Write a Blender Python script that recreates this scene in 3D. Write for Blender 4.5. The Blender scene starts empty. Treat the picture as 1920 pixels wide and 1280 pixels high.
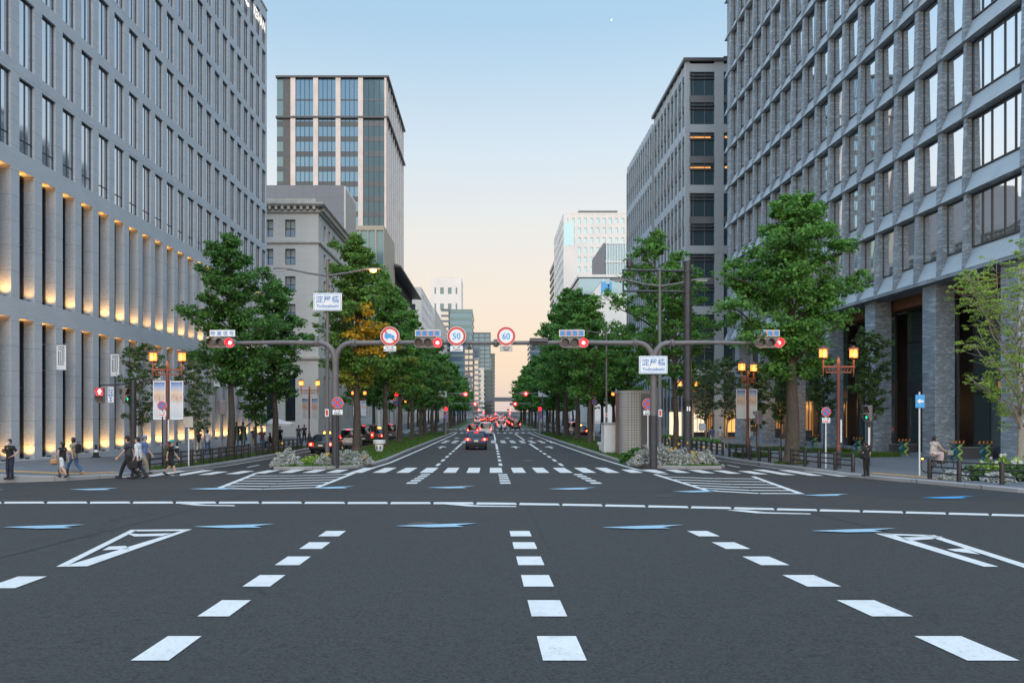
import bpy, bmesh, math, random
import numpy as np
from mathutils import Vector, Matrix
C = bpy.context.scene.collection
SC = bpy.context.scene
PI = math.pi
R = math.radians
# ------------------------------------------------------------------ camera constants (photo pixels 1920x1280)
F, VX, VY, H = 1400.0, 920.0, 770.0, 2.95

def smooth(a, b, t):
    t = min(1, max(0, (t - a) / (b - a)))
    return t * t * (3 - 2 * t)

def _slope(Y):
    if Y < 31: return .03
    if Y < 43: return .03 - .021 * (Y - 31) / 12
    if Y < 110: return .009
    if Y < 150: return .009 * (150 - Y) / 40
    return 0
_ZY = [-20 + .25 * i for i in range(700)]
_ZT = []
_z = 0.0
for _y in _ZY:
    _ZT.append(_z); _z -= _slope(_y) * .25
_z37 = _ZT[int((37 + 20) / .25)]
_ZT = [v - _z37 for v in _ZT]

def zg(X, Y):
    """street level: falls gently away, ramps up to the bridge where the camera stands"""
    t = min(max((Y + 20) / .25, 0), 698.99); i = int(t); f = t - i
    z = _ZT[i] * (1 - f) + _ZT[i + 1] * f
    return z * (1 - 0.75 * smooth(9, 20, abs(X))) if z > 0 else z

def at(x, y, h=0.0):
    """ground point seen at photo pixel (x, y), h above the road"""
    Y = 35.0
    for _ in range(60):
        X = (x - VX) / F * Y
        Yn = F * (H - zg(X, Y) - h) / (y - VY)
        Y = Y * .5 + Yn * .5
    return (x - VX) / F * Y, Y

def PX(x, Y): return (x - VX) / F * Y
def PZ(y, Y): return H + (VY - y) / F * Y

# ------------------------------------------------------------------ tagging
def tag(o, label=None, cat=None, group=None, kind=None):
    if label: o['label'] = label
    if cat: o['category'] = cat
    if group: o['group'] = group
    if kind: o['kind'] = kind
    return o

def thing(name, label, cat, loc=(0, 0, 0), rz=0, group=None):
    o = bpy.data.objects.new(name, None); C.objects.link(o)
    o.empty_display_size = .2
    o.location = loc; o.rotation_euler = (0, 0, rz)
    return tag(o, label, cat, group)

KIDS = {}
def link(o, parent=None):
    C.objects.link(o)
    if parent is not None:
        o.parent = parent
        KIDS.setdefault(parent.name, []).append(o)
    return o

def kids(o): return [c for c in KIDS.get(o.name, [])]

def dup(o, loc=None, rz=None, label=None, group=None, parent=None):
    c = o.copy(); link(c, parent)
    if loc is not None: c.location = loc
    if rz is not None: c.rotation_euler = (0, 0, rz)
    if label: c['label'] = label
    if group: c['group'] = group
    for k in kids(o): dup(k, parent=c)
    return c

def worldloc(o):
    v = Vector((0, 0, 0))
    while o is not None:
        v += o.location; o = o.parent
    return v

# ------------------------------------------------------------------ mesh builder
class MB:
    def __init__(s): s.v = []; s.f = []; s.m = []; s.mi = 0
    def quad(s, *pts):
        n = len(s.v); s.v += [tuple(p) for p in pts]; s.f.append(tuple(range(n, n + len(pts)))); s.m.append(s.mi)
    def box(s, a, b):
        x0, x1 = sorted((a[0], b[0])); y0, y1 = sorted((a[1], b[1])); z0, z1 = sorted((a[2], b[2]))
        n = len(s.v)
        s.v += [(x0, y0, z0), (x1, y0, z0), (x1, y1, z0), (x0, y1, z0), (x0, y0, z1), (x1, y0, z1), (x1, y1, z1), (x0, y1, z1)]
        for q in ((3, 2, 1, 0), (4, 5, 6, 7), (0, 1, 5, 4), (1, 2, 6, 5), (2, 3, 7, 6), (3, 0, 4, 7)):
            s.f.append(tuple(n + i for i in q)); s.m.append(s.mi)
    def bevbox(s, a, b, e=.02):
        """box with chamfered vertical and horizontal edges"""
        x0, x1 = sorted((a[0], b[0])); y0, y1 = sorted((a[1], b[1])); z0, z1 = sorted((a[2], b[2]))
        def ring(d, z):
            return [(x0 + d + e, y0 + d, z), (x1 - d - e, y0 + d, z), (x1 - d, y0 + d + e, z), (x1 - d, y1 - d - e, z),
                    (x1 - d - e, y1 - d, z), (x0 + d + e, y1 - d, z), (x0 + d, y1 - d - e, z), (x0 + d, y0 + d + e, z)]
        s.loft([ring(e, z0), ring(0, z0 + e), ring(0, z1 - e), ring(e, z1)])
    def loft(s, rings, cap=True, closed=True):
        n = len(s.v); k = len(rings[0])
        for r in rings: s.v += [tuple(p) for p in r]
        for i in range(len(rings) - 1):
            for j in range(k if closed else k - 1):
                a = n + i * k + j; b = n + i * k + (j + 1) % k
                s.f.append((a, b, b + k, a + k)); s.m.append(s.mi)
        if cap and closed:
            s.f.append(tuple(n + j for j in range(k - 1, -1, -1))); s.m.append(s.mi)
            s.f.append(tuple(n + (len(rings) - 1) * k + j for j in range(k))); s.m.append(s.mi)
    def tube(s, pts, rad, n=8, cap=True):
        pts = [Vector(p) for p in pts]
        if not isinstance(rad, (list, tuple)): rad = [rad] * len(pts)
        rings = []; up = None
        for i, p in enumerate(pts):
            t = (pts[min(i + 1, len(pts) - 1)] - pts[max(i - 1, 0)])
            if t.length < 1e-9: t = Vector((0, 0, 1))
            t.normalize()
            if up is None:
                up = t.orthogonal().normalized()
            u = (up - t * up.dot(t))
            if u.length < 1e-6: u = t.orthogonal()
            u.normalize(); w = t.cross(u); up = u
            rings.append([p + (u * math.cos(2 * PI * k / n) + w * math.sin(2 * PI * k / n)) * rad[i] for k in range(n)])
        s.loft(rings, cap)
    def lathe(s, prof, c=(0, 0, 0), n=16, axis='z'):
        rings = []
        for r, z in prof:
            ring = []
            for k in range(n):
                a = 2 * PI * k / n; u = r * math.cos(a); v = r * math.sin(a)
                if axis == 'z': ring.append((c[0] + u, c[1] + v, c[2] + z))
                elif axis == 'y': ring.append((c[0] + u, c[1] + z, c[2] + v))
                else: ring.append((c[0] + z, c[1] + u, c[2] + v))
            rings.append(ring)
        s.loft(rings)
    def prism(s, outline, axis, a, b):
        """outline: 2-D points; axis 'x','y','z' extruded from a to b"""
        def P(p, t):
            return {'x': (t, p[0], p[1]), 'y': (p[0], t, p[1]), 'z': (p[0], p[1], t)}[axis]
        s.loft([[P(p, a) for p in outline], [P(p, b) for p in outline]])
    def build(s, name, mat, parent=None, smooth=False, loc=None, raw=False):
        me = bpy.data.meshes.new(name)
        off = Vector(loc) if loc is not None else Vector((0, 0, 0))
        base = worldloc(parent) if (parent is not None and not raw) else Vector((0, 0, 0))
        o3 = off + base if not raw else off
        vs = [(p[0] - o3[0], p[1] - o3[1], p[2] - o3[2]) for p in s.v]
        me.from_pydata(vs, [], s.f)
        for m in (mat if isinstance(mat, (list, tuple)) else [mat]): me.materials.append(m)
        if s.m and max(s.m) > 0: me.polygons.foreach_set('material_index', s.m)
        if smooth:
            me.polygons.foreach_set('use_smooth', [True] * len(me.polygons))
            try: me.set_sharp_from_angle(angle=R(40))
            except Exception: pass
        bm = bmesh.new(); bm.from_mesh(me); bmesh.ops.recalc_face_normals(bm, faces=bm.faces); bm.to_mesh(me); bm.free()
        o = bpy.data.objects.new(name, me)
        o.location = off
        return link(o, parent)

def grid_wall(mb, P, u0, u1, z0, z1, us, zs, depth):
    """wall sheet with real openings: us x zs are openings; P(u,z,d) maps to world, d inward"""
    ue = sorted(set([u0, u1] + [v for a in us for v in a])); ze = sorted(set([z0, z1] + [v for a in zs for v in a]))
    def inn(a, b, lst): 
        m = (a + b) / 2
        return any(c < m < d for c, d in lst)
    for i in range(len(ue) - 1):
        for j in range(len(ze) - 1):
            if inn(ue[i], ue[i + 1], us) and inn(ze[j], ze[j + 1], zs): continue
            mb.quad(P(ue[i], ze[j], 0), P(ue[i + 1], ze[j], 0), P(ue[i + 1], ze[j + 1], 0), P(ue[i], ze[j + 1], 0))
    for a, b in us:
        for c, d in zs:
            mb.quad(P(a, c, 0), P(a, d, 0), P(a, d, depth), P(a, c, depth))
            mb.quad(P(b, c, 0), P(b, d, 0), P(b, d, depth), P(b, c, depth))
            mb.quad(P(a, c, 0), P(b, c, 0), P(b, c, depth), P(a, c, depth))
            mb.quad(P(a, d, 0), P(b, d, 0), P(b, d, depth), P(a, d, depth))

# ------------------------------------------------------------------ materials
def newmat(name):
    m = bpy.data.materials.new(name); m.use_nodes = True
    nt = m.node_tree; b = nt.nodes['Principled BSDF']
    return m, nt, b

def N(nt, t, **kw):
    n = nt.nodes.new(t)
    for k, v in kw.items(): setattr(n, k, v)
    return n

def coords(nt, scale=(1, 1, 1), kind='Object'):
    tc = N(nt, 'ShaderNodeTexCoord'); mp = N(nt, 'ShaderNodeMapping')
    nt.links.new(tc.outputs[kind], mp.inputs['Vector']); mp.inputs['Scale'].default_value = scale
    return mp.outputs['Vector']

def rgb(c): return (c[0], c[1], c[2], 1)

def math_n(nt, op, a, b=None):
    n = N(nt, 'ShaderNodeMath', operation=op)
    for i, v in enumerate((a, b)):
        if v is None: continue
        if isinstance(v, (int, float)): n.inputs[i].default_value = v
        else: nt.links.new(v, n.inputs[i])
    return n.outputs[0]

def mix_c(nt, fac, a, b, mode='MIX'):
    n = N(nt, 'ShaderNodeMix', data_type='RGBA', blend_type=mode)
    for i, v in ((0, fac), (6, a), (7, b)):
        if isinstance(v, (int, float)): n.inputs[i].default_value = v
        elif isinstance(v, (tuple, list)): n.inputs[i].default_value = rgb(v)
        else: nt.links.new(v, n.inputs[i])
    return n.outputs[2]

def M(name, col, rough=.6, var=.15, scale=3.0, metal=0, bump=.0, bscale=30, spec=.5, stretch=(1, 1, 1)):
    m, nt, b = newmat(name)
    b.inputs['Roughness'].default_value = rough; b.inputs['Metallic'].default_value = metal
    b.inputs['Specular IOR Level'].default_value = spec
    if var > 0:
        v = coords(nt, stretch)
        n = N(nt, 'ShaderNodeTexNoise'); n.inputs['Scale'].default_value = scale; n.inputs['Detail'].default_value = 6
        nt.links.new(v, n.inputs['Vector'])
        cr = N(nt, 'ShaderNodeMapRange'); cr.inputs['From Min'].default_value = .3; cr.inputs['From Max'].default_value = .7
        nt.links.new(n.outputs['Fac'], cr.inputs['Value'])
        c = mix_c(nt, cr.outputs[0], tuple(x * (1 - var) for x in col), tuple(min(1, x * (1 + var)) for x in col))
        nt.links.new(c, b.inputs['Base Color'])
        if bump > 0:
            n2 = N(nt, 'ShaderNodeTexNoise'); n2.inputs['Scale'].default_value = bscale; n2.inputs['Detail'].default_value = 4
            nt.links.new(v, n2.inputs['Vector'])
            bp = N(nt, 'ShaderNodeBump'); bp.inputs['Strength'].default_value = bump; bp.inputs['Distance'].default_value = .02
            nt.links.new(n2.outputs['Fac'], bp.inputs['Height']); nt.links.new(bp.outputs[0], b.inputs['Normal'])
    else:
        b.inputs['Base Color'].default_value = rgb(col)
    return m

def joints(nt, sock, period, width, off=0.0):
    """1 on the joint lines of a coordinate"""
    a = math_n(nt, 'ADD', sock, off + 1000 * period)
    a = math_n(nt, 'MODULO', a, period)
    return math_n(nt, 'LESS_THAN', a, width)

def stone(name, col, zper=1.2, uper=0, jw=.02, speck=60, var=.12, rough=.7, jdark=.45, vein=0, bright=.25):
    """stone cladding: speckle, blotches, panel joints in z (and x+y)"""
    m, nt, b = newmat(name)
    v = coords(nt)
    sep = N(nt, 'ShaderNodeSeparateXYZ'); nt.links.new(v, sep.inputs[0])
    n1 = N(nt, 'ShaderNodeTexNoise'); n1.inputs['Scale'].default_value = .6; n1.inputs['Detail'].default_value = 5; nt.links.new(v, n1.inputs['Vector'])
    n2 = N(nt, 'ShaderNodeTexNoise'); n2.inputs['Scale'].default_value = speck; n2.inputs['Detail'].default_value = 3; nt.links.new(v, n2.inputs['Vector'])
    c = mix_c(nt, n1.outputs['Fac'], tuple(x * (1 - var) for x in col), tuple(x * (1 + var) for x in col))
    mr = N(nt, 'ShaderNodeMapRange'); mr.inputs['From Min'].default_value = .35; mr.inputs['From Max'].default_value = .68
    nt.links.new(n2.outputs['Fac'], mr.inputs['Value'])
    c = mix_c(nt, mr.outputs[0], c, tuple(min(1, x * (1 + bright * 2)) for x in col), 'MIX') if speck else c
    n = c.node; 
    sp = math_n(nt, 'MULTIPLY', mr.outputs[0], bright * 1.2); nt.links.new(sp, n.inputs[0])
    if vein:
        mp2 = coords(nt, (1.0, .30, 2.6)) 
        rot = mp2.node; rot.inputs['Rotation'].default_value = (R(18), R(18), 0)
        n3 = N(nt, 'ShaderNodeTexNoise'); n3.inputs['Scale'].default_value = 3.2; n3.inputs['Detail'].default_value = 8; n3.inputs['Distortion'].default_value = .6
        nt.links.new(mp2, n3.inputs['Vector'])
        m3 = N(nt, 'ShaderNodeMapRange'); m3.inputs['From Min'].default_value = .48; m3.inputs['From Max'].default_value = .72
        nt.links.new(n3.outputs['Fac'], m3.inputs['Value'])
        vf = math_n(nt, 'MULTIPLY', m3.outputs[0], vein)
        c = mix_c(nt, vf, c, tuple(min(1, x * 2.1) for x in col))
    j = joints(nt, sep.outputs['Z'], zper, jw)
    if uper:
        s = math_n(nt, 'ADD', sep.outputs['X'], sep.outputs['Y'])
        j2 = joints(nt, s, uper, jw); j = math_n(nt, 'MAXIMUM', j, j2)
    jf = math_n(nt, 'MULTIPLY', j, jdark)
    c = mix_c(nt, jf, c, tuple(x * .25 for x in col))
    nt.links.new(c, b.inputs['Base Color'])
    bp = N(nt, 'ShaderNodeBump'); bp.inputs['Strength'].default_value = .25; bp.inputs['Distance'].default_value = .01
    hgt = math_n(nt, 'SUBTRACT', n2.outputs['Fac'], j); nt.links.new(hgt, bp.inputs['Height']); nt.links.new(bp.outputs[0], b.inputs['Normal'])
    b.inputs['Roughness'].default_value = rough
    return m

def glass(name, col=(.03, .04, .05), metal=.0, rough=.04, spec=.6, wob=.015, wscale=.35):
    m, nt, b = newmat(name)
    b.inputs['Base Color'].default_value = rgb(col); b.inputs['Metallic'].default_value = metal
    b.inputs['Roughness'].default_value = rough; b.inputs['Specular IOR Level'].default_value = spec
    v = coords(nt)
    n = N(nt, 'ShaderNodeTexNoise'); n.inputs['Scale'].default_value = wscale; n.inputs['Detail'].default_value = 1; nt.links.new(v, n.inputs['Vector'])
    bp = N(nt, 'ShaderNodeBump'); bp.inputs['Strength'].default_value = 1; bp.inputs['Distance'].default_value = wob
    nt.links.new(n.outputs['Fac'], bp.inputs['Height']); nt.links.new(bp.outputs[0], b.inputs['Normal'])
    return m

def emit(name, col, strength, base=(.02, .02, .02)):
    m, nt, b = newmat(name)
    b.inputs['Base Color'].default_value = rgb(base); b.inputs['Roughness'].default_value = .4
    b.inputs['Emission Color'].default_value = rgb(col); b.inputs['Emission Strength'].default_value = strength
    return m

MAT = {}
MAT['granite'] = stone('grey granite', (.35, .385, .42), 1.22, 0, .02, 22, .2, .75, .6, .12, .42)
MAT['slate'] = stone('veined slate', (.185, .228, .272), 1.05, 0, .022, 45, .25, .5, .75, 1.0, .12)
MAT['slate_smooth'] = stone('smooth slate ledge', (.33, .385, .43), 50, 2.387, .03, 30, .14, .42, .6, .12, .1)
MAT['classic'] = stone('warm limestone', (.46, .45, .43), .9, 1.7, .02, 22, .12, .8, .35, 0, .1)
MAT['cornice'] = M('limestone trim', (.38, .365, .33), .8, .18, 1.2)
MAT['beige_pier'] = M('beige concrete pier', (.62, .55, .51), .7, .1, .3)
MAT['podium'] = stone('tan podium stone', (.33, .29, .23), 1.5, 0, .03, 12, .1, .7, .4)
MAT['white_wall'] = M('white tile wall', (.68, .67, .65), .7, .08, .2)
MAT['offwhite'] = M('off white wall', (.5, .49, .46), .7, .1, .25)
MAT['far_white'] = M('pale far tower wall', (.74, .71, .68), .8, .06, .1)
MAT['grey_panel'] = stone('grey metal panel', (.13, .142, .165), 3.0, 2.5, .05, 8, .06, .5, .5)
MAT['grid_stone'] = stone('grey grid stone', (.335, .385, .43), 1.86, 0, .03, 18, .08, .75, .4)
MAT['dark_panel'] = M('dark metal panel', (.07, .075, .085), .4, .15, .8)
MAT['spandrel'] = M('dark grey spandrel', (.14, .15, .165), .4, .12, .6)
MAT['bronze_frame'] = M('dark window frame', (.026, .032, .042), .4, .1, 2)
MAT['win_glass'] = glass('dark window glass', (.60, .66, .73), .92, .05, .7, .03)
MAT['mirror_glass'] = glass('mirror window glass', (.74, .79, .84), .95, .02, .8, .02, .25)
MAT['blue_glass'] = glass('blue curtain glass', (.20, .34, .47), .75, .08, .8, .008, .15)
MAT['teal_glass'] = glass('teal curtain glass', (.09, .15, .18), .6, .08, .8, .01, .2)
MAT['light_glass'] = glass('pale blue glass', (.17, .27, .30), .45, .12, .8, .01, .2)
MAT['dark_glass'] = glass('deep glass', (.012, .018, .022), .1, .05, .6)
MAT['lobby_glass'] = glass('lobby glass', (.10, .145, .15), .6, .05, .7)
MAT['blind'] = M('window blind', (.25, .27, .26), .8, .1, 2)
MAT['pole'] = M('brown grey pole paint', (.125, .118, .125), .45, .12, 2.5)
MAT['dark_pole'] = M('dark pole paint', (.035, .037, .045), .45, .25, 4)
MAT['red_pole'] = M('rust red post paint', (.15, .045, .032), .5, .2, 3)
MAT['black_paint'] = M('black rail paint', (.012, .011, .012), .45, .3, 6)
MAT['white_paint'] = M('white post paint', (.62, .63, .64), .5, .08, 5)
MAT['signal_body'] = M('signal housing paint', (.20, .17, .175), .5, .1, 8)
MAT['lens_off'] = M('unlit lens', (.05, .04, .045), .25, .3, 30)
MAT['lens_red'] = emit('lit red lens', (1, .002, .004), 12)
MAT['lens_core'] = emit('lit red lens core', (1, .22, .2), 8)
MAT['lens_green'] = emit('lit green lens', (.02, .8, .4), 1.0)
MAT['tail'] = emit('lit tail lamp', (1, .004, .003), 6, (.3, .01, .01))
MAT['tail_core'] = emit('lit brake lamp core', (1, .10, .05), 9, (.3, .01, .01))
MAT['lantern'] = emit('lantern glow', (1, .27, .045), 2.0)
MAT['lamp_orange'] = emit('orange lamp glow', (1, .33, .06), 9)
MAT['shop'] = emit('warm shop light', (1, .45, .12), .9)
MAT['shop_dim'] = emit('dim warm light', (1, .45, .14), .22)
MAT['shop_white'] = emit('white shop window light', (1, .75, .52), .8)
MAT['office_lit'] = emit('lit office ceiling', (1, .42, .12), .7)
MAT['sign_white'] = M('sign face white', (.74, .77, .80), .45, .05, 6)
MAT['sign_blue'] = M('sign lettering blue', (.03, .19, .52), .4, .05, 6)
MAT['sky_blue'] = M('sign light blue', (.06, .33, .68), .4, .05, 6)
MAT['sign_red'] = M('sign red', (.62, .045, .035), .4, .05, 6)
MAT['sign_orange'] = M('sign orange', (.72, .25, .13), .5, .1, 6)
MAT['ink'] = M('dark ink', (.03, .035, .05), .6, 0)
MAT['steel'] = M('galvanised steel', (.35, .36, .37), .4, .12, 4, .6)
MAT['rubber'] = M('rubber', (.018, .018, .02), .8, .2, 8)
MAT['mark'] = None
# ------------------------------------------------------------------ road materials
def asphalt(name, col, grain=95):
    m, nt, b = newmat(name)
    v = coords(nt)
    def noise(s, d=4, vv=None, dist=0):
        n = N(nt, 'ShaderNodeTexNoise'); n.inputs['Scale'].default_value = s; n.inputs['Detail'].default_value = d; n.inputs['Distortion'].default_value = dist
        nt.links.new(vv or v, n.inputs['Vector']); return n.outputs['Fac']
    def rng(x, a, c):
        r = N(nt, 'ShaderNodeMapRange'); r.inputs['From Min'].default_value = a; r.inputs['From Max'].default_value = c; nt.links.new(x, r.inputs['Value']); return r.outputs[0]
    v2 = coords(nt, (1.0, .08, 1))
    big = rng(noise(.22, 5, None, .5), .3, .7); lane = rng(noise(.5, 4, v2), .3, .7); g = rng(noise(grain, 2), .36, .66); g2 = rng(noise(30, 3), .36, .64); g3 = rng(noise(9, 6), .35, .65)
    c = mix_c(nt, big, tuple(x * .74 for x in col), tuple(x * 1.28 for x in col))
    c = mix_c(nt, math_n(nt, 'MULTIPLY', lane, .6), c, tuple(x * .66 for x in col))
    c = mix_c(nt, math_n(nt, 'MULTIPLY', g, .95), c, tuple(min(1, x * 3.0) for x in col))
    c = mix_c(nt, math_n(nt, 'MULTIPLY', g2, .8), c, tuple(x * .42 for x in col))
    c = mix_c(nt, math_n(nt, 'MULTIPLY', g3, .6), c, tuple(min(1, x * 1.75) for x in col))
    vo = N(nt, 'ShaderNodeTexVoronoi', feature='DISTANCE_TO_EDGE'); vo.inputs['Scale'].default_value = .11
    vd = coords(nt); nz = N(nt, 'ShaderNodeTexNoise'); nz.inputs['Scale'].default_value = .9; nz.inputs['Detail'].default_value = 6; nt.links.new(vd, nz.inputs['Vector'])
    vm = N(nt, 'ShaderNodeVectorMath', operation='ADD'); vs = N(nt, 'ShaderNodeVectorMath', operation='SCALE'); vs.inputs['Scale'].default_value = 2.2
    nt.links.new(nz.outputs['Color'], vs.inputs[0]); nt.links.new(vs.outputs[0], vm.inputs[0]); nt.links.new(vd, vm.inputs[1]); nt.links.new(vm.outputs[0], vo.inputs['Vector'])
    cr = math_n(nt, 'LESS_THAN', vo.outputs['Distance'], .0032); cr = math_n(nt, 'MULTIPLY', cr, rng(noise(.15, 2), .5, .56))
    c = mix_c(nt, math_n(nt, 'MULTIPLY', cr, .6), c, tuple(x * .35 for x in col))
    nt.links.new(c, b.inputs['Base Color'])
    b.inputs['Roughness'].default_value = .82; b.inputs['Specular IOR Level'].default_value = .35
    bp = N(nt, 'ShaderNodeBump'); bp.inputs['Strength'].default_value = .5; bp.inputs['Distance'].default_value = .006
    nt.links.new(noise(90, 3), bp.inputs['Height']); nt.links.new(bp.outputs[0], b.inputs['Normal'])
    return m
MAT['asphalt'] = asphalt('asphalt', (.0228, .0223, .0220))
MAT['asphalt_new'] = asphalt('fresh asphalt', (.019, .020, .023))

def paint(name, col, wear=.5):
    m, nt, b = newmat(name)
    v = coords(nt)
    n = N(nt, 'ShaderNodeTexNoise'); n.inputs['Scale'].default_value = 26; n.inputs['Detail'].default_value = 6; nt.links.new(v, n.inputs['Vector'])
    n2 = N(nt, 'ShaderNodeTexNoise'); n2.inputs['Scale'].default_value = 1.3; n2.inputs['Detail'].default_value = 5; nt.links.new(v, n2.inputs['Vector'])
    r = N(nt, 'ShaderNodeMapRange'); r.inputs['From Min'].default_value = .56; r.inputs['From Max'].default_value = .72; nt.links.new(n.outputs['Fac'], r.inputs['Value'])
    c = mix_c(nt, n2.outputs['Fac'], tuple(x * .86 for x in col), tuple(min(1, x * 1.1) for x in col))
    c = mix_c(nt, math_n(nt, 'MULTIPLY', r.outputs[0], wear), c, (.2, .2, .21))
    n3 = N(nt, 'ShaderNodeTexNoise'); n3.inputs['Scale'].default_value = 5; n3.inputs['Detail'].default_value = 8; n3.inputs['Roughness'].default_value = .7; nt.links.new(v, n3.inputs['Vector'])
    r3 = N(nt, 'ShaderNodeMapRange'); r3.inputs['From Min'].default_value = .52; r3.inputs['From Max'].default_value = .75; nt.links.new(n3.outputs['Fac'], r3.inputs['Value'])
    c = mix_c(nt, math_n(nt, 'MULTIPLY', r3.outputs[0], wear * .9), c, (.22, .22, .22))
    nt.links.new(c, b.inputs['Base Color']); b.inputs['Roughness'].default_value = .6
    return m
MAT['mark'] = paint('road paint white', (.63, .62, .60), .42)
MAT['mark_blue'] = paint('road paint blue', (.28, .45, .56), .5)
MAT['mark_blue_deep'] = paint('fresh road paint blue', (.05, .28, .55), .3)

def paver(name, col, sx, sy, mortar=.012, dark=.5):
    m, nt, b = newmat(name)
    v = coords(nt)
    br = N(nt, 'ShaderNodeTexBrick'); br.inputs['Scale'].default_value = 1; br.inputs['Mortar Size'].default_value = mortar
    br.inputs['Brick Width'].default_value = sx; br.inputs['Row Height'].default_value = sy
    br.inputs['Color1'].default_value = rgb(tuple(x * .9 for x in col)); br.inputs['Color2'].default_value = rgb(tuple(x * 1.1 for x in col)); br.inputs['Mortar'].default_value = rgb(tuple(x * dark for x in col))
    nt.links.new(v, br.inputs['Vector'])
    n = N(nt, 'ShaderNodeTexNoise'); n.inputs['Scale'].default_value = .7; n.inputs['Detail'].default_value = 6; nt.links.new(v, n.inputs['Vector'])
    r = N(nt, 'ShaderNodeMapRange'); r.inputs['From Min'].default_value = .3; r.inputs['From Max'].default_value = .7; nt.links.new(n.outputs['Fac'], r.inputs['Value'])
    c = mix_c(nt, math_n(nt, 'MULTIPLY', r.outputs[0], .35), br.outputs['Color'], tuple(x * .65 for x in col))
    nt.links.new(c, b.inputs['Base Color']); b.inputs['Roughness'].default_value = .75
    return m
MAT['manhole'] = M('cast iron', (.05, .05, .052), .5, .3, 30, .4)
MAT['paver'] = paver('grey pavers', (.125, .14, .16), .6, .3)
MAT['tactile'] = paver('yellow tactile paving', (.50, .27, .07), .3, .3, .02, .6)
MAT['kerb'] = paver('concrete kerb', (.27, .27, .275), 2.0, 2.0, .012, .4)
MAT['grass_soil'] = M('grass ground', (.035, .075, .018), .9, .4, 2.5)

# ------------------------------------------------------------------ ground
def dx(Y): return 5.0 * smooth(200, 430, Y)         # the far street drifts to the right

YROWS = [float(v) for v in list(np.arange(0, 28, 2.0)) + list(np.arange(28, 48, .5)) + list(np.arange(48, 153, 4.0))]
def ground_sheet():
    ys = [-200, -60, -20, -5] + YROWS + [200, 400, 1000, 4000]
    xs = [-3000, -800, -200, -60, -40, -30] + list(np.arange(-26, 26.1, 1.0)) + [30, 40, 60, 200, 800, 3000]
    b = MB()
    for y in ys:
        for x in xs: b.v.append((x, y, zg(x, y)))
    k = len(xs)
    for j in range(len(ys) - 1):
        for i in range(k - 1):
            a = j * k + i; b.f.append((a, a + 1, a + k + 1, a + k)); b.m.append(0)
    o = b.build('road', MAT['asphalt']); o['kind'] = 'structure'
ground_sheet()

def drape(name, polys, h, mat, depth=None, kind='structure', zf=None, maxd=1.0):
    """flat shapes laid on the ground; depth adds skirts"""
    zf = zf or (lambda x, y: zg(x, y))
    bm = bmesh.new()
    for poly in polys:
        vs = [bm.verts.new((p[0], p[1], 0)) for p in poly]
        bm.faces.new(vs)
    ymin = min(p[1] for q in polys for p in q); ymax = max(p[1] for q in polys for p in q)
    xmin = min(p[0] for q in polys for p in q); xmax = max(p[0] for q in polys for p in q)
    def cut(co, no): bmesh.ops.bisect_plane(bm, geom=bm.verts[:] + bm.edges[:] + bm.faces[:], plane_co=co, plane_no=no)
    for y in YROWS:
        if ymin < y < ymax: cut((0, y, 0), (0, 1, 0))
    for x in range(-26, 27):
        if abs(x) > 8 and ymin < 37.5 and xmin < x < xmax: cut((x, 0, 0), (1, 0, 0))
    for v in bm.verts: v.co.z = zf(v.co.x, v.co.y) + h
    for f in bm.faces:
        f.normal_update()
        if f.normal.z < 0: f.normal_flip()
    if depth:
        be = [e for e in bm.edges if len(e.link_faces) == 1]
        low = {}
        for e in be:
            for v in e.verts:
                if v not in low: low[v] = bm.verts.new((v.co.x, v.co.y, v.co.z - depth))
        for e in be:
            a, c = e.verts
            bm.faces.new((a, c, low[c], low[a]))
    me = bpy.data.meshes.new(name); bm.to_mesh(me); bm.free(); me.materials.append(mat)
    o = bpy.data.objects.new(name, me); C.objects.link(o)
    if kind: o['kind'] = kind
    return o

def offset_path(path, d):
    out = []
    for i, p in enumerate(path):
        a = path[max(i - 1, 0)]; c = path[min(i + 1, len(path) - 1)]
        t = Vector((c[0] - a[0], c[1] - a[1])).normalized()
        out.append((p[0] - t.y * d, p[1] + t.x * d))
    return out

def resample(path, step=.8):
    out = [path[0]]
    for a, b in zip(path, path[1:]):
        L = math.dist(a, b); n = max(1, int(L / step)) if L < 60 else max(1, int(L / 5))
        for i in range(1, n + 1): out.append((a[0] + (b[0] - a[0]) * i / n, a[1] + (b[1] - a[1]) * i / n))
    return out

def kerb(path, zf, w=.22, h=.16, name='kerb'):
    path = resample(path)
    l, r = offset_path(path, w), offset_path(path, -.03)
    b = MB()
    rings = []
    for p, q in zip(l, r):
        zp = zf(*p) + h; zq = zf(*q) + h
        rings.append([(p[0], p[1], zp - .4), (p[0], p[1], zp), (q[0] * .85 + p[0] * .15, q[1] * .85 + p[1] * .15, zq), (q[0], q[1], zq - .03), (q[0], q[1], zq - .4)])
    b.loft(rings)
    o = b.build(name, MAT['kerb']); o['kind'] = 'structure'
    return o

def arc_far(x, y0, y1=700):
    """path parallel to the street that follows its far drift"""
    ys = [y0] + [y for y in (80, 120, 160, 200, 230, 260, 290, 320, 350, 380, 410, 440, 560, 700) if y0 < y <= y1]
    return [(x + dx(y), y) for y in ys]

# pavement heights: kerb height plus a gentle rise towards the buildings near the bridge
def zl(x, y):
    return zg(x, y) + .33 * smooth(16.5, 23, -x) * (1 - smooth(36, 53, y))
def zr(x, y):
    return zg(x, y) + .16 * smooth(19, 26, x) * (1 - smooth(36, 60, y))
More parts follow.
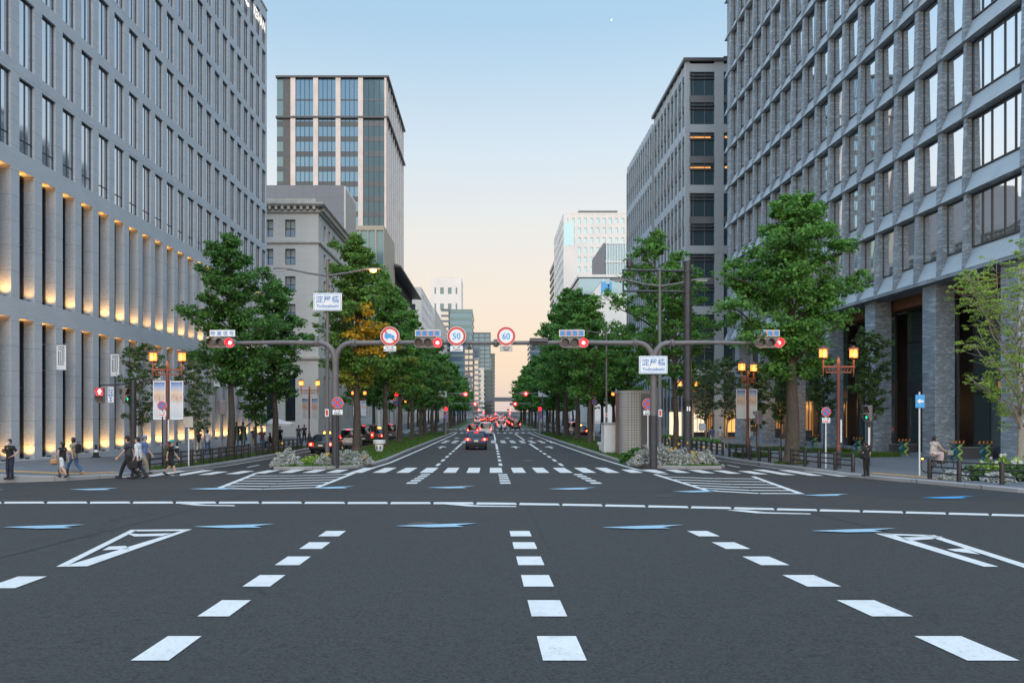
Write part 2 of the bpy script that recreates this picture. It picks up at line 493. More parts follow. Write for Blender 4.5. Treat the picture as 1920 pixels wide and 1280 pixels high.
# the pavement lies on the left-hand side of each kerb path
LK = [(-60, 29.0), (-24, 29.6), (-20, 30.1), (-17.6, 31.0), (-16.3, 32.6), (-15.5, 35.0), (-15.0, 39), (-14.8, 45), (-14.8, 60), (-14.8, 79), (-16, 81.5), (-60, 82)]
drape('pavement', [LK], .15, MAT['paver'], .4, zf=zl)
kerb(LK, zl)
LK2 = [(-60, 94), (-16, 94.3), (-14.8, 96)] + arc_far(-14.8, 110)
drape('pavement', [LK2 + [(-80, 700)]], .15, MAT['paver'], .4, zf=zl, maxd=20)
kerb(LK2, zl)
RK = [(60, 85.6), (17, 85.3), (15.0, 83.5), (14.85, 72), (14.8, 60), (14.75, 50), (14.7, 45), (15.0, 42), (15.3, 39.2), (15.6, 35.2), (15.8, 32.8), (16.2, 31.5), (16.9, 30.1), (17.6, 28.5), (18.5, 26.2), (20.2, 24.8), (60, 24)]
drape('pavement', [RK], .15, MAT['paver'], .4, zf=zr)
kerb(RK, zr)
RK2 = list(reversed(arc_far(14.85, 97))) + [(14.85, 92), (17, 90.3), (60, 90)]
drape('pavement', [RK2 + [(80, 700)]], .15, MAT['paver'], .4, zf=zr, maxd=20)
kerb(RK2, zr)
# tactile paving
drape('tactile_strip', [[(-30, 31.0), (-21, 31.2), (-17.8, 32.2), (-16.7, 33.7), (-17.2, 34.0), (-18.1, 32.7), (-21.2, 31.75), (-30, 31.6)]], .155, MAT['tactile'], zf=zl)
drape('tactile_strip', [[(16.7, 33.2), (17.5, 31.4), (18.0, 30.3), (18.5, 30.5), (18.0, 31.7), (17.2, 33.5)]], .155, MAT['tactile'], zf=zr)
drape('manhole_cover', [[(-18.6 + .45 * math.cos(a), 33.4 + .45 * math.sin(a)) for a in np.linspace(0, 6.1, 20)]], .156, MAT['dark_panel'], zf=zl)

# ------------------------------------------------------------------ planted islands between the carriageways
IL = [(-6.35, 128), (-6.4, 90), (-6.4, 60), (-6.25, 45), (-6.5, 41.2), (-7.0, 39.3), (-8.2, 38.1), (-10.1, 37.3), (-10.9, 37.6), (-11.15, 39), (-11.0, 46), (-11.0, 128)]
IL = list(reversed(IL))
IR = [(7.35, 128), (7.4, 90), (7.5, 60), (7.6, 44), (7.85, 40.6), (8.6, 38.8), (10.2, 38.1), (11.8, 38.3), (12.4, 39.6), (11.9, 45), (11.5, 60), (11.4, 128)]
ISLANDS = [IL, list(reversed(IR))]
for isl in (IL, IR):
    pass
def island(outline):
    drape('island_soil', [outline], .14, MAT['grass_soil'], .35, maxd=10)
    area = sum(a[0] * b[1] - b[0] * a[1] for a, b in zip(outline, outline[1:] + outline[:1]))
    p = outline if area > 0 else list(reversed(outline))     # counter-clockwise: inside on the left
    kerb(p + p[:1], zg, w=.2, h=.16)
island(IL); island(IR)
for x0, x1 in ((-11.0, -6.3), (7.3, 11.4)):
    ys = [152, 180, 210, 240, 270, 300, 330, 360, 400]
    island([(x0 + dx(y), y) for y in ys] + [(x1 + dx(y), y) for y in reversed(ys)])

# ------------------------------------------------------------------ painted markings
def px(*pts): return [at(*p) for p in pts]
MH = .008
def strip(a, b, w):
    """straight painted line on the ground from a to b"""
    t = Vector((b[0] - a[0], b[1] - a[1])).normalized(); n = Vector((-t.y, t.x)) * w / 2
    return [(a[0] - n.x, a[1] - n.y), (b[0] - n.x, b[1] - n.y), (b[0] + n.x, b[1] + n.y), (a[0] + n.x, a[1] + n.y)]
LINES = (-2.95, .55, 3.95)
dash = []
for X in LINES:
    nx, hw = {-2.95: (-2.80, .155), .55: (.61, .18), 3.95: (4.13, .215)}[X]      # near the bridge the lines splay a little
    for k in range(-3, 6):
        ya, yb = 6.13 + 1.48 * k, 6.87 + 1.48 * k
        xa, xb = (nx + (X - nx) * (y - 6.1) / 8.0 for y in (ya, yb)); w_ = hw + (.19 - hw) * (ya - 6.1) / 8.0
        dash.append([(xa - w_, ya), (xa + w_, ya), (xb + w_, yb), (xb - w_, yb)])
    for k in range(5): dash.append([(X - .2, 27.7 + 1.4 * k), (X + .2, 27.7 + 1.4 * k), (X + .2, 28.45 + 1.4 * k), (X - .2, 28.45 + 1.4 * k)])
    for k in range(5): dash.append([(X - .1, 41 + 4.2 * k), (X + .1, 41 + 4.2 * k), (X + .1, 43.2 + 4.2 * k), (X - .1, 43.2 + 4.2 * k)])
    dash.append([(X - .1, 62), (X + .1, 62), (X + .1, 76), (X - .1, 76)])
    dash.append([(X - .1, 87), (X + .1, 87), (X + .1, 122), (X - .1, 122)])
    for k in range(28):
        y = 160 + 10 * k; d = dx(y); e = dx(y + 5)
        dash.append([(X - .1 + d, y), (X + .1 + d, y), (X + .1 + e, y + 5), (X - .1 + e, y + 5)])
dash.append(px((-28, 1103), (28, 1103), (88, 1081), (34, 1081)))
drape('lane_dashes', dash, MH, MAT['mark'], maxd=10)
edge = []
def polyl(pts, w): return [strip(a, b, w) for a, b in zip(pts, pts[1:])]
edge += polyl([(-5.75, 123), (-5.8, 60), (-5.9, 44), (-6.25, 37.8), (-6.6, 34.0)], .2)
edge += polyl([(6.6, 123), (6.65, 80), (7.0, 50), (7.4, 37.5), (8.0, 33.8)], .2)
edge += polyl([(-14.2, 78), (-14.25, 50), (-14.5, 40), (-15.0, 36.0)], .14)
edge += polyl([(14.25, 78), (14.2, 60), (14.15, 46), (14.6, 41), (15.05, 35)], .14)
edge += polyl([(-5.75 + dx(y), y) for y in (156, 200, 240, 280, 320, 360, 400)], .2) + polyl([(6.6 + dx(y), y) for y in (156, 200, 240, 280, 320, 360, 400)], .2)
for k in range(5): edge.append(strip((13.2, 60 - 4.6 * k), (13.2, 58 - 4.6 * k), .14))
for k in range(5): edge.append(strip((-12.9, 60 - 4.6 * k), (-12.9, 58 - 4.6 * k), .14))
edge.append([(-5.6, 40.6), (.45, 40.6), (.45, 41.0), (-5.6, 41.0)]) if False else None
drape('edge_lines', [e for e in edge if e], MH + .002, MAT['mark'], maxd=10)
zeb = []
for k in range(-17, 18):
    X = .26 + 1.1 * k
    if X > 19: continue
    o = -3.4 * max(0, abs(X) - 9.5) / 9.0 if abs(X) > 9.5 else 0
    if X > 0: o *= .9
    zeb.append([(X - .3, 35.0 + o), (X + .3, 35.0 + o), (X + .3, 39.2 + o * 1.2 - (1.6 if abs(X) > 6.5 and abs(X) < 13 else 0)), (X - .3, 39.2 + o * 1.2 - (1.6 if abs(X) > 6.5 and abs(X) < 13 else 0))])
for y0, y1 in ((78, 81), (83.2, 86)):
    for k in range(-5, 7):
        X = .3 + 1.05 * k; zeb.append([(X - .27, y0), (X + .27, y0), (X + .27, y1), (X - .27, y1)])
for y0 in (126, 150):
    for k in range(-14, 15):
        X = .3 + 1.05 * k; zeb.append([(X - .27, y0), (X + .27, y0), (X + .27, y0 + 4), (X - .27, y0 + 4)])
drape('crosswalk', zeb, MH + .004, MAT['mark'], maxd=10)
# direction arrows down the lanes
arr = []
for X in (-4.4, -1.2, 2.2, 5.3):
    for y0 in (64, 94):
        arr += [[(X - .08, y0), (X + .08, y0), (X + .08, y0 + 3), (X - .08, y0 + 3)], [(X - .5, y0 + 3), (X + .5, y0 + 3), (X, y0 + 5)]]
drape('lane_arrows', arr, MH, MAT['mark'], maxd=10)
# long broken line and thin arrows through the junction
ln = []
x = -75.0
while x < 2000:
    def yy(t): return 941 + 1.0 * smooth(400, 900, t) + 23.5 * (max(0, t - 860) / 1060) ** 1.25
    a, c = x + 1.5, x + 78.5; th = 3.4
    ln.append(px((a, yy(a) + th), (c, yy(c) + th * .9), (c - 3, yy(c) - .6), (a + 2, yy(a) - .4))); x += 80.5
for x0, x1, y, d in ((332, 440, 944, 0), (833, 968, 945.5, 0), (1362, 1520, 956.5, 3)):
    w = x1 - x0
    ln.append(px((x0, y), (x0 + .22 * w, y - .6 + d * .2), (x0 + .5 * w, y + 2.4 + d * .6), (x0 + .35 * w, y + 4 + d * .6)))
    ln.append(px((x0 + .4 * w, y + 2.2 + d * .5), (x1, y + 3.4 + d), (x1, y + 5 + d), (x0 + .36 * w, y + 4.2 + d * .6)))
drape('junction_line', ln, MH + .003, MAT['mark'])
blue = []
def barrow(x0, x1, y, h):
    w = x1 - x0
    for q in (((0, .6), (.40, .32), (.62, .2), (.66, .55), (.42, .9)), ((.62, .2), (1, .02), (.74, .5), (.66, .55)), ((.66, .55), (.74, .5), (.84, .78), (.42, .9))):
        blue.append(px(*[(x0 + u * w, y + v * h) for u, v in q]))
for a, c, y in ((5, 160, 984), (362, 515, 983), (740, 895, 981.5), (1128, 1282, 984.5), (1520, 1680, 991)): barrow(a, c, y, 9)
for a, c, y in ((-90, 8, 918), (130, 222, 915), (355, 445, 914), (580, 665, 912), (800, 890, 911.5), (1028, 1118, 914), (1260, 1350, 919), (1505, 1592, 926)): barrow(a, c, y, 5)
drape('bicycle_arrows', blue, MH + .012, MAT['mark_blue'])
blue = []
barrow(1727, 1828, 930, 6)
drape('bicycle_arrows', blue, MH + .012, MAT['mark_blue_deep'])
fr = [px((105, 1063), (122, 1063), (256, 994.5), (245, 993.5)), px((245, 993.5), (258, 996.3), (345, 995.6), (360, 992.5)),
      px((340, 995.5), (360, 992.5), (164, 1062), (118, 1063)), px((236, 1000), (262, 1001.5), (322, 1000), (304, 1005), (252, 1006)),
      px((205, 1025), (235, 1023.6), (244, 1029.5), (192, 1032))]
fr += [px((1640, 1000), (1668, 1000.5), (1872, 1063), (1845, 1063)), px((1640, 1000), (1752, 1003.5), (1742, 1006.5), (1660, 1003)),
       px((1732, 1003), (1752, 1003.5), (1935, 1062), (1935, 1070)), px((1688, 1008), (1722, 1007), (1768, 1006), (1748, 1011), (1700, 1014)),
       px((1775, 1030), (1810, 1028.5), (1838, 1040), (1790, 1034))]
drape('hatched_triangle', fr, MH + .002, MAT['mark'])
def hatch(l0, l1, r0, r1, n):
    q = []
    q.append(strip(at(*l0), at(*l1), .2)); q.append(strip(at(*r0), at(*r1), .2))
    for i in range(n):
        t = (i + .15) / n
        a = Vector(at(l0[0] + (l1[0] - l0[0]) * t, l0[1] + (l1[1] - l0[1]) * t)); c = Vector(at(r0[0] + (r1[0] - r0[0]) * t, r0[1] + (r1[1] - r0[1]) * t))
        m = (a + c) / 2; m.y -= .55
        q.append(strip(a, m, .31)); q.append(strip(m, c, .31))
    return q
drape('hatched_marking', hatch((408, 916), (478, 888), (592, 914.5), (668, 884.5), 6), MH, MAT['mark'])
drape('hatched_marking', hatch((1330, 920.5), (1228, 889), (1503, 926), (1412, 893), 6), MH, MAT['mark'])
drape('asphalt_patch', [px((1375, 893), (1480, 899), (1600, 904), (1720, 911), (1935, 925), (1935, 938), (1680, 934), (1560, 921), (1450, 905))], .004, MAT['asphalt_new'])
drape('asphalt_patch', [[(12.6, 38.5), (12.2, 45), (11.9, 60), (11.8, 76), (14.8, 76), (14.75, 60), (14.7, 50), (14.68, 45), (15.2, 39.2), (15.5, 35.2)]], .004, MAT['asphalt_new'])

# construction seams and a few repair patches in the asphalt
seams = [strip((.95, 12), (1.0, 34), .05), strip((-7.4, 3), (-7.3, 30), .05), strip((7.6, 3), (7.5, 30), .05), strip((-26, 24.2), (26, 23.8), .06)]
drape('asphalt_seam', seams, .0045, MAT['asphalt_new'])
for mx, my in ((-1.4, 15.4), (5.2, 22.2), (-9.5, 26.5), (2.3, 46.0)):
    drape('manhole_cover', [[(mx + .33 * math.cos(a), my + .33 * math.sin(a)) for a in np.linspace(0, 6.1, 20)]], .006, MAT['manhole'])
# ------------------------------------------------------------------ buildings
def camdist(p): return math.dist(p, (0, 0, H))

def put_windows(parent, name, proto_parts, spots, cap=100):
    """proto_parts: (frame mesh, pane mesh). spots: list of (loc, rz). The largest `cap` become parts, the rest one part"""
    spots = sorted(spots, key=lambda s: camdist(s[0]))
    base = worldloc(parent)
    fm, pm, pname = proto_parts
    for loc, rz in spots[:cap]:
        f = bpy.data.objects.new(name, fm); f.location = Vector(loc) - base; f.rotation_euler = (0, 0, rz); link(f, parent)
        if pm:
            p = bpy.data.objects.new(pname, pm); link(p, f)
    rest = spots[cap:]
    if rest:
        vs, fs, ms = [], [], []
        mats = list(fm.materials) + (list(pm.materials) if pm else [])
        for loc, rz in rest:
            mtx = Matrix.Translation(Vector(loc) - base) @ Matrix.Rotation(rz, 4, 'Z')
            for me, mo in ((fm, 0), (pm, len(fm.materials))):
                if me is None: continue
                n = len(vs); vs += [mtx @ v.co for v in me.vertices]
                for p in me.polygons: fs.append([n + i for i in p.vertices]); ms.append(p.material_index + mo)
        me = bpy.data.meshes.new(name); me.from_pydata(vs, [], fs)
        for m in mats: me.materials.append(m)
        me.polygons.foreach_set('material_index', ms)
        o = bpy.data.objects.new(name, me); o['kind'] = 'stuff'; link(o, parent)

def mesh_of(mb, name, mats):
    o = mb.build(name, mats); me = o.data
    bpy.data.objects.remove(o); return me

def window_mesh(w, h, frame=.06, mull=(), trans=(), depth=.08, glassm=None, framem=None, blind=None):
    """window in local coords: x 0..w along the wall, z 0..h, facing -y (outside)"""
    b = MB(); d = depth
    b.box((0, 0, 0), (frame, d, h)); b.box((w - frame, 0, 0), (w, d, h)); b.box((frame, 0, 0), (w - frame, d, frame)); b.box((frame, 0, h - frame), (w - frame, d, h))
    for m in mull: b.box((m - frame / 2, 0.005, frame), (m + frame / 2, d, h - frame))
    zs = [frame] + list(trans) + [h - frame]
    xs = [frame] + list(mull) + [w - frame]
    for t in trans:
        for a, c in zip(xs, xs[1:]):
            b.box((a + (frame / 2 if a != frame else 0), .01, t - frame / 2), (c - (frame / 2 if c != w - frame else 0), d, t + frame / 2))
    fm = mesh_of(b, 'window', framem or MAT['bronze_frame'])
    g = MB(); g.quad((frame * .5, d * .6, frame * .5), (w - frame * .5, d * .6, frame * .5), (w - frame * .5, d * .6, h - frame * .5), (frame * .5, d * .6, h - frame * .5))
    mats = [glassm or MAT['win_glass']]
    if blind:
        mats.append(blind[1]); g.mi = 1
        g.quad((frame, d * .55, h * (1 - blind[0])), (w - frame, d * .55, h * (1 - blind[0])), (w - frame, d * .55, h - frame), (frame, d * .55, h - frame))
    gm = mesh_of(g, 'pane', mats)
    return fm, gm, 'pane'

def plane_x(X, s):
    """wall on plane x = X, outside towards s (+1/-1): P(u=y, z, d inward)"""
    return lambda u, z, d: (X - s * d, u, z)
def plane_y(Y): return lambda u, z, d: (u, Y + d, z)      # faces the camera (-y)

RZX = {1: PI / 2, -1: -PI / 2}       # wall facing +x: window local x -> +y ; facing -x: local x -> -y
def wspot_x(X, s, y0, y1, z, d):
    return ((X - s * d, y0, z), PI / 2) if s > 0 else ((X - s * d, y1, z), -PI / 2)

# ---- left: grey granite office block with deep pillars
def left_block():
    X, Y0, Y1, ZT = -23.2, 33.0, 77.35, 44.3
    t = thing('office_building', 'grey granite office block with deep stone pillars lit warm from below, at left edge', 'building', (X, Y0, 0))
    us = [(34.9 + 1.86 * k - 1.86 * 1 + 1.86, 36.12 + 1.86 * k) for k in range(0, 22)]
    us = [(36.76 + 1.86 * k, 36.76 + 1.86 * k + 1.22) for k in range(-1, 22)]
    zs = [(.52, 7.5), (8.45, 14.8)] + [(15.7 if k == 0 else 15.96 + 4.08 * k, 19.38 + 4.08 * k) for k in range(6)] + [(40.44, 43.2)]
    b = MB(); P = plane_x(X, 1)
    grid_wall(b, P, Y0, Y1, -1.0, ZT, us, zs[:2], .60)
    b2 = MB()
    b = MB()
    grid_wall(b, P, Y0, Y1, -1.0, 15.2, us, zs[:2], .60)
    b.build('arcade_wall', MAT['granite'], t)
    b = MB(); grid_wall(b, P, Y0, Y1, 15.2, ZT, us, zs[2:], .30); b.build('wall', MAT['granite'], t)
    b = MB(); b.box((X - 30, Y0, -1), (X - .62, Y0 + .3, ZT - .02)); b.box((X - 30, Y1 - .3, -1), (X - .62, Y1 - .002, ZT - .02)); b.box((X - 30, Y0 + .3, ZT - .5), (X - .62, Y1 - .3, ZT - .03))
    b.box((X - 1.6, Y0 + .31, -1), (X - 1.4, Y1 - .31, ZT - .55))
    b.build('end_wall', MAT['granite'], t)
    b = MB(); b.box((X - .5, Y0 - .05, ZT + .002), (X + .06, Y1 + .06, ZT + .22)); b.build('coping', MAT['cornice'], t)
    # windows
    for zi, (c, d) in enumerate(zs):
        pass
    sp = []
    for k in range(1, 6):
        for a, e in us: sp.append(wspot_x(X, 1, a, e, 15.96 + 4.08 * k, .13))
    wm = window_mesh(1.22, 3.42, .045, (.66,), (), .07)
    put_windows(t, 'window', wm, sp, 100)
    sp = [wspot_x(X, 1, a, e, 15.7, .13) for a, e in us]
    put_windows(t, 'tall_window', window_mesh(1.22, 3.68, .045, (.66,), (.7,), .07), sp)
    sp = [wspot_x(X, 1, a, e, 40.44, .13) for a, e in us]
    put_windows(t, 'top_window', window_mesh(1.22, 2.76, .06, (.61,), (), .1), sp)
    sp = [wspot_x(X, 1, a, e, .52, .55) for a, e in us]
    put_windows(t, 'ground_window', window_mesh(1.22, 6.98, .08, (), (3.6,), .1, MAT['dark_glass']), sp)
    sp = [wspot_x(X, 1, a, e, 8.45, .55) for a, e in us]
    put_windows(t, 'arcade_window', window_mesh(1.22, 6.35, .08, (), (2.9,), .1, MAT['dark_glass']), sp)
    # small uplights at the foot of every pillar: housing + real lamp
    li = bpy.data.lights.new('uplight', 'SPOT'); li.energy = 64; li.color = (1, .50, .13); li.spot_size = R(128); li.spot_blend = 1; li.shadow_soft_size = .06
    li2 = bpy.data.lights.new('uplight_upper', 'SPOT'); li2.energy = 48; li2.color = (1, .47, .12); li2.spot_size = R(128); li2.spot_blend = 1; li2.shadow_soft_size = .06
    li3 = bpy.data.lights.new('soffit_light', 'SPOT'); li3.energy = 15; li3.color = (1, .40, .07); li3.spot_size = R(150); li3.spot_blend = .5; li3.shadow_soft_size = .12
    def vary(L, f):
        c = L.copy(); c.energy = L.energy * f; return c
    LV = {li.name: [vary(li, f) for f in (.7, .95, 1.1, 1.35)], li2.name: [vary(li2, f) for f in (.65, .95, 1.1, 1.4)]}; rl = random.Random(6)
    hb = MB(); hb.box((-.09, -.05, 0), (.09, .05, .07)); hm = mesh_of(hb, 'uplight_housing', MAT['bronze_frame'])
    for a, e in us:
        for z, L in ((.52, li), (8.45, li2)):
            h = bpy.data.objects.new('uplight_housing', hm); h.location = Vector((X - .24, e - .20, z + .002)) - t.location; link(h, t)
            o = bpy.data.objects.new('uplight', rl.choice(LV[L.name])); o.location = (X - .27, e - .36, z + .09)
            o3 = bpy.data.objects.new('soffit_light', li3); o3.location = (X - .36, (a + e) / 2, (7.5 if z < 1 else 14.8) - .32); o3.rotation_euler = Vector((0, 0, 1)).to_track_quat('-Z', 'Y').to_euler(); C.objects.link(o3)
            o.rotation_euler = Vector((0, .20, 1)).to_track_quat('-Z', 'Y').to_euler(); C.objects.link(o)
    return t
LEFT = left_block()

MAT['copper'] = M('copper ceiling panel', (.22, .10, .055), .4, .15, 1.5, .4)
# ---- right: slate office block with folded ledges
def right_block():
    X, Y0, Y1, ZT, FH, ZB = 26.2, 36.6, 83.7, 57.5, 4.2, 10.75
    t = thing('office_building', 'veined slate office block with folded ledges and mirror windows, at right edge', 'building', (X, Y0, 0))
    P = plane_x(X, -1)
    Y2 = Y1 - 1.0                                     # the last metre is a recessed glazed corner
    us = [(37.0, 41.3)] + [(41.55 + 2.387 * k, 41.55 + 2.387 * k + 1.98) for k in range(18)]
    us = [u for u in us if u[1] < Y2 - .05]
    nf = 11; SL, DP, LEAN = 1.22, .50, .12
    def P(u, z, d):                                   # every storey leans back like a shingle
        if z < ZB: return (X + d, u, z)
        f = ((z - ZB) % FH) / FH if z < ZB + nf * FH else 0
        return (X + max(d, LEAN * f), u, z)
    zs = [(ZB + .05 + FH * k, ZB + FH * (k + 1) - .03) for k in range(nf)]
    b = MB(); grid_wall(b, P, Y0, Y2, ZB, ZT, us, zs, DP); b.build('wall', MAT['slate'], t)
    b = MB(); Q = plane_y(Y0); uq = [(X + 1.0 + 3 * k, X + 3.4 + 3 * k) for k in range(9)]
    grid_wall(b, Q, X, X + 34, ZB, ZT, uq, zs, .4)
    b.quad((X + DP, Y2, ZB), (X + DP, Y2, ZT), (X, Y2, ZT), (X, Y2, ZB))
    b.quad((X + DP, Y1 - .4, ZB), (X + 34, Y1 - .4, ZB), (X + 34, Y1 - .4, ZT), (X + DP, Y1 - .4, ZT))
    b.quad((X, Y0, ZT), (X + 34, Y0, ZT), (X + 34, Y1, ZT), (X, Y1, ZT)); b.build('end_wall', MAT['slate'], t)
    g = MB(); g.quad((X + DP - .05, Y2 + .01, ZB), (X + DP - .05, Y1 - .41, ZB), (X + DP - .05, Y1 - .41, ZT), (X + DP - .05, Y2 + .01, ZT)); g.build('corner_glazing', MAT['mirror_glass'], t)
    for k in range(nf + 1):
        z = ZB + FH * k
        b = MB()
        if k < nf:      # sloping sills set between the pillars
            for a, e in us: b.quad((X + .004, a, z + .055), (X + .004, e, z + .055), (X + DP, e, z + SL), (X + DP, a, z + SL))
            for a, e in uq: b.quad((a, Y0 + .004, z + .055), (e, Y0 + .004, z + .055), (e, Y0 + .39, z + SL), (a, Y0 + .39, z + SL))
        pr = [(X + DP - .06, z + SL), (X - .02, z + .05), (X - .02, z - .03), (X + DP - .06, z - .02)]
        if b.f: b.build('sloping_sill', MAT['slate_smooth'], t)
        b = MB(); b.prism([(x, zz) for x, zz in pr], 'y', Y2 + .012, Y1); b.build('corner_ledge', MAT['slate_smooth'], t)
    hgt = FH - SL - .06
    sp = [wspot_x(X, -1, a, e, ZB + SL + FH * k, DP - .08) for k in range(nf) for a, e in us[1:]]
    put_windows(t, 'window', window_mesh(1.98, hgt, .06, (), (), .06, MAT['mirror_glass']), sp, 100)
    sp = [wspot_x(X, -1, us[0][0], us[0][1], ZB + SL + FH * k, DP - .08) for k in range(nf)]
    put_windows(t, 'corner_window', window_mesh(4.3, hgt, .07, (.85, 1.6, 2.6, 3.4), (), .09, MAT['mirror_glass']), sp)
    g = MB()
    for k in range(nf):
        for j in range(9): g.quad((X + 1.0 + 3 * j, Y0 + .3, ZB + 1.3 + FH * k), (X + 3.4 + 3 * j, Y0 + .3, ZB + 1.3 + FH * k), (X + 3.4 + 3 * j, Y0 + .3, ZB + 1.28 + FH * k + hgt), (X + 1.0 + 3 * j, Y0 + .3, ZB + 1.28 + FH * k + hgt))
    g.build('end_glazing', MAT['mirror_glass'], t)
    # arcade: soffit, columns, recessed lobby glazing
    b = MB(); b.box((X + .01, Y0 + .01, ZB - .16), (X + 6.2, Y1 - .42, ZB - .004)); b.build('soffit', MAT['slate'], t)
    cols = [37.05 + 6.95 * k for k in range(7)]
    for y in cols:
        b = MB(); b.bevbox((X + .42, y * 1.016, -1), (X + 1.6, y * 1.016 + 1.35, ZB - .163), .02); b.build('column', MAT['slate'], t)
    b = MB(); b.box((X + 6.2, Y0, -1), (X + 6.4, Y1, ZB - .17)); b.build('lobby_back_wall', MAT['dark_panel'], t)
    for i, y in enumerate(cols[:-1] + [78.75]):
        if i == 6: break
        w = 5.55; y0 = y * 1.016 + 1.37
        b = MB(); X2 = X + 2.6
        for zz, hh in ((.25, .35), (4.0, 1.0), (7.6, .12)): b.box((X2, y0, zz), (X2 + .15, y0 + w, zz + hh))
        for j in range(5): b.box((X2 - .02, y0 + j * (w - .1) / 4, .62), (X2 + .12, y0 + j * (w - .1) / 4 + .1, 3.98))
        for j in range(4): b.box((X2 - .02, y0 + j * (w - .1) / 3, 5.02), (X2 + .12, y0 + j * (w - .1) / 3 + .1, ZB - .51))
        f = b.build('lobby_window', MAT['bronze_frame'], t)
        g = MB(); g.quad((X2 + .06, y0, .6), (X2 + .06, y0 + w, .6), (X2 + .06, y0 + w, ZB - .6), (X2 + .06, y0, ZB - .6)); g.build('pane', MAT['lobby_glass'], f)
    b = MB(); b.box((X + 1.62, Y0, -1), (X + 2.58, Y1, .2)); b.build('plinth', MAT['slate'], t)
    # lit ceiling strips deep under the soffit and shop glow at the far bays
    for y, z, w, hh in ((66.6, .7, 2.2, 3.1), (73.6, .7, 2.4, 3.1), (60.3, .8, .5, 2.8), (80.3, .7, 2.2, 3.1)):
        b = MB(); b.box((X + 2.5, y, z), (X + 2.56, y + w, z + hh)); lw = b.build('lit_shop_window', MAT['shop_dim'], t)
        b = MB()
        for q in np.linspace(y, y + w - .07, 4): b.box((X + 2.44, float(q), z), (X + 2.497, float(q) + .07, z + hh))
        b.box((X + 2.445, y, z), (X + 2.498, y + w, z + .5)); b.build('shop_frame', MAT['bronze_frame'], lw)
    b = MB(); b.box((X + 1.7, Y0 + .5, ZB - .9), (X + 2.55, Y1 - .6, ZB - .17)); b.build('copper_ceiling', MAT['copper'], t)
    for y in (47.5, 54.4, 61.3, 40.4):
        b = MB(); b.box((X + 2.0, y, 4.2), (X + 2.55, y + 1.1, 4.6)); b.build('lit_ceiling_panel', MAT['shop_dim'], t)
    return t
RIGHT = right_block()

def glow_lamp(loc, energy, col=(1, .5, .14), r=.2, name='lamp_glow'):
    li = bpy.data.lights.new(name, 'POINT'); li.energy = energy; li.color = col; li.shadow_soft_size = r
    o = bpy.data.objects.new(name, li); o.location = loc; C.objects.link(o); return o
for y in (63, 70.5, 77): glow_lamp((27.3, y, 3.3), 55, r=.15)

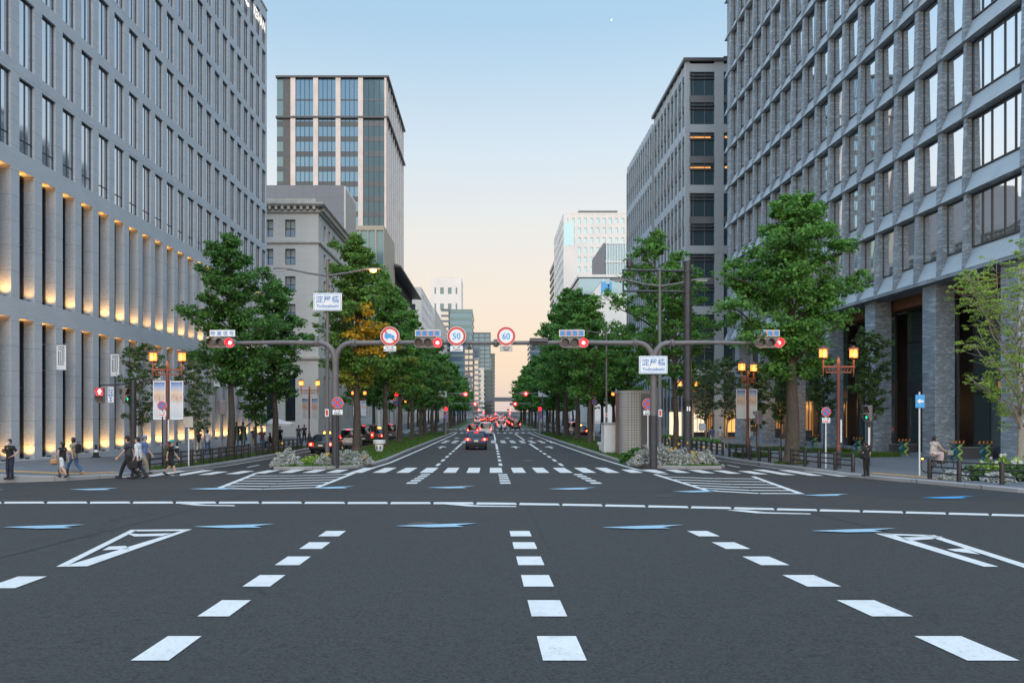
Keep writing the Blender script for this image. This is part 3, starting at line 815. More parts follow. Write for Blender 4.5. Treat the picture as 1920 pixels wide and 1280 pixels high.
# ---- right: grey grid office beyond the side street
def grid_block():
    X, Y0, Y1, ZT = 24.0, 91.8, 131.8, 45.8
    t = thing('office_building', 'tall grey grid office with closely set fins and stacked dark window bands', 'building', (X, Y0, 0))
    ym = 110.5
    b = MB(); b.box((X + .5, Y0 + .5, -2), (X + 34, ym - .8, ZT - 1.2)); b.box((X + .8, ym - .8, -2), (X + 34, Y1, ZT - 1.5)); b.build('core', MAT['spandrel'], t)
    fl = 3.72
    nb = 12
    rows = [(ZT - 2.2 - fl * k, k) for k in range(12)]
    # street side: piers, every second floor a white band, glazing between
    for (ya, yb, n, zt) in ((Y0, ym - .9, 9, ZT), (ym + .6, Y1, 12, ZT - 1.0)):
        st = (yb - ya) / n
        p = MB()
        for i in range(n + 1): p.box((X - .03, ya + i * st - (.22 if i else 0), -2), (X + .55, ya + i * st + (.22 if i < n else 0), zt))
        p.build('piers', MAT['grid_stone'], t)
        q = MB(); r = MB(); g = MB()
        for z, k in rows:
            for i in range(n):
                a = ya + i * st + .223; e = ya + (i + 1) * st - .223
                (q if k % 2 == 0 else r).box((X + .02, a, z + (.9 if k % 2 == 0 else .85)), (X + .45, e, z + 2.05))
                r.box((X + .04, a, z + .25), (X + .4, e, z + .45)); r.box((X + .04, a, z + .55), (X + .4, e, z + .75))
                g.quad((X + .14, a, z - 1.9), (X + .14, e, z - 1.9), (X + .14, e, z + 1), (X + .14, a, z + 1))
        q.build('bands', MAT['grid_stone'], t); r.build('louvres', MAT['dark_panel'], t); g.build('glazing', MAT['teal_glass'], t)
    # camera-facing front: glazed corner bay, pilaster, next bay
    p = MB(); p.box((X - .1, Y0 - .12, -2), (X + .4, Y0 + .4, ZT - .002)); p.box((28.0 - .5, Y0 - .12, -2), (28.0 + .62, Y0 + .4, ZT - .003)); p.box((31.2, Y0 - .1, -2), (32.2, Y0 + .4, ZT - .003))
    p.build('front_piers', MAT['grid_stone'], t)
    for z, k in rows[:11]:
        for x0, x1 in ((X + .403, 27.497), (28.623, 31.197)):
            wide = k % 2 == 0
            b = MB(); b.box((x0, Y0 - (.1 if wide else .02), z + .95), (x1, Y0 + .4, z + (1.95 if wide else 1.8))); b.build('band', MAT['grid_stone'] if wide else MAT['spandrel'], t)
            if x0 < 25:
                b = MB()
                b.box((x0, Y0 - .06, z + .52), (x1, Y0 + .3, z + .66)); b.box((x0, Y0 - .06, z + .1), (x1, Y0 + .3, z + .24)); b.build('louvre', MAT['dark_panel'], t)
            f = MB(); f.box((x0, Y0 + .1, z - 1.95), (x1, Y0 + .2, z - 1.88))
            for xx in ((x0 + .5, x0 + 1.9) if x0 < 25 else (x0 + 1.2,)): f.box((xx, Y0 + .06, z - 1.8), (xx + .06, Y0 + .2, z + .94))
            w = f.build('window', MAT['spandrel'], t)
            g = MB(); g.quad((x0, Y0 + .16, z - 1.85), (x1, Y0 + .16, z - 1.85), (x1, Y0 + .16, z + .95), (x0, Y0 + .16, z + .95)); pa = g.build('pane', MAT['teal_glass'], w)
            if False:
                g = MB(); g.quad((x0 + .55, Y0 + .15, z - 1.75), (x1 - .1, Y0 + .15, z - 1.75), (x1 - .1, Y0 + .15, z - .2), (x0 + .55, Y0 + .15, z - .2)); g.build('blind', MAT['blind'], w)
            if k in (2, 3):
                g = MB(); g.quad((x0 + .2, Y0 + .155, z + .35), (x1 - .4, Y0 + .155, z + .35), (x1 - .4, Y0 + .155, z + .6), (x0 + .2, Y0 + .155, z + .6)); g.build('lit_ceiling', MAT['office_lit'], w)
    b = MB(); b.box((X - .35, Y0 - .35, ZT + .002), (X + 34, ym - .6, ZT + .4)); b.build('roof_edge', MAT['dark_panel'], t)
    b = MB(); b.box((X + 5, Y0 + 1, ZT + .41), (X + 20, Y0 + 8, ZT + 1.2)); b.build('roof_garden', MAT['grass_soil'], t)
    # lit ground-floor shops
    for x0, x1, m in ((24.9, 26.3, 'shop_white'), (28.9, 31.0, 'shop'), (26.5, 27.3, 'shop_dim')):
        b = MB(); b.box((x0, Y0 - .03, -.2), (x1, Y0 + .05, 2.7)); lw = b.build('lit_shop_window', MAT[m], t)
        b = MB()
        for q in np.linspace(x0, x1 - .06, 4): b.box((float(q), Y0 - .07, -.2), (float(q) + .06, Y0 - .032, 2.7))
        b.box((x0, Y0 - .068, 2.0), (x1, Y0 - .0315, 2.08)); b.box((x0, Y0 - .066, -.2), (x1, Y0 - .031, .35)); b.build('shop_frame', MAT['bronze_frame'], lw)
    for y0 in (93.5, 97.4): 
        b = MB(); b.box((X - .16, y0, -.2), (X - .13, y0 + 2.2, 2.8)); b.build('lit_shop_window', MAT['shop_white'], t)
    return t
grid_block()
for x, y in ((29.8, 90.6), (25.6, 90.4)): glow_lamp((x, y, 2.6), 40, r=.2)

# ---- left: classical stone bank
def classic_block():
    X, Y0, Y1, ZT = -22.5, 97.5, 148.5, 29.5
    t = thing('stone_building', 'pale classical stone block with bracketed cornice and small punched windows', 'building', (X, Y0, 0))
    zs = [(19.1 + 3.62 * k - .0, 21.3 + 3.62 * k) for k in (2,)] + [(19.1 + 3.55, 21.3 + 3.55), (19.1, 21.3), (15.5, 17.7), (11.9, 14.1)] + [(.9, 7.4)]
    zs = [(25.65, 27.9), (22.0, 24.1), (18.4, 20.5), (14.8, 16.9), (11.2, 13.3), (1.6, 7.6)]
    us = [(x, x + 1.35) for x in (-26.85, -29.75, -32.7, -35.6, -38.5)]
    b = MB(); grid_wall(b, plane_y(Y0), X - 40, X, -2, ZT, us, zs, .35)
    uy = [(Y0 + 3.2 + 2.9 * k, Y0 + 4.5 + 2.9 * k) for k in range(16)]
    grid_wall(b, plane_x(X, 1), Y0, Y1, -2, ZT, uy, zs, .35)
    grid_wall(b, lambda u, z, d: (u, Y1 - d, z), X - 40, X, -2, ZT, [], [], .3)
    b.quad((X, Y0, ZT), (X, Y1, ZT), (X - 40, Y1, ZT), (X - 40, Y0, ZT))
    b.build('wall', MAT['classic'], t)
    # mouldings that run round the corner
    for z, out, h in ((24.75, .22, .28), (9.6, .3, .4), (ZT + .002, .9, .45), (ZT - .75, .3, .3)):
        b = MB(); pr = [(0.003, 0), (out * .7, 0), (out, h * .5), (out, h), (0.003, h)]
        b.loft([[(X - 40, Y0 - d, z + q) for d, q in pr], [(X + d, Y0 - d, z + q) for d, q in pr], [(X + d, Y1 + d, z + q) for d, q in pr]]); b.build('cornice', MAT['cornice'], t)
    b = MB()
    for k in range(62): b.box((X + .004, Y0 + .3 + .82 * k, ZT - .42), (X + .7, Y0 + .62 + .82 * k, ZT - .004))
    for k in range(30): b.box((X - .6 - .82 * k, Y0 - .7, ZT - .42), (X - .28 - .82 * k, Y0 - .004, ZT - .004))
    b.build('brackets', MAT['cornice'], t)
    b = MB(); b.box((X - 38, Y0 + .6, ZT + .46), (X - .5, Y0 + 1.0, ZT + 1.35)); b.box((X - .9, Y0 + 1.0, ZT + .46), (X - .5, Y1 - .5, ZT + 1.35)); b.build('parapet', MAT['cornice'], t)
    wm = window_mesh(1.35, 2.1, .09, (.67,), (1.0,), .1, MAT['win_glass'], None, (.45, MAT['blind']))
    sp = [((a, Y0 + .25, z), 0) for a, e in us for z, _ in zs[1:5]] + [wspot_x(X, 1, a, a + 1.3, z, .25) for a, e in uy for z, _ in zs[1:5]]
    put_windows(t, 'window', wm, sp, 100)
    wm = window_mesh(1.35, 2.25, .09, (.67,), (1.1,), .1, MAT['win_glass'], None, (.6, MAT['blind']))
    put_windows(t, 'attic_window', wm, [((a, Y0 + .25, zs[0][0]), 0) for a, e in us] + [wspot_x(X, 1, a, a + 1.3, zs[0][0], .25) for a, e in uy])
    wm = window_mesh(1.35, 6.0, .09, (), (3.0,), .1, MAT['dark_glass'])
    put_windows(t, 'ground_window', wm, [((a, Y0 + .25, 1.6), 0) for a, e in us] + [wspot_x(X, 1, a, a + 1.3, 1.6, .25) for a, e in uy])
    # penthouse behind the parapet with vertical fins
    xr, ya, yb, zt = -27.0, 137.0, 148.3, 44.3
    p = MB(); p.box((xr - 16, ya, ZT + .02), (xr, yb, zt)); ph = p.build('penthouse', MAT['grey_panel'], t)
    p = MB()
    for k in range(14): p.box((xr + .004, ya + .2 + .8 * k, ZT + .3), (xr + .35, ya + .38 + .8 * k, zt - .1))
    p.build('fins', MAT['steel'], ph)
    p = MB(); p.box((xr - 34, ya + 1, ZT + .02), (xr - 16.02, yb, zt - 1.6)); p.build('plant_room', MAT['grey_panel'], t)
    # roof hedge
    rs = random.Random(4); q = MB()
    for i in range(900):
        c = Vector((rs.uniform(-48, -33), rs.uniform(100, 101.5), ZT + rs.uniform(1.2, 2.5))); a = rs.uniform(0, 6.3); s_ = .2
        d1 = Vector((math.cos(a), math.sin(a), rs.uniform(-1, 1))) * s_; d2 = Vector((-math.sin(a), math.cos(a) * .3, rs.uniform(.3, 1))) * s_
        q.quad(c - d1, c + d2, c + d1, c - d2)
    q.build('roof_hedge', MAT['hedge'], t)
    return t

# ---- foliage materials (needed by the roof hedge too)
def leaf_mat(name, col, yellow=None, vary=.5, trans=.42):
    m, nt, b = newmat(name)
    at_ = N(nt, 'ShaderNodeAttribute', attribute_name='tint')
    sp = N(nt, 'ShaderNodeSeparateColor'); nt.links.new(at_.outputs['Color'], sp.inputs[0])
    lo = tuple(x * (1 - vary) for x in col); hi = (min(1, col[0] * 1.75), min(1, col[1] * 1.45), col[2] * 1.2)
    c = mix_c(nt, sp.outputs['Green'], lo, hi)
    if yellow: c = mix_c(nt, sp.outputs['Red'], c, yellow)
    nt.links.new(c, b.inputs['Base Color'])
    b.inputs['Roughness'].default_value = .55; b.inputs['Specular IOR Level'].default_value = .3
    tr = N(nt, 'ShaderNodeBsdfTranslucent'); nt.links.new(c, tr.inputs['Color'])
    mx = N(nt, 'ShaderNodeMixShader'); mx.inputs[0].default_value = trans
    out = nt.nodes['Material Output']
    nt.links.new(b.outputs[0], mx.inputs[1]); nt.links.new(tr.outputs[0], mx.inputs[2]); nt.links.new(mx.outputs[0], out.inputs['Surface'])
    return m
MAT['hedge'] = M('clipped hedge', (.035, .075, .015), .8, .4, 3)
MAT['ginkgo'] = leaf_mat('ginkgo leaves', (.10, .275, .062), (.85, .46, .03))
MAT['ginkgo_dark'] = leaf_mat('dark ginkgo leaves', (.085, .24, .062), (.6, .32, .03))  # deeper green leaf colour, used evenly over whole trees and a bush
MAT['young_leaf'] = leaf_mat('young tree leaves', (.07, .15, .055))
MAT['lime_leaf'] = leaf_mat('light green leaves', (.27, .46, .10))
MAT['silver'] = leaf_mat('silver leaves', (.33, .385, .40), None, .3, .15)
MAT['petal'] = M('yellow petals', (.75, .42, .02), .6, .1, 5)
MAT['petal_white'] = M('white petals', (.65, .68, .6), .6, .1, 5)
MAT['bark'] = M('ginkgo bark', (.08, .066, .055), .9, .35, 6, 0, .9, 14, .3, (3, 3, .5))
MAT['bark_pale'] = M('pale smooth bark', (.27, .24, .2), .85, .25, 5, 0, .5, 20, .3, (2, 2, .6))
classic_block()

# ---- curtain-wall helper for the farther blocks
def banded_box(t, x0, x1, y0, y1, z0, z1, wallm, glassm, fl=4.0, sill=1.2, faces='fx', pier=0, pw=.6, sx=1, frontpier=None, name='facade'):
    """box with recessed glazing bands (faces: f = camera-facing front, x = street side)"""
    xs = x1 if sx > 0 else x0
    e = .4
    b = MB(); b.box((x0 + e, y0 + e, z0), (x1 - e, y1 - e, z1 - .2)); b.build('glazing', glassm, t)
    w = MB(); n = int((z1 - z0) / fl)
    for k in range(n + 1):
        za = z1 - k * fl; zb = za - sill
        if zb < z0: break
        w.box((x0, y0, zb), (x1, y0 + e * 1.2, za)); w.box((x1 - e * 1.2 if sx > 0 else x0, y0 + e * 1.21, zb), (x1 if sx > 0 else x0 + e * 1.2, y1, za))
    w.build('spandrels', wallm, t)
    p = MB()
    if pier:
        nn = max(1, int((y1 - y0) / pier)); st = (y1 - y0) / nn
        for i in range(nn + 1):
            yy = min(max(y0 + i * st - pw / 2, y0), y1 - pw); p.box((xs - .35 if sx > 0 else xs - .06, yy, z0), (xs + .06 if sx > 0 else xs + .35, yy + pw, z1 + .003))
        fp = frontpier or pier
        nn = max(1, int((x1 - x0) / fp)); st = (x1 - x0) / nn
        for i in range(nn + 1):
            xx = min(max(x0 + i * st - pw / 2, x0), x1 - pw); p.box((xx, y0 - .06, z0), (xx + pw, y0 + .35, z1 + .003))
        p.build('piers', wallm, t)
    c = MB(); c.box((x0 - .08, y0 - .08, z1 + .004), (x1 + .08, y1, z1 + .5)); c.build('parapet', wallm, t)

def glass_tower():
    X, Y0, Y1 = -28.0, 201.7, 240.5
    zt = PZ(145, Y0); x0 = PX(518.5, Y0)
    t = thing('glass_tower', 'tall blue glass tower framed by pale beige vertical piers, highest on the left', 'building', (X, Y0, 0))
    b = MB(); b.box((x0 + .3, Y0 + .3, 0), (X - .3, Y1, zt - .3)); b.build('core', MAT['dark_panel'], t)
    top = zt - 11.2
    def bay(xa, xb, m, name='glass_bay', nv=4, z0=20):
        fl = 4.05
        n = int((top - z0) / fl)
        g = MB(); g.quad((xa, Y0 + .12, z0), (xb, Y0 + .12, z0), (xb, Y0 + .12, zt - .4), (xa, Y0 + .12, zt - .4)); f = g.build(name, m, t)
        for k in range(n):
            z = top - k * fl - 1.5
            s = MB(); s.box((xa, Y0 + .06, z - .6), (xb, Y0 + .11, z + .8)); s.build('spandrel_band', MAT['spandrel_glass'], f)
        s = MB(); s.box((xa, Y0 + .06, top + 4.9), (xb, Y0 + .11, top + 5.3)); s.build('spandrel_band', MAT['spandrel_glass'], f)
        mu = MB()
        for i in range(1, nv): 
            xm = xa + (xb - xa) * i / nv; mu.box((xm - .07, Y0 - .0, z0), (xm + .07, Y0 + .055, zt - .5))
        mu.build('mullions', MAT['bronze_frame'], f)
    px_ = lambda x: PX(x, Y0)
    bay(px_(519), px_(531), MAT['light_glass'], nv=1)
    b = MB(); b.box((px_(531), Y0 - .1, 20), (px_(545.5), Y0 + .25, zt - .4)); b.build('dark_strip', MAT['dark_panel'], t)
    for xa, xb in ((554.5, 588), (597, 630), (639, 672)): bay(px_(xa), px_(xb), MAT['blue_glass'])
    bay(px_(681), px_(721), MAT['teal_glass'], nv=4)
    for xa, xb in ((545.5, 554.5), (588, 597), (630, 639), (672, 681), (721, 725)):
        b = MB(); b.box((px_(xa), Y0 - .5, 20), (px_(xb), Y0 + .2, zt - .3)); b.build('pier', MAT['beige_pier'], t)
    for k in range(9):
        y = Y0 + .8 + k * 4.55
        b = MB(); b.box((X - .12, y, 20), (X + .03, y + 1.5, zt - .3)); b.build('side_pier', MAT['beige_pier'], t)
        if k < 8:
            g = MB(); g.quad((X - .08, y + 1.5, 20), (X - .08, y + 4.55, 20), (X - .08, y + 4.55, zt - .4), (X - .08, y + 1.5, zt - .4)); g.build('side_glass', MAT['teal_glass'], t)
    for z in (zt - .3, top):
        b = MB(); b.box((x0 - .1, Y0 - .7, z), (X + .6, Y1 + .2, z + .5)); b.build('roof_edge', MAT['dark_panel'], t)
MAT['spandrel_glass'] = M('grey spandrel glass', (.06, .078, .095), .2, .1, .5, 0, 0, 30, .7)
glass_tower()

def podium():
    X, Y0, Y1 = -24.5, 171.5, 190.8
    zt = PZ(423, Y0)
    t = thing('podium_building', 'tan stone podium block with two rows of tall panes below the glass tower', 'building', (X, Y0, 0))
    zs = [(PZ(499, Y0), PZ(430, Y0)), (PZ(498 + 45, Y0), PZ(472 + 38, Y0))]
    zs = [(zt - 10.0, zt - 1.0), (zt - 21, zt - 12)]
    us = [(PX(a, Y0), PX(c, Y0)) for a, c in ((612, 630), (634, 645), (647, 658), (661, 674), (676, 689), (691, 703), (706, 719))]
    b = MB(); grid_wall(b, plane_y(Y0), X - 40, X, 0, zt, us, zs, .5); b.quad((X, Y0, 0), (X, Y1, 0), (X, Y1, zt), (X, Y0, zt)); b.quad((X, Y0, zt), (X, Y1, zt), (X - 40, Y1, zt), (X - 40, Y0, zt)); b.build('wall', MAT['podium'], t)
    for a, e in us:
        for c, d in zs:
            g = MB(); g.quad((a, Y0 + .4, c), (e, Y0 + .4, c), (e, Y0 + .4, d), (a, Y0 + .4, d)); g.build('window', MAT['light_glass'] if d > zt - 5 else MAT['teal_glass'], t)
podium()
MAT['eave'] = M('dark eave metal', (.06, .055, .06), .5, .1, .6)

def small_blocks():
    # low white block between the stone bank and the podium
    X, Y0, Y1 = -22.3, 150.0, 170.5; zt = PZ(527, Y0)
    t = thing('white_office', 'low white office with narrow window slots right beyond the stone building', 'building', (X, Y0, 0))
    b = MB(); us = [(Y0 + 1 + 2.4 * k, Y0 + 2.5 + 2.4 * k) for k in range(8)]; zs = [(zt - 4.0 - 3.6 * k, zt - 1.6 - 3.6 * k) for k in range(6)]
    grid_wall(b, plane_x(X, 1), Y0, Y1, -2, zt, us, zs, .4); b.quad((X, Y0, -2), (X - 30, Y0, -2), (X - 30, Y0, zt), (X, Y0, zt)); b.quad((X, Y0, zt), (X, Y1, zt), (X - 30, Y1, zt), (X - 30, Y0, zt)); b.quad((X, Y1, -2), (X - 30, Y1, -2), (X - 30, Y1, zt), (X, Y1, zt))
    b.build('wall', MAT['white_wall'], t)
    put_windows(t, 'window', window_mesh(1.5, 2.4, .08, (.75,), (), .1), [wspot_x(X, 1, a, e, c, .3) for a, e in us for c, _ in zs])
    # block with an overhanging dark roof
    X, Y0, Y1 = -24.6, 191.0, 243.0; zt = PZ(540, Y0)
    t = thing('eaved_office', 'stone fronted office with a dark overhanging roof floor below the glass tower', 'building', (X, Y0, 0))
    zr_ = PZ(478, 180)
    b = MB(); us = [(Y0 + 1.5 + 4.2 * k, Y0 + 3.9 + 4.2 * k) for k in range(12)]
    grid_wall(b, plane_x(X, 1), Y0, Y1, -2, zt, us, [(2, zt - 2)], .8); b.quad((X, Y0, -2), (X - 3, Y0, -2), (X - 3, Y0, zt), (X, Y0, zt)); b.quad((X, Y0, zt), (X, Y1, zt), (X - 3, Y1, zt), (X - 3, Y0, zt)); b.build('wall', MAT['offwhite'], t)
    g = MB(); g.box((X - 3, Y0 + .3, -2), (X - .7, Y1, zt - .1)); g.box((X - 3, Y0 + 1, zt), (X - .9, Y1 - 1, zr_ - .8)); g.build('glazing', MAT['teal_glass'], t)
    r = MB(); r.loft([[(X - 3, Y0 - 2, zr_ - .7), (X + 1.9, Y0 - 2, zr_ - 1.2), (X + 1.9, Y0 - 2, zr_ - .8), (X - 3, Y0 - 2, zr_ + .6)], [(X - 3, Y1 + 2, zr_ - .7), (X + 1.9, Y1 + 2, zr_ - 1.2), (X + 1.9, Y1 + 2, zr_ - .8), (X - 3, Y1 + 2, zr_ + .6)]]); r.build('roof', MAT['eave'], t)
    m = MB()
    for k in range(18): m.box((X - .9, Y0 + 2 + 2.8 * k, zt), (X - .75, Y0 + 2.3 + 2.8 * k, zr_ - 1.1))
    m.build('mullions', MAT['eave'], t)
    # farther left-hand row, each from its place in the street
    def side(x, y0, y1, ytop, wallm, glassm, label, name='office', fl=3.8, pier=0, pw=.6, depth=24, sill=1.5):
        X = x; zt = PZ(ytop, y0)
        t = thing(name, label, 'building', (X, y0, 0))
        banded_box(t, X - depth, X, y0, y1, -2, zt, wallm, glassm, fl, sill, pier=pier, pw=pw)
        return t
    side(-24.0, 258, 312, 541, MAT['white_wall'], MAT['teal_glass'], 'narrow white office with a dark glass front behind the eaved office', pier=6, pw=2.0)
    side(-23.8, 318, 405, 580, MAT['offwhite'], MAT['win_glass'], 'cream tiled office with small windows just left of the first speed sign', pier=3.2, pw=1.6)
    def tower(xa, xb, yt, Y, D, wallm, glassm, label, name='office_tower', fl=4, sill=1.4, pier=0, pw=.6, sx=1, frontpier=None):
        x0, x1 = PX(xa, Y), PX(xb, Y)
        t = thing(name, label, 'building', ((x0 + x1) / 2, Y, 0))
        banded_box(t, x0, x1, Y, Y + D, -2, PZ(yt, Y), wallm, glassm, fl, sill, pier=pier, pw=pw, sx=sx, frontpier=frontpier)
        return t
    tower(807, 865, 521, 700, 40, MAT['far_white'], MAT['light_glass'], 'pale cream tower standing alone at the far end of the left row', fl=15, sill=9, pier=6.5, pw=3.8)
    tower(827, 842, 580, 556, 30, MAT['grey_panel'], MAT['win_glass'], 'slim grey block beside the blue banded office tower', pier=0)
    tower(842, 886, 581, 560, 60, MAT['light_glass'], MAT['blue_glass'], 'blue banded glass office behind the round speed signs', fl=5.5, sill=2.2)
    tower(870, 888, 651, 470, 30, MAT['spandrel'], MAT['win_glass'], 'dark narrow office under the blue banded office tower', fl=3.6, pier=3)
    tower(887, 920, 624, 760, 60, MAT['grey_panel'], MAT['blue_glass'], 'grey blue glass tower left of the gap at the street end', fl=4.2, sill=1.0, pier=5, pw=1)
    tower(884, 898, 672, 480, 30, MAT['offwhite'], MAT['win_glass'], 'small cream flats with balconies below the grey blue tower', fl=3.3, sill=1.3)
    tower(897, 908, 690, 540, 30, MAT['white_wall'], MAT['win_glass'], 'small white block under the grey blue tower', fl=3.3)
    tower(906, 922, 694, 620, 40, MAT['spandrel'], MAT['teal_glass'], 'dark glass block low down at the street end', fl=3.6)
    tower(920, 928, 663, 950, 50, MAT['grey_panel'], MAT['teal_glass'], 'thin slate blue tower last in the left row', fl=4.2)
    # right-hand row beyond the grid office
    def rtower(xa, xb, yt, Y, D, wallm, glassm, label, **k): return tower(xa, xb, yt, Y, D, wallm, glassm, label, sx=-1, **k)
    Y = 330; t = rtower(1057, 1290, 401, Y, 50, MAT['far_white'], MAT['light_glass'], 'white tower with a fine grid of windows and flat dark roof box', name='white_tower', fl=4.3, sill=1.9, pier=4.0, pw=1.5, frontpier=2.7)
    zt = PZ(401, Y)
    b = MB(); b.box((PX(1086, Y), Y + 3, zt + .52), (PX(1160, Y), Y + 25, zt + 2.2)); b.build('roof_box', MAT['dark_panel'], t)
    b = MB(); b.box((PX(1057, Y) + .0, Y - .12, zt - 14), (PX(1076, Y), Y - .07, zt - 4)); b.build('corner_window', MAT['light_glass'], t)
    b = MB(); b.box((PX(1057, Y) - .07, Y - .1, -2), (PX(1078, Y), Y - .066, zt - 14.02)); b.build('blank_wall', MAT['far_white'], t)
    rtower(1041, 1056, 486, 420, 40, MAT['spandrel'], MAT['teal_glass'], 'slim dark tower at the left edge of the right-hand row', fl=4)
    rtower(993, 1027, 638, 640, 40, MAT['grey_panel'], MAT['blue_glass'], 'low blue grey block right of the sky gap behind the arm', fl=4.4)
    # ribbed box
    Y = 262; X0, X1 = PX(1121, Y + 14), PX(1260, Y); zt = PZ(455, Y)
    t = thing('ribbed_office', 'grey office box with a ribbed glass front, in front of the white tower', 'building', (X0, Y, 0))
    b = MB(); b.box((X0, Y + .3, -2), (X1, Y + 30, zt)); b.build('wall', MAT['grey_panel'], t)
    b = MB(); b.box((PX(1136, Y), Y, 2), (X1, Y + .28, zt - .6)); b.build('glass_front', MAT['teal_glass'], t)
    b = MB()
    for k in range(26): b.box((PX(1136, Y) + .95 * k, Y - .4, 2), (PX(1136, Y) + .95 * k + .22, Y - .002, zt - .6))
    for z in (zt - .55, zt - 7, zt - 14): b.box((PX(1135, Y), Y - .45, z), (X1, Y - .401, z + .5))
    b.build('ribs', MAT['white_wall'], t)
    # low white shop building with a blue emblem panel
    Y = 215; X0, X1 = PX(1087, Y), PX(1200, Y); zt = PZ(512, Y)
    t = thing('white_shop_building', 'low white angular shop building with blue emblem among the right-hand trees', 'building', (X0, Y, 0))
    b = MB(); b.box((X0 + 4, Y + .3, -2), (X1, Y + 40, zt - 6)); b.build('wall', MAT['white_wall'], t)
    b = MB(); b.box((X0, Y + 2, zt - 6), (X1, Y + 30, zt - 1)); b.build('glass_top', MAT['teal_glass'], t)
    b = MB(); b.box((X0 - .3, Y + 1, zt - 1), (X1, Y + 31, zt - .2)); b.build('roof_edge', MAT['white_wall'], t)
    b = MB(); b.prism([(X0 + 3.5, zt - 6.1), (PX(1132, Y), zt - 1.5), (PX(1132, Y), 0), (X0 + 3.5, 0)], 'y', Y, Y + .28); b.build('sloped_wall', MAT['white_wall'], t)
    b = MB(); s_ = PX(1127, Y); zc = PZ(545, Y); b.prism([(s_, zc + 2.6), (s_ + 1.3, zc + 2.6), (s_ + 2.4, zc + .5), (s_ + 2.4, zc + 2.6), (s_ + 3.1, zc + 2.6), (s_ + 3.1, zc - .5), (s_ + 1.2, zc + .6), (s_, zc - 1.6)], 'y', Y - .1, Y - .003); b.build('emblem', MAT['sky_blue'], t)
small_blocks()

def overpass():
    Y = 600
    t = thing('overpass', 'grey elevated road crossing high above the far end of the street', 'bridge', (5, Y, 0))
    z = PZ(752, Y)
    b = MB(); b.box((-60, Y, z), (90, Y + 12, z + 3.2)); b.build('deck', MAT['grey_panel'], t)
    for x in (-24, 34):
        b = MB(); b.box((x, Y + 2, -2), (x + 3, Y + 9, z - .003)); b.build('pillar', MAT['grey_panel'], t)
overpass()
# ------------------------------------------------------------------ trees and plants
def leaf_cloud(centers, radii, n_per, size, rs, tint=None, flat=.55, tip=None):
    """numpy leaf quads clustered round centers -> mesh data (verts, faces, tints)"""
    rs = np.random.RandomState(rs)
    c = np.repeat(np.asarray(centers), n_per, axis=0); r = np.repeat(np.asarray(radii), n_per)
    n = len(c)
    d = rs.normal(0, 1, (n, 3)); d /= np.linalg.norm(d, axis=1)[:, None] + 1e-6
    d *= (rs.uniform(0, 1, n) ** .55)[:, None] * r[:, None]; d[:, 2] *= flat
    p = c + d
    nrm = d / (r[:, None] + 1e-6) * .7 + rs.normal(0, .55, (n, 3)) + np.array([0, -.15, .55])
    nrm /= np.linalg.norm(nrm, axis=1)[:, None] + 1e-6
    a = rs.normal(0, 1, (n, 3)); u = np.cross(nrm, a); u /= np.linalg.norm(u, axis=1)[:, None] + 1e-6
    v = np.cross(nrm, u)
    s = (size * rs.uniform(.65, 1.35, n))[:, None]
    droop = nrm * s * .35
    P = np.stack([p - v * s * .75, p + u * s * .62 + v * s * .25 - droop * .5, p + v * s * .62 + droop * .2, p - u * s * .62 + v * s * .25 - droop * .5], axis=1).reshape(-1, 3)
    tv = np.clip(rs.normal(.45, .22, n), 0, 1)
    cl = np.repeat(rs.uniform(-.25, .3, len(centers)), n_per)
    g = np.clip(tv + cl, 0, 1)
    rd = np.zeros(n) if tint is None else np.repeat(np.asarray(tint), n_per) * rs.uniform(.4, 1.0, n)
    return P, g, np.clip(rd, 0, 1)

def leaf_mesh(name, P, g, rd, mat):
    me = bpy.data.meshes.new(name); n = len(P) // 4
    me.vertices.add(len(P)); me.vertices.foreach_set('co', P.astype(np.float32).ravel())
    me.loops.add(4 * n); me.loops.foreach_set('vertex_index', np.arange(4 * n, dtype=np.int32))
    me.polygons.add(n); me.polygons.foreach_set('loop_start', np.arange(0, 4 * n, 4, dtype=np.int32))
    try: me.polygons.foreach_set('loop_total', np.full(n, 4, dtype=np.int32))
    except Exception: pass
    me.update(calc_edges=True)
    at_ = me.color_attributes.new('tint', 'FLOAT_COLOR', 'POINT')
    col = np.ones((len(P), 4), np.float32); col[:, 0] = np.repeat(rd, 4); col[:, 1] = np.repeat(g, 4)
    at_.data.foreach_set('color', col.ravel())
    me.materials.append(mat); return me

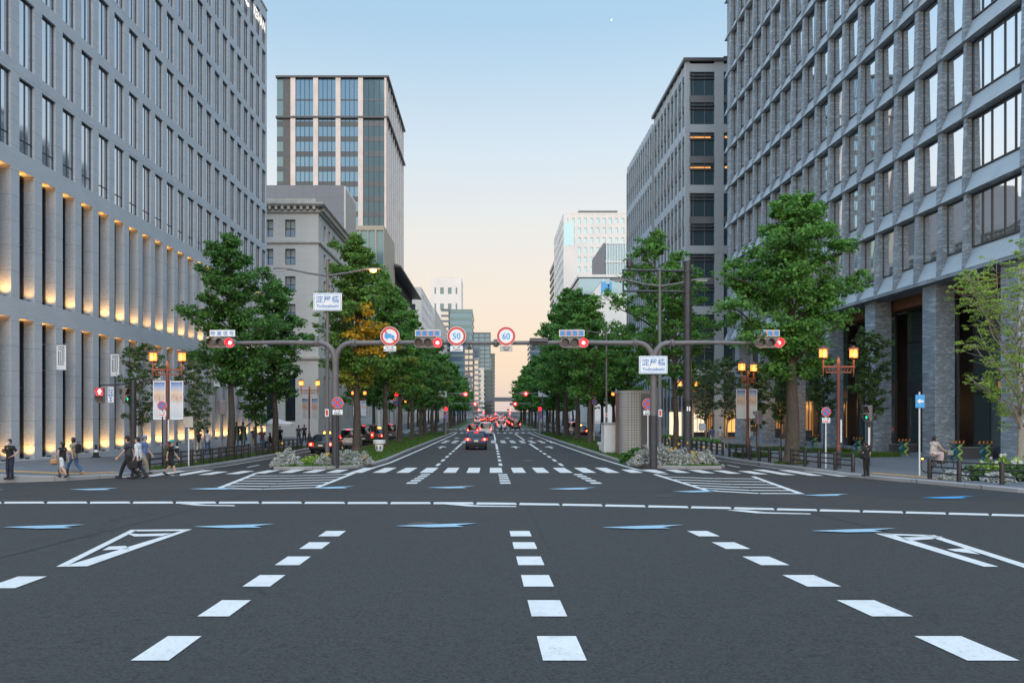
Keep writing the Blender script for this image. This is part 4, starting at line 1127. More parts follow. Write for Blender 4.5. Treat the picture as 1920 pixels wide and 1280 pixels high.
TREES = {}
def tree_meshes(key, h, w, base, seed, leaf=.2, clumps=420, per=16, tr=.24, mat='ginkgo', bark='bark', fork=None, shape='ginkgo', yellow=None, clump_r=.55, lean=0, up=(25, 45), limbs=None, openness=0.0):
    """trunk + crown meshes with the foot of the trunk at the origin"""
    rs = random.Random(seed)
    tb = MB(); cent = []; rad = []; tint = []
    top = h
    bend = [(rs.uniform(-.12, .12), rs.uniform(-.12, .12)) for _ in range(7)]
    def trunk_pt(z):
        t = z / h * 6; i = min(5, int(t)); f = t - i
        return Vector((bend[i][0] * (1 - f) + bend[i + 1][0] * f + lean * (z / h) ** 1.3, bend[i][1] * (1 - f) + bend[i + 1][1] * f, z))
    bend[0] = (0, 0)
    zt = top * .95
    zsn = [0, .12, .5, 1.2] + [1.2 + (zt - 1.2) * i / 9 for i in range(1, 10)]
    def tr_at(z):
        flare = 1 + .55 * max(0, 1 - z / .6) ** 2
        return tr * flare * (1 - .93 * (max(0, z - 1) / (zt - 1)) ** .85)
    tb.tube([trunk_pt(z) for z in zsn], [max(.012, tr_at(z)) for z in zsn], 10)
    def prof(t):         # crown half-width over crown height t 0..1
        if shape == 'ginkgo': return (.62 + 1.1 * t if t < .3 else .95) * min(1, 1.25 * (1 - t) ** .62 + .06)
        if shape == 'round': return math.sqrt(max(0, 1 - (2 * t - .85) ** 2 / 1.35))
        if shape == 'column': return .55 + .45 * math.sin(PI * min(1, t * 1.05)) if t < .9 else .4
        return (.45 + .55 * math.sin(PI * min(1, t * .9 + .05)))
    nl = limbs or int(10 + (h - base) * 2.6)
    ga = rs.uniform(0, 6)
    for i in range(nl):
        t = (i + rs.uniform(.1, .9)) / nl
        z0 = base + (zt - base) * t * .97
        ga += 2.4 + rs.uniform(-.5, .5)
        L = w / 2 * prof(t) * (rs.uniform(.55, 1.18) if shape == 'ginkgo' else rs.uniform(.72, 1.12))
        if L < .25: L = .25
        el = R(rs.uniform(*up) + 18 * t)
        if shape == 'column': el = R(rs.uniform(45, 65))
        if shape == 'vase': el = R(rs.uniform(28, 62))
        p = trunk_pt(z0); pts = [p]; n = 5; d = Vector((math.cos(ga), math.sin(ga), 0))
        for k in range(n):
            e2 = el * (1 - .55 * k / n) + (rs.uniform(-.25, .25)) if shape != 'vase' else el + .08 * k + rs.uniform(-.12, .12)
            st = L / n / max(.45, math.cos(el * .7))
            dd = d + Vector((-d.y, d.x, 0)) * rs.uniform(-.3, .3)
            p = p + (dd * math.cos(e2) + Vector((0, 0, math.sin(e2)))) * st
            pts.append(p)
        r0 = max(.015, min(tr_at(z0) * .55, .025 + L * .018))
        tb.tube(pts, [r0 * (1 - .8 * k / n) + .006 for k in range(n + 1)], 6)
        # clumps along the limb and on side twigs
        m = max(3, int(clumps / nl * (.35 + L / (w / 2))))
        for k in range(m):
            f = rs.uniform(.22 + openness * .2, 1.05); j = min(n - 1, int(f * n)); q = pts[j].lerp(pts[j + 1], min(1, f * n - j))
            off = L * .22 * (1.15 - abs(f - .6)) + .12
            sd = rs.choice((-1, 1)) * rs.uniform(.1, 1)
            c = q + Vector((-d.y, d.x, 0)) * sd * off * 1.3 + Vector((0, 0, rs.uniform(-.3, .55) * off)) + d * rs.uniform(-.3, .3) * off
            if rs.random() < .22 + openness: tb.tube([q, (q + c) / 2 + Vector((0, 0, -.04)), c], [.014, .01, .006], 4)
            cent.append(c); rad.append(clump_r * rs.uniform(.55, 1.25) * (1 - .25 * t))
            tint.append(yellow(c) if yellow else 0)
    for k in range(int(4 * clump_r * 8)):
        cent.append(trunk_pt(zt) + Vector((rs.gauss(0, .18), rs.gauss(0, .18), rs.uniform(-.9, .35)))); rad.append(clump_r * .6); tint.append(yellow(cent[-1]) if yellow else 0)
    tm = mesh_of(tb, 'trunk', MAT[bark])
    tm.polygons.foreach_set('use_smooth', [True] * len(tm.polygons))
    P, g, rd = leaf_cloud([tuple(c) for c in cent], rad, per, leaf, seed + 7, tint)
    TREES[key] = (tm, leaf_mesh('crown', P, g, rd, MAT[mat]))

NT = [0]
def plant_tree(key, x, y, label, rz=None, scale=1.0, group=None, name='ginkgo_tree', z=None, sz=None):
    NT[0] += 1
    t = thing(name, label, 'tree', (x, y, (zg(x, y) + .13) if z is None else z), rz if rz is not None else NT[0] * 2.1, group)
    t.scale = (scale, scale, sz or scale)
    for nm, me in zip(('trunk', 'crown'), TREES[key]):
        o = bpy.data.objects.new(nm, me); link(o, t)
    return t

def yel(cx, cz, r, amt=1.0):
    def f(c):
        return max(0, 1 - ((c.x - cx) ** 2 + (c.z - cz) ** 2) ** .5 / r) ** .5 * amt if c.y < .6 else 0
    return f
def yel3(c):
    a = 1.0 if ((c.x - 1.3) / 1.9) ** 2 + ((c.z - 8.6) / 1.9) ** 2 < 1 and c.y < .9 else 0
    b = .35 if c.z < 6 else 0.05
    return max(a, b)
# individually shaped trees near the junction
tree_meshes('big_right', 14.9, 8.2, 4.3, 11, leaf=.125, clumps=760, per=44, tr=.40, clump_r=.62, limbs=44)
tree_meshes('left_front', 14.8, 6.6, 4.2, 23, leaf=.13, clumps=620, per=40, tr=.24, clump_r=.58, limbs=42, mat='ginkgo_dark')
tree_meshes('left_yellow', 16.4, 7.6, 4.4, 35, leaf=.135, clumps=680, per=36, tr=.30, clump_r=.6, limbs=44, yellow=yel3)
tree_meshes('right_open', 15.4, 7.8, 4.6, 41, leaf=.13, clumps=420, per=34, tr=.24, clump_r=.5, limbs=34, openness=.25)
tree_meshes('row_a', 15.0, 7.2, 4.0, 51, leaf=.16, clumps=430, per=34, tr=.28, clump_r=.62, limbs=36, mat='ginkgo')
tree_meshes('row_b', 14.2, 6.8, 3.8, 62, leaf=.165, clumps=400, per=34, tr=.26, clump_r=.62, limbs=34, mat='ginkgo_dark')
tree_meshes('row_c', 15.6, 6.6, 4.6, 73, leaf=.165, clumps=380, per=32, tr=.26, clump_r=.62, limbs=36, mat='ginkgo', yellow=lambda c: .2 if (c.x > .8 and c.z < 8) else .02)
tree_meshes('far_a', 14.5, 7.4, 3.6, 84, leaf=.3, clumps=240, per=20, tr=.28, clump_r=.75, limbs=24, mat='ginkgo')
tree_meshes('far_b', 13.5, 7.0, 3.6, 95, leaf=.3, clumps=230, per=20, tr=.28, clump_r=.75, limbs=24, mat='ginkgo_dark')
tree_meshes('young', 6.6, 3.0, 1.6, 105, leaf=.08, clumps=240, per=20, tr=.055, clump_r=.27, limbs=26, mat='young_leaf', bark='bark_pale', shape='column', openness=.2)
tree_meshes('young_tall', 8.0, 2.9, 2.2, 117, leaf=.09, clumps=330, per=22, tr=.06, clump_r=.27, limbs=34, mat='young_leaf', bark='bark', shape='column', openness=.15)
tree_meshes('airy', 10.2, 7.8, 2.1, 125, leaf=.055, clumps=900, per=26, tr=.13, clump_r=.24, limbs=34, mat='lime_leaf', bark='bark_pale', shape='vase', openness=.6)
tree_meshes('small_dark', 5.6, 3.4, 1.9, 133, leaf=.15, clumps=150, per=16, tr=.10, clump_r=.42, limbs=22, mat='ginkgo_dark', shape='round')

def T(key, xpx, Y, label, **k): return plant_tree(key, PX(xpx, Y), Y, label, **k)
T('big_right', 1484, 40.3, 'large ginkgo with a thick forked trunk in front of the slate building', rz=.4)
T('left_front', 431, 48, 'tallest ginkgo on the left pavement, crown in front of the granite building', rz=1.2)
T('row_b', 516, 60, 'dark ginkgo beside the cafe parasol, before the pale stone building', rz=2.0, sz=.98)
T('left_yellow', 668, 55, 'ginkgo with a large golden yellow patch behind the left street name sign', rz=0)
T('row_c', 722, 66, 'second ginkgo on the left island, right behind the yellowing tree', rz=.6)
T('right_open', 1226, 50, 'open-crowned ginkgo behind the right street name sign', rz=.3)
T('right_open', 1266, 46.5, 'slim ginkgo just left of the thick dark camera pole', rz=2.9, scale=.82)
T('row_a', 1107, 75, 'leafy ginkgo behind the white panel box on the right island', rz=1.0)
T('young', 264, 42, 'young thin tree left of the red lantern post, by the granite building', rz=.2, name='young_tree', z=zl(-19, 42) + .15)
T('young', 368, 39.6, 'young sparse tree at the kerb right of the red lantern post', rz=2.2, name='young_tree', scale=.86)
T('small_dark', 479, 62, 'small dark round tree behind the bronze statue', name='small_tree')
T('young_tall', 1632, 46.5, 'slender young tree against the slate columns, behind the black-clad pedestrian', rz=1.7, name='young_tree')
T('young_tall', 1544, 53.5, 'slender young tree behind the round no-parking sign on the right', rz=.7, name='young_tree', scale=.9)
T('young_tall', 1465, 57, 'slender young tree half hidden behind the large ginkgo trunk', rz=3.7, name='young_tree', scale=.85)
T('young', 1366, 62, 'young tree glowing from shop light, left of the hanging banners on the right', rz=1.4, name='young_tree', scale=1.15)
T('young', 1322, 66, 'young tree by the twin lantern post in front of the grey grid office', rz=4.4, name='young_tree', scale=1.15)
T('airy', 1910, 31.6, 'airy light green tree with pale branches in the flower bed, at right edge', rz=.5, name='deciduous_tree', scale=.94, sz=.8, z=zr(PX(1910, 31.6), 31.6) + .1)
T('young_tall', 1420, 47, 'thin dark bare-stemmed tree beside the signal box on the right kerb', rz=5.4, name='young_tree', scale=.75)
# island and pavement rows
def row(x, y0, step, n, side, keys, where, jit=1.0):
    rs = random.Random(int(abs(x) * 10)); 
    ords = ['first', 'second', 'third', 'fourth', 'fifth', 'sixth', 'seventh', 'eighth', 'ninth', 'tenth', 'eleventh', 'twelfth', 'thirteenth', 'fourteenth', 'fifteenth', 'sixteenth', 'seventeenth', 'eighteenth', 'nineteenth', 'twentieth', 'last']
    for i in range(n):
        y = y0 + step * i + rs.uniform(-1.4, 1.4)
        key = keys[i % len(keys)] if y < 120 else ('far_a', 'far_b')[i % 2]
        if 130 < y < 152: continue
        plant_tree(key, x + dx(y) + rs.uniform(-.4, .4), y, 'ginkgo in the row %s, %s counted from the junction' % (where, ords[min(i, 20)]), scale=rs.uniform(.9, 1.08) * (1.28 if side == 1 and i < 3 else 1), group='ginkgo street trees', rz=rs.uniform(0, 6))
row(-9.0, 77, 9.5, 19, 0, ('row_a', 'row_c', 'row_b'), 'along the left island')
row(9.6, 86, 9.5, 18, 1, ('row_b', 'row_a', 'row_c'), 'along the right island')
row(-17.2, 98, 11, 14, 0, ('row_b', 'row_a'), 'along the left pavement')
row(17.4, 94, 11, 14, 0, ('row_a', 'row_b'), 'along the right pavement')

# ---- grass blades on the near islands and kerb verges
def blades(name, region, n, h, seed, mat, label, cat='grass'):
    rs = np.random.RandomState(seed); pts = []
    k = 0
    while len(pts) < n and k < n * 6:
        k += 1; p = region(rs)
        if p is not None: pts.append(p)
    p = np.array(pts); m = len(p)
    a = rs.uniform(0, 6.28, m); hh = h * rs.uniform(.5, 1.3, m); wd = .012 + .01 * rs.rand(m)
    dirx, diry = np.cos(a), np.sin(a); lx, ly = rs.normal(0, .4, m) * hh, rs.normal(0, .4, m) * hh
    A = p.copy(); B = p.copy(); Cc = p.copy(); D = p.copy()
    A[:, 0] -= dirx * wd; A[:, 1] -= diry * wd; B[:, 0] += dirx * wd; B[:, 1] += diry * wd
    Cc[:, 0] += lx + dirx * wd * .3; Cc[:, 1] += ly; Cc[:, 2] += hh; D[:, 0] += lx - dirx * wd * .3; D[:, 1] += ly; D[:, 2] += hh * .98
    P = np.stack([A, B, Cc, D], axis=1).reshape(-1, 3)
    o = bpy.data.objects.new(name, leaf_mesh(name, P, np.clip(rs.normal(.5, .25, m), 0, 1), np.zeros(m), mat)); C.objects.link(o)
    tag(o, label, cat, kind='stuff')
def inside(poly, x, y):
    c = False; j = len(poly) - 1
    for i in range(len(poly)):
        if (poly[i][1] > y) != (poly[j][1] > y) and x < (poly[j][0] - poly[i][0]) * (y - poly[i][1]) / (poly[j][1] - poly[i][1]) + poly[i][0]: c = not c
        j = i
    return c
MAT['grass'] = leaf_mat('grass blades', (.055, .13, .02), None, .4, .2)
def isl_region(poly, x0, x1):
    def f(rs):
        y = 37 + 90 * rs.rand() ** 1.8; x = rs.uniform(x0, x1)
        if not inside(poly, x, y): return None
        return (x, y, zg(x, y) + .13)
    return f
blades('grass', isl_region(IL, -10.85, -6.55), 26000, .13, 1, MAT['grass'], 'mown green grass covering the left island behind the kerb')
blades('grass', isl_region(IR, 7.7, 12), 26000, .13, 2, MAT['grass'], 'mown green grass covering the right island behind the kerb')
def verge(rs):
    y = rs.uniform(35.4, 62); x = -15.15 - .45 * (y < 38) * (38 - y) / 3 - rs.uniform(.1, 1.0)
    return (x, y, zg(x, y) + .14)
blades('grass', verge, 7000, .16, 3, MAT['grass'], 'thin grass verge under the black rail on the left pavement')
# little lawns round the young trees on the right pavement
for i, (xp, Y, rx, ry) in enumerate(((1540, 53.5, 2.3, 1.0), (1632, 46.5, 1.9, .9), (1410, 47.3, 1.2, .7), (1465, 57, 1.8, .9), (1484, 40.3, .9, .6), (1350, 63, 2.5, 1.0))):
    X = PX(xp, Y)
    def reg(rs, X=X, Y=Y, rx=rx, ry=ry):
        a = rs.uniform(0, 6.28); r = rs.rand() ** .5; x = X + rx * r * math.cos(a); y = Y + ry * r * math.sin(a); return (x, y, zr(x, y) + .15)
    blades('grass', reg, 2600, .26 if i != 4 else .12, 20 + i, MAT['grass'], 'low green tuft bed round the foot of a right pavement tree')

# ---- silver-leaved shrubs with yellow flowers on the island tips
def shrub(name, x, y, rx, ry, h, seed, label, cat='shrub', mat='silver', n=150, flowers=0, leaf=.055, per=26, petal='petal', z0=None, group=None, up=0.0, fl_h=.2):
    rs = random.Random(seed); z = (zg(x, y) + .14) if z0 is None else z0
    t = thing(name, label, cat, (x, y, z), 0, group)
    cs = []; rr = []
    for i in range(n):
        a = rs.uniform(0, 6.28); r = rs.random() ** .5
        top = h * (1 - r ** 2.2) * rs.uniform(.75, 1.1) + .06
        zz = rs.uniform(.25, 1) * top
        cs.append((rx * r * math.cos(a), ry * r * math.sin(a), zz)); rr.append(.15 * rs.uniform(.7, 1.3))
    P, g, rd = leaf_cloud(cs, rr, per, leaf, seed + 3, None, .8)
    o = bpy.data.objects.new('foliage', leaf_mesh('foliage', P, g, rd, MAT[mat])); link(o, t)
    b = MB()
    for i in range(6):
        a = rs.uniform(0, 6.28); b.tube([(0, 0, -.02), (rx * .4 * math.cos(a), ry * .4 * math.sin(a), h * .5)], [.02, .008], 5)
    b.build('stem', MAT['bark'], t, raw=True)
    for i in range(flowers):
        a = rs.uniform(0, 6.28); r = rs.random() ** .5 * .95; fx, fy = rx * r * math.cos(a), ry * r * math.sin(a); zz = h * (1 - r ** 2.2) + fl_h * rs.uniform(.3, 1.3)
        f = MB(); f.tube([(fx, fy, zz - .3), (fx + .02, fy, zz)], .006, 4); fl = f.build('flower', MAT['grass'] if False else MAT['hedge'], t, raw=True)
        p = MB(); m = 7; R1 = rs.uniform(.05, .085)
        for k in range(m):
            a0 = 2 * PI * k / m; a1 = a0 + .55
            p.quad((fx + .02, fy, zz), (fx + .02 + R1 * math.cos(a0), fy + R1 * math.sin(a0) * .7, zz + .03), (fx + .02 + R1 * 1.15 * math.cos((a0 + a1) / 2), fy + R1 * .8 * math.sin((a0 + a1) / 2), zz + .015), (fx + .02 + R1 * math.cos(a1), fy + R1 * math.sin(a1) * .7, zz + .03))
            p.quad((fx + .02, fy - .01, zz), (fx + .02 + R1 * .8 * math.cos(a0), fy - .02, zz + R1 * .8 * math.sin(a0)), (fx + .02 + R1 * math.cos(a0 + .3), fy - .015, zz + R1 * math.sin(a0 + .3)), (fx + .02 + R1 * .8 * math.cos(a1), fy - .02, zz + R1 * .8 * math.sin(a1)))
        p.build('petals', MAT[petal], fl, raw=True)
    return t
shrub('silver_shrub', PX(538, 38.2), 38.2, .8, .6, .85, 1, 'round silver-leaved shrub alone at the outer tip of the left island', n=120, flowers=2, fl_h=.35)
shrub('silver_shrub', PX(612, 38.9), 38.9, .6, .5, .6, 2, 'low silver-leaved shrub left of the signal pole foot on the left island', n=70, flowers=3)
shrub('silver_shrub', PX(650, 39.8), 39.8, .75, .55, .85, 3, 'silver-leaved shrub right behind the signal pole foot on the left island', n=100, flowers=2)
shrub('silver_shrub', PX(676, 40.4), 40.4, .65, .5, .6, 4, 'silver-leaved shrub nearest the left lane edge, right of the signal pole', n=80, flowers=1)
shrub('grass_clump', PX(590, 40.6), 40.6, .9, .5, .45, 5, 'bright green leafy clump between the silver shrubs on the left island', 'plant', 'lime_leaf', n=70, flowers=1)
shrub('silver_shrub', PX(1212, 39.8), 39.8, .9, .65, 1.0, 6, 'large silver-leaved shrub at the inner side of the right island tip', n=150, flowers=0)
shrub('silver_shrub', PX(1247, 39.4), 39.4, .9, .65, 1.1, 7, 'silver-leaved shrub with yellow daisies below the slim ginkgo, right island', n=150, flowers=4, fl_h=.3)
shrub('silver_shrub', PX(1278, 39.1), 39.1, .8, .55, .9, 8, 'silver-leaved shrub in front of the thick dark pole, right island', n=120, flowers=4, fl_h=.3)
shrub('silver_shrub', PX(1322, 39.2), 39.2, .65, .5, .75, 9, 'outermost small silver-leaved shrub on the right island', n=80, flowers=3)
shrub('green_shrub', PX(1190, 43), 43, .8, .7, .75, 10, 'dark green bush below the tiled vent tower on the right island', mat='ginkgo_dark', n=90, leaf=.11)
shrub('yellow_flower_plant', PX(1300, 39.6), 39.6, .5, .4, .5, 12, 'green plant topped with yellow daisies at the foot of the dark pole', 'plant', 'lime_leaf', n=45, flowers=9, fl_h=.25)
# flower bed at the right corner
rs0 = random.Random(8)
beds = [(1796, 29.9, .6, .35, 'silver', 'grey green cushion plant at the left end of the corner flower bed', 0, 'petal'), (1826, 29.8, .6, .5, 'young_leaf', 'low purple flowering plant behind the black rail of the corner bed', 4, 'petal_purple'),
        (1850, 30.4, .7, .6, 'lime_leaf', 'leafy green plant in the middle of the corner flower bed', 3, 'petal_white'), (1880, 30.0, .8, .8, 'lime_leaf', 'tall white flowering plant at the foot of the airy tree', 14, 'petal_white'),
        (1905, 29.3, .7, .6, 'young_leaf', 'bushy green plant with white flowers at the right end of the bed', 8, 'petal_white'), (1872, 28.9, .5, .3, 'silver', 'silver cushion plant near the kerb of the corner bed', 0, 'petal'), (1925, 29.8, .8, .8, 'lime_leaf', 'tall leafy plant cut off by the right edge of the photo', 6, 'petal_white')]
MAT['petal_purple'] = M('purple petals', (.18, .07, .26), .6, .1, 5)
for i, (xp, Y, r, h, m, lab, fl, pt) in enumerate(beds):
    x = PX(xp, Y); shrub('flowering_plant', x, Y, r, r * .7, h, 40 + i, lab, 'plant', m, n=90, flowers=fl, petal=pt, z0=zr(x, Y) + .15, leaf=.09)
# ------------------------------------------------------------------ lettering
def text_geo(s, size, space=1.0, bold=0.0):
    cu = bpy.data.curves.new('lettering', 'FONT'); cu.body = s; cu.size = size; cu.align_x = 'CENTER'; cu.align_y = 'CENTER'; cu.space_character = space
    cu.resolution_u = 3; cu.offset = bold
    o = bpy.data.objects.new('lettering', cu); C.objects.link(o)
    dg = bpy.context.evaluated_depsgraph_get(); dg.update()
    me = o.evaluated_get(dg).to_mesh()
    vs = [tuple(v.co) for v in me.vertices]; fs = [tuple(p.vertices) for p in me.polygons]
    o.evaluated_get(dg).to_mesh_clear(); bpy.data.objects.remove(o); bpy.data.curves.remove(cu)
    return vs, fs
def lettering(s, size, mat, parent, loc, sx=1.0, rot=0.0, bold=0.0, name='lettering', thick=.004, space=1.0):
    """flat letters facing -y at loc (local to parent), turned by rot about z"""
    vs, fs = text_geo(s, size, space, bold)
    if vs:
        xs = [v[0] for v in vs]; ys = [v[1] for v in vs]; cx = (max(xs) + min(xs)) / 2; cy = (max(ys) + min(ys)) / 2
        vs = [((v[0] - cx) * sx, 0, v[1] - cy) for v in vs]
    me = bpy.data.meshes.new(name); me.from_pydata(vs, [], fs); me.materials.append(mat)
    o = bpy.data.objects.new(name, me); o.location = loc; o.rotation_euler = (0, 0, rot); link(o, parent); return o

def disc(b, c, r, y0, y1, n=28): b.lathe([(0.001, y0), (r, y0), (r, y1), (0.001, y1)], c, n, 'y')
def ring(b, c, r0, r1, y0, y1, n=28):
    def circ(r, y): return [(c[0] + r * math.cos(2 * PI * k / n), c[1] + y, c[2] + r * math.sin(2 * PI * k / n)) for k in range(n)]
    b.loft([circ(r0, y0), circ(r1, y0), circ(r1, y1), circ(r0, y1), circ(r0, y0)], cap=False)

# ------------------------------------------------------------------ signal gantries
GY = 38.5
AZ = PZ(643, GY)
def gantry(xp, arms, label):
    X = PX(xp, GY); zb = zg(X, GY) + .14
    t = thing('signal_gantry', label, 'signal pole', (X, GY, zb))
    b = MB(); b.tube([(X, GY, zb - .1), (X, GY, zb + 2.9), (X, GY, AZ - .95)], [.185, .175, .16], 14); b.build('pole', MAT['pole'], t, True)
    b = MB(); b.tube([(X, GY, zb - .1), (X, GY, zb + 2.6)], [.2, .192], 14); b.tube([(X, GY, zb + 1.1), (X, GY, zb + 1.16)], .205, 14); b.tube([(X, GY, zb + 2.15), (X, GY, zb + 2.2)], .2, 14); b.build('pole_sleeve', MAT['dark_pole'], t, True)
    for s, x2 in arms:
        b = MB(); pts = [(X + s * .02, GY, AZ - 1.15)]
        for k in range(1, 8):
            a = PI / 2 * k / 7; pts.append((X + s * (.02 + .75 * (1 - math.cos(a))), GY, AZ - .95 + .95 * math.sin(a)))
        pts += [(X + s * 1.2, GY, AZ), ((X + x2) / 2, GY, AZ + .03), (x2, GY, AZ)]
        b.tube(pts, [.15] * 4 + [.14] * 4 + [.13, .115, .1], 12); a_ = b.build('arm', MAT['pole'], t, True)
        b = MB()
        for q in ((X + s * .95, .2),): 
            b.tube([(q[0] - .05, GY, AZ), (q[0] + .05, GY, AZ)], q[1], 12)
            for k in range(6): b.box((q[0] - .12, GY - .02 + .17 * math.cos(k), AZ - .02 + .17 * math.sin(k)), (q[0] + .12, GY + .02 + .17 * math.cos(k), AZ + .02 + .17 * math.sin(k)))
        b.build('flange', MAT['pole'], a_)
    b = MB(); b.box((X - .16, GY - .02, AZ - .42), (X + .16, GY + .02, AZ - .34)); b.build('brace', MAT['pole'], t)
    return t
MX = PX(930, GY)
gantry(629, ((-1, PX(440, GY)), (1, MX - .06)), 'left brown signal pole with two curved arms across the road')
gr = gantry(1225, ((-1, MX + .06), (1, PX(1418, GY))), 'right brown signal pole with two curved arms, above the Yodoyabashi sign')
b = MB(); b.tube([(MX - .06, GY, AZ), (MX + .06, GY, AZ)], .21, 12)
for k in range(6): b.box((MX - .14, GY - .02 + .17 * math.cos(k), AZ - .02 + .17 * math.sin(k)), (MX + .14, GY + .02 + .17 * math.cos(k), AZ + .02 + .17 * math.sin(k)))
b.build('arm_joint', MAT['pole'], gr)
b = MB(); b.bevbox((PX(993, GY), GY - .3, AZ + .04), (PX(1027, GY), GY - .06, AZ + .24), .02); b.build('device_box', MAT['dark_panel'], gr)
for xp in (857 - 27, 880, 1000, 757, 1117):
    b = MB(); x = PX(xp, GY); b.bevbox((x - .09, GY - .12, AZ - .33), (x + .09, GY + .1, AZ - .16), .02); b.tube([(x, GY, AZ - .2), (x, GY, AZ - .05)], .03, 6); b.build('detector', MAT['dark_pole'], gr if xp > 930 else bpy.data.objects['signal_gantry'])

def traffic_signal(loc, label, group='red traffic signals on the gantry arms', sc=1.0):
    t = thing('traffic_signal', label, 'traffic light', loc, 0, group)
    b = MB(); n = 10; w, h = .69, .235
    out = []
    for s in (1, -1):
        for k in range(n + 1):
            a = PI / 2 - PI * k / n if s > 0 else -PI / 2 - PI * k / n
            out.append((s * (w - h) + h * math.cos(a), h * math.sin(a)))
    b.prism(out, 'y', -.1, .1); b.build('housing', MAT['signal_body'], t, raw=True)
    for i, x in enumerate((-.44, 0, .44)):
        b = MB(); red = i == 2
        disc(b, (x, -.1, 0), .185, -.02, -.002, 24); l = b.build('lens', MAT['lens_red' if red else 'lens_off'], t, True, raw=True)
        if red:
            b = MB(); b.lathe([(.001, -.05), (.05, -.045), (.08, -.024)], (x, -.1, 0), 20, 'y'); b.build('glowing_core', MAT['lens_core'], l, True, raw=True)
        b = MB(); m = 14; rings = []
        for r in (.19, .205):
            rings.append([(x + r * math.cos(R(-25) + R(230) * k / m), r * math.sin(R(-25) + R(230) * k / m)) for k in range(m + 1)])
        o = rings[0] + list(reversed(rings[1])); b.prism(o, 'y', -.34, -.101); b.build('hood', MAT['signal_body'], t, raw=True)
    b = MB(); b.box((-.05, .1, -.1), (.05, .16, .1)); b.build('bracket', MAT['pole'], t, raw=True)
    t.scale = (sc, sc, sc)
    return t
for xp, lab in ((419, 'red traffic signal at the outer end of the left arm, over the left trees'), (804, 'red traffic signal between the no-trucks sign and the 50 sign'),
                (1075, 'red traffic signal on the right arm, nearest the 60 sign'), (1438, 'red traffic signal at the outer end of the right arm, before the large ginkgo')):
    traffic_signal((PX(xp, GY), GY - .28, AZ - .02), lab, sc=1.08)
for xp, lab, pk in ((421, 'white plate with blue characters above the outermost left signal', 0), (803, 'orange and blue plate above the signal by the 50 sign', 1),
                (1071, 'orange and blue plate above the signal by the 60 sign', 1), (1434, 'orange and blue plate above the outermost right signal', 1)):
    X = PX(xp, GY); z = AZ + .47
    t = thing('signal_plate', lab, 'sign', (X, GY - .3, z), 0, 'plates above the traffic signals')
    b = MB(); b.bevbox((X - .65, GY - .32, z - .17), (X + .65, GY - .28, z + .17), .01); b.build('plate', MAT['sign_white'], t)
    b = MB(); b.box((X - .62, GY - .324, z - .145), (X + .62, GY - .3205, z + .145)); b.build('plate_face', MAT['sign_orange' if pk else 'sign_white'], t)
    for i, ch in enumerate('時差信号'):
        if pk: b = MB(); b.box((X - .6 + .32 * i, GY - .327, z - .13), (X - .6 + .32 * i + .24, GY - .3245, z + .13)); b.build('character_tile', MAT['sky_blue'], t)
        lettering(ch, .25, MAT['sign_blue'], t, (-.48 + .32 * i, -.030, 0), bold=.002)
    b = MB(); b.tube([(X + .3, GY - .27, z - .1), (X + .3, GY - .1, AZ + .02)], .02, 6); b.tube([(X - .3, GY - .27, z - .1), (X - .3, GY - .1, AZ + .02)], .02, 6); b.build('stay', MAT['pole'], t)

def round_sign(xp, yp, kind, label, plate=None):
    X = PX(xp, GY - .35); Y = GY - .35; z = PZ(yp, Y); r = .49
    t = thing('round_sign', label, 'road sign', (X, Y, z), 0)
    b = MB(); disc(b, (X, Y, z), r, -.0, .03); b.build('disc', MAT['sign_white'], t)
    b = MB(); ring(b, (X, Y, z), r * .73, r * .955, -.006, -.0015); b.build('red_ring', MAT['sign_red'], t)
    if kind == 'truck':
        b = MB(); b.prism([(X - .27, z - .1), (X - .27, z + .13), (X + .07, z + .13), (X + .07, z - .1)], 'y', Y - .006, Y - .002); b.prism([(X + .08, z - .1), (X + .08, z + .06), (X + .17, z + .06), (X + .24, z - .02), (X + .24, z - .1)], 'y', Y - .006, Y - .002)
        for q in (-.15, .13): b.prism([(X + q + .055 * math.cos(a), z - .11 + .055 * math.sin(a)) for a in np.linspace(0, 5.9, 14)], 'y', Y - .005, Y - .001)
        b.build('truck_symbol', MAT['sky_blue'], t)
        b = MB()
        for sgn in (1, -1):
            a = Vector((-.26 * sgn, 0, .26 * sgn)); c = Vector((-.14 * sgn, 0, .14 * sgn)); n = Vector((.03, 0, .03)); o = Vector((X, Y - .004, z))
            b.quad(o + a - n, o + a + n, o + c + n, o + c - n)
        b.build('slash', MAT['sign_red'], t)
    else:
        lettering(kind, .44, MAT['sky_blue'], t, (0, -.006, 0), bold=.008, sx=.95)
    b = MB(); zz = z - .64; b.bevbox((X - .32, Y - .005, zz - .14), (X + .32, Y + .02, zz + .14), .006); pl = b.build('time_plate', MAT['sign_white' if kind != '60' else 'steel'], t)
    if plate:
        for k, s in enumerate(plate): lettering(s, .14 if k == 0 else .085, MAT['ink'], pl, (X - X, -.009 + Y - Y, (.05 if k == 0 else -.07) + zz - z), bold=.003).parent = t
    b = MB(); b.box((X - .05, Y + .03, z - .7), (X + .05, Y + .24, z + .2)); b.build('bracket', MAT['pole'], t)
round_sign(731, 630, 'truck', 'round no-trucks sign with a red ring and blue truck on the left arm', ('8－18', '日曜・休日を除く'))
round_sign(856, 630, '50', 'round red-ringed speed sign reading 50 on the gantry arm', ('8－20', 'この標識から'))
round_sign(949, 630, '60', 'round red-ringed speed sign reading 60 at the middle of the gantry', ('20－8', '軽車両'))

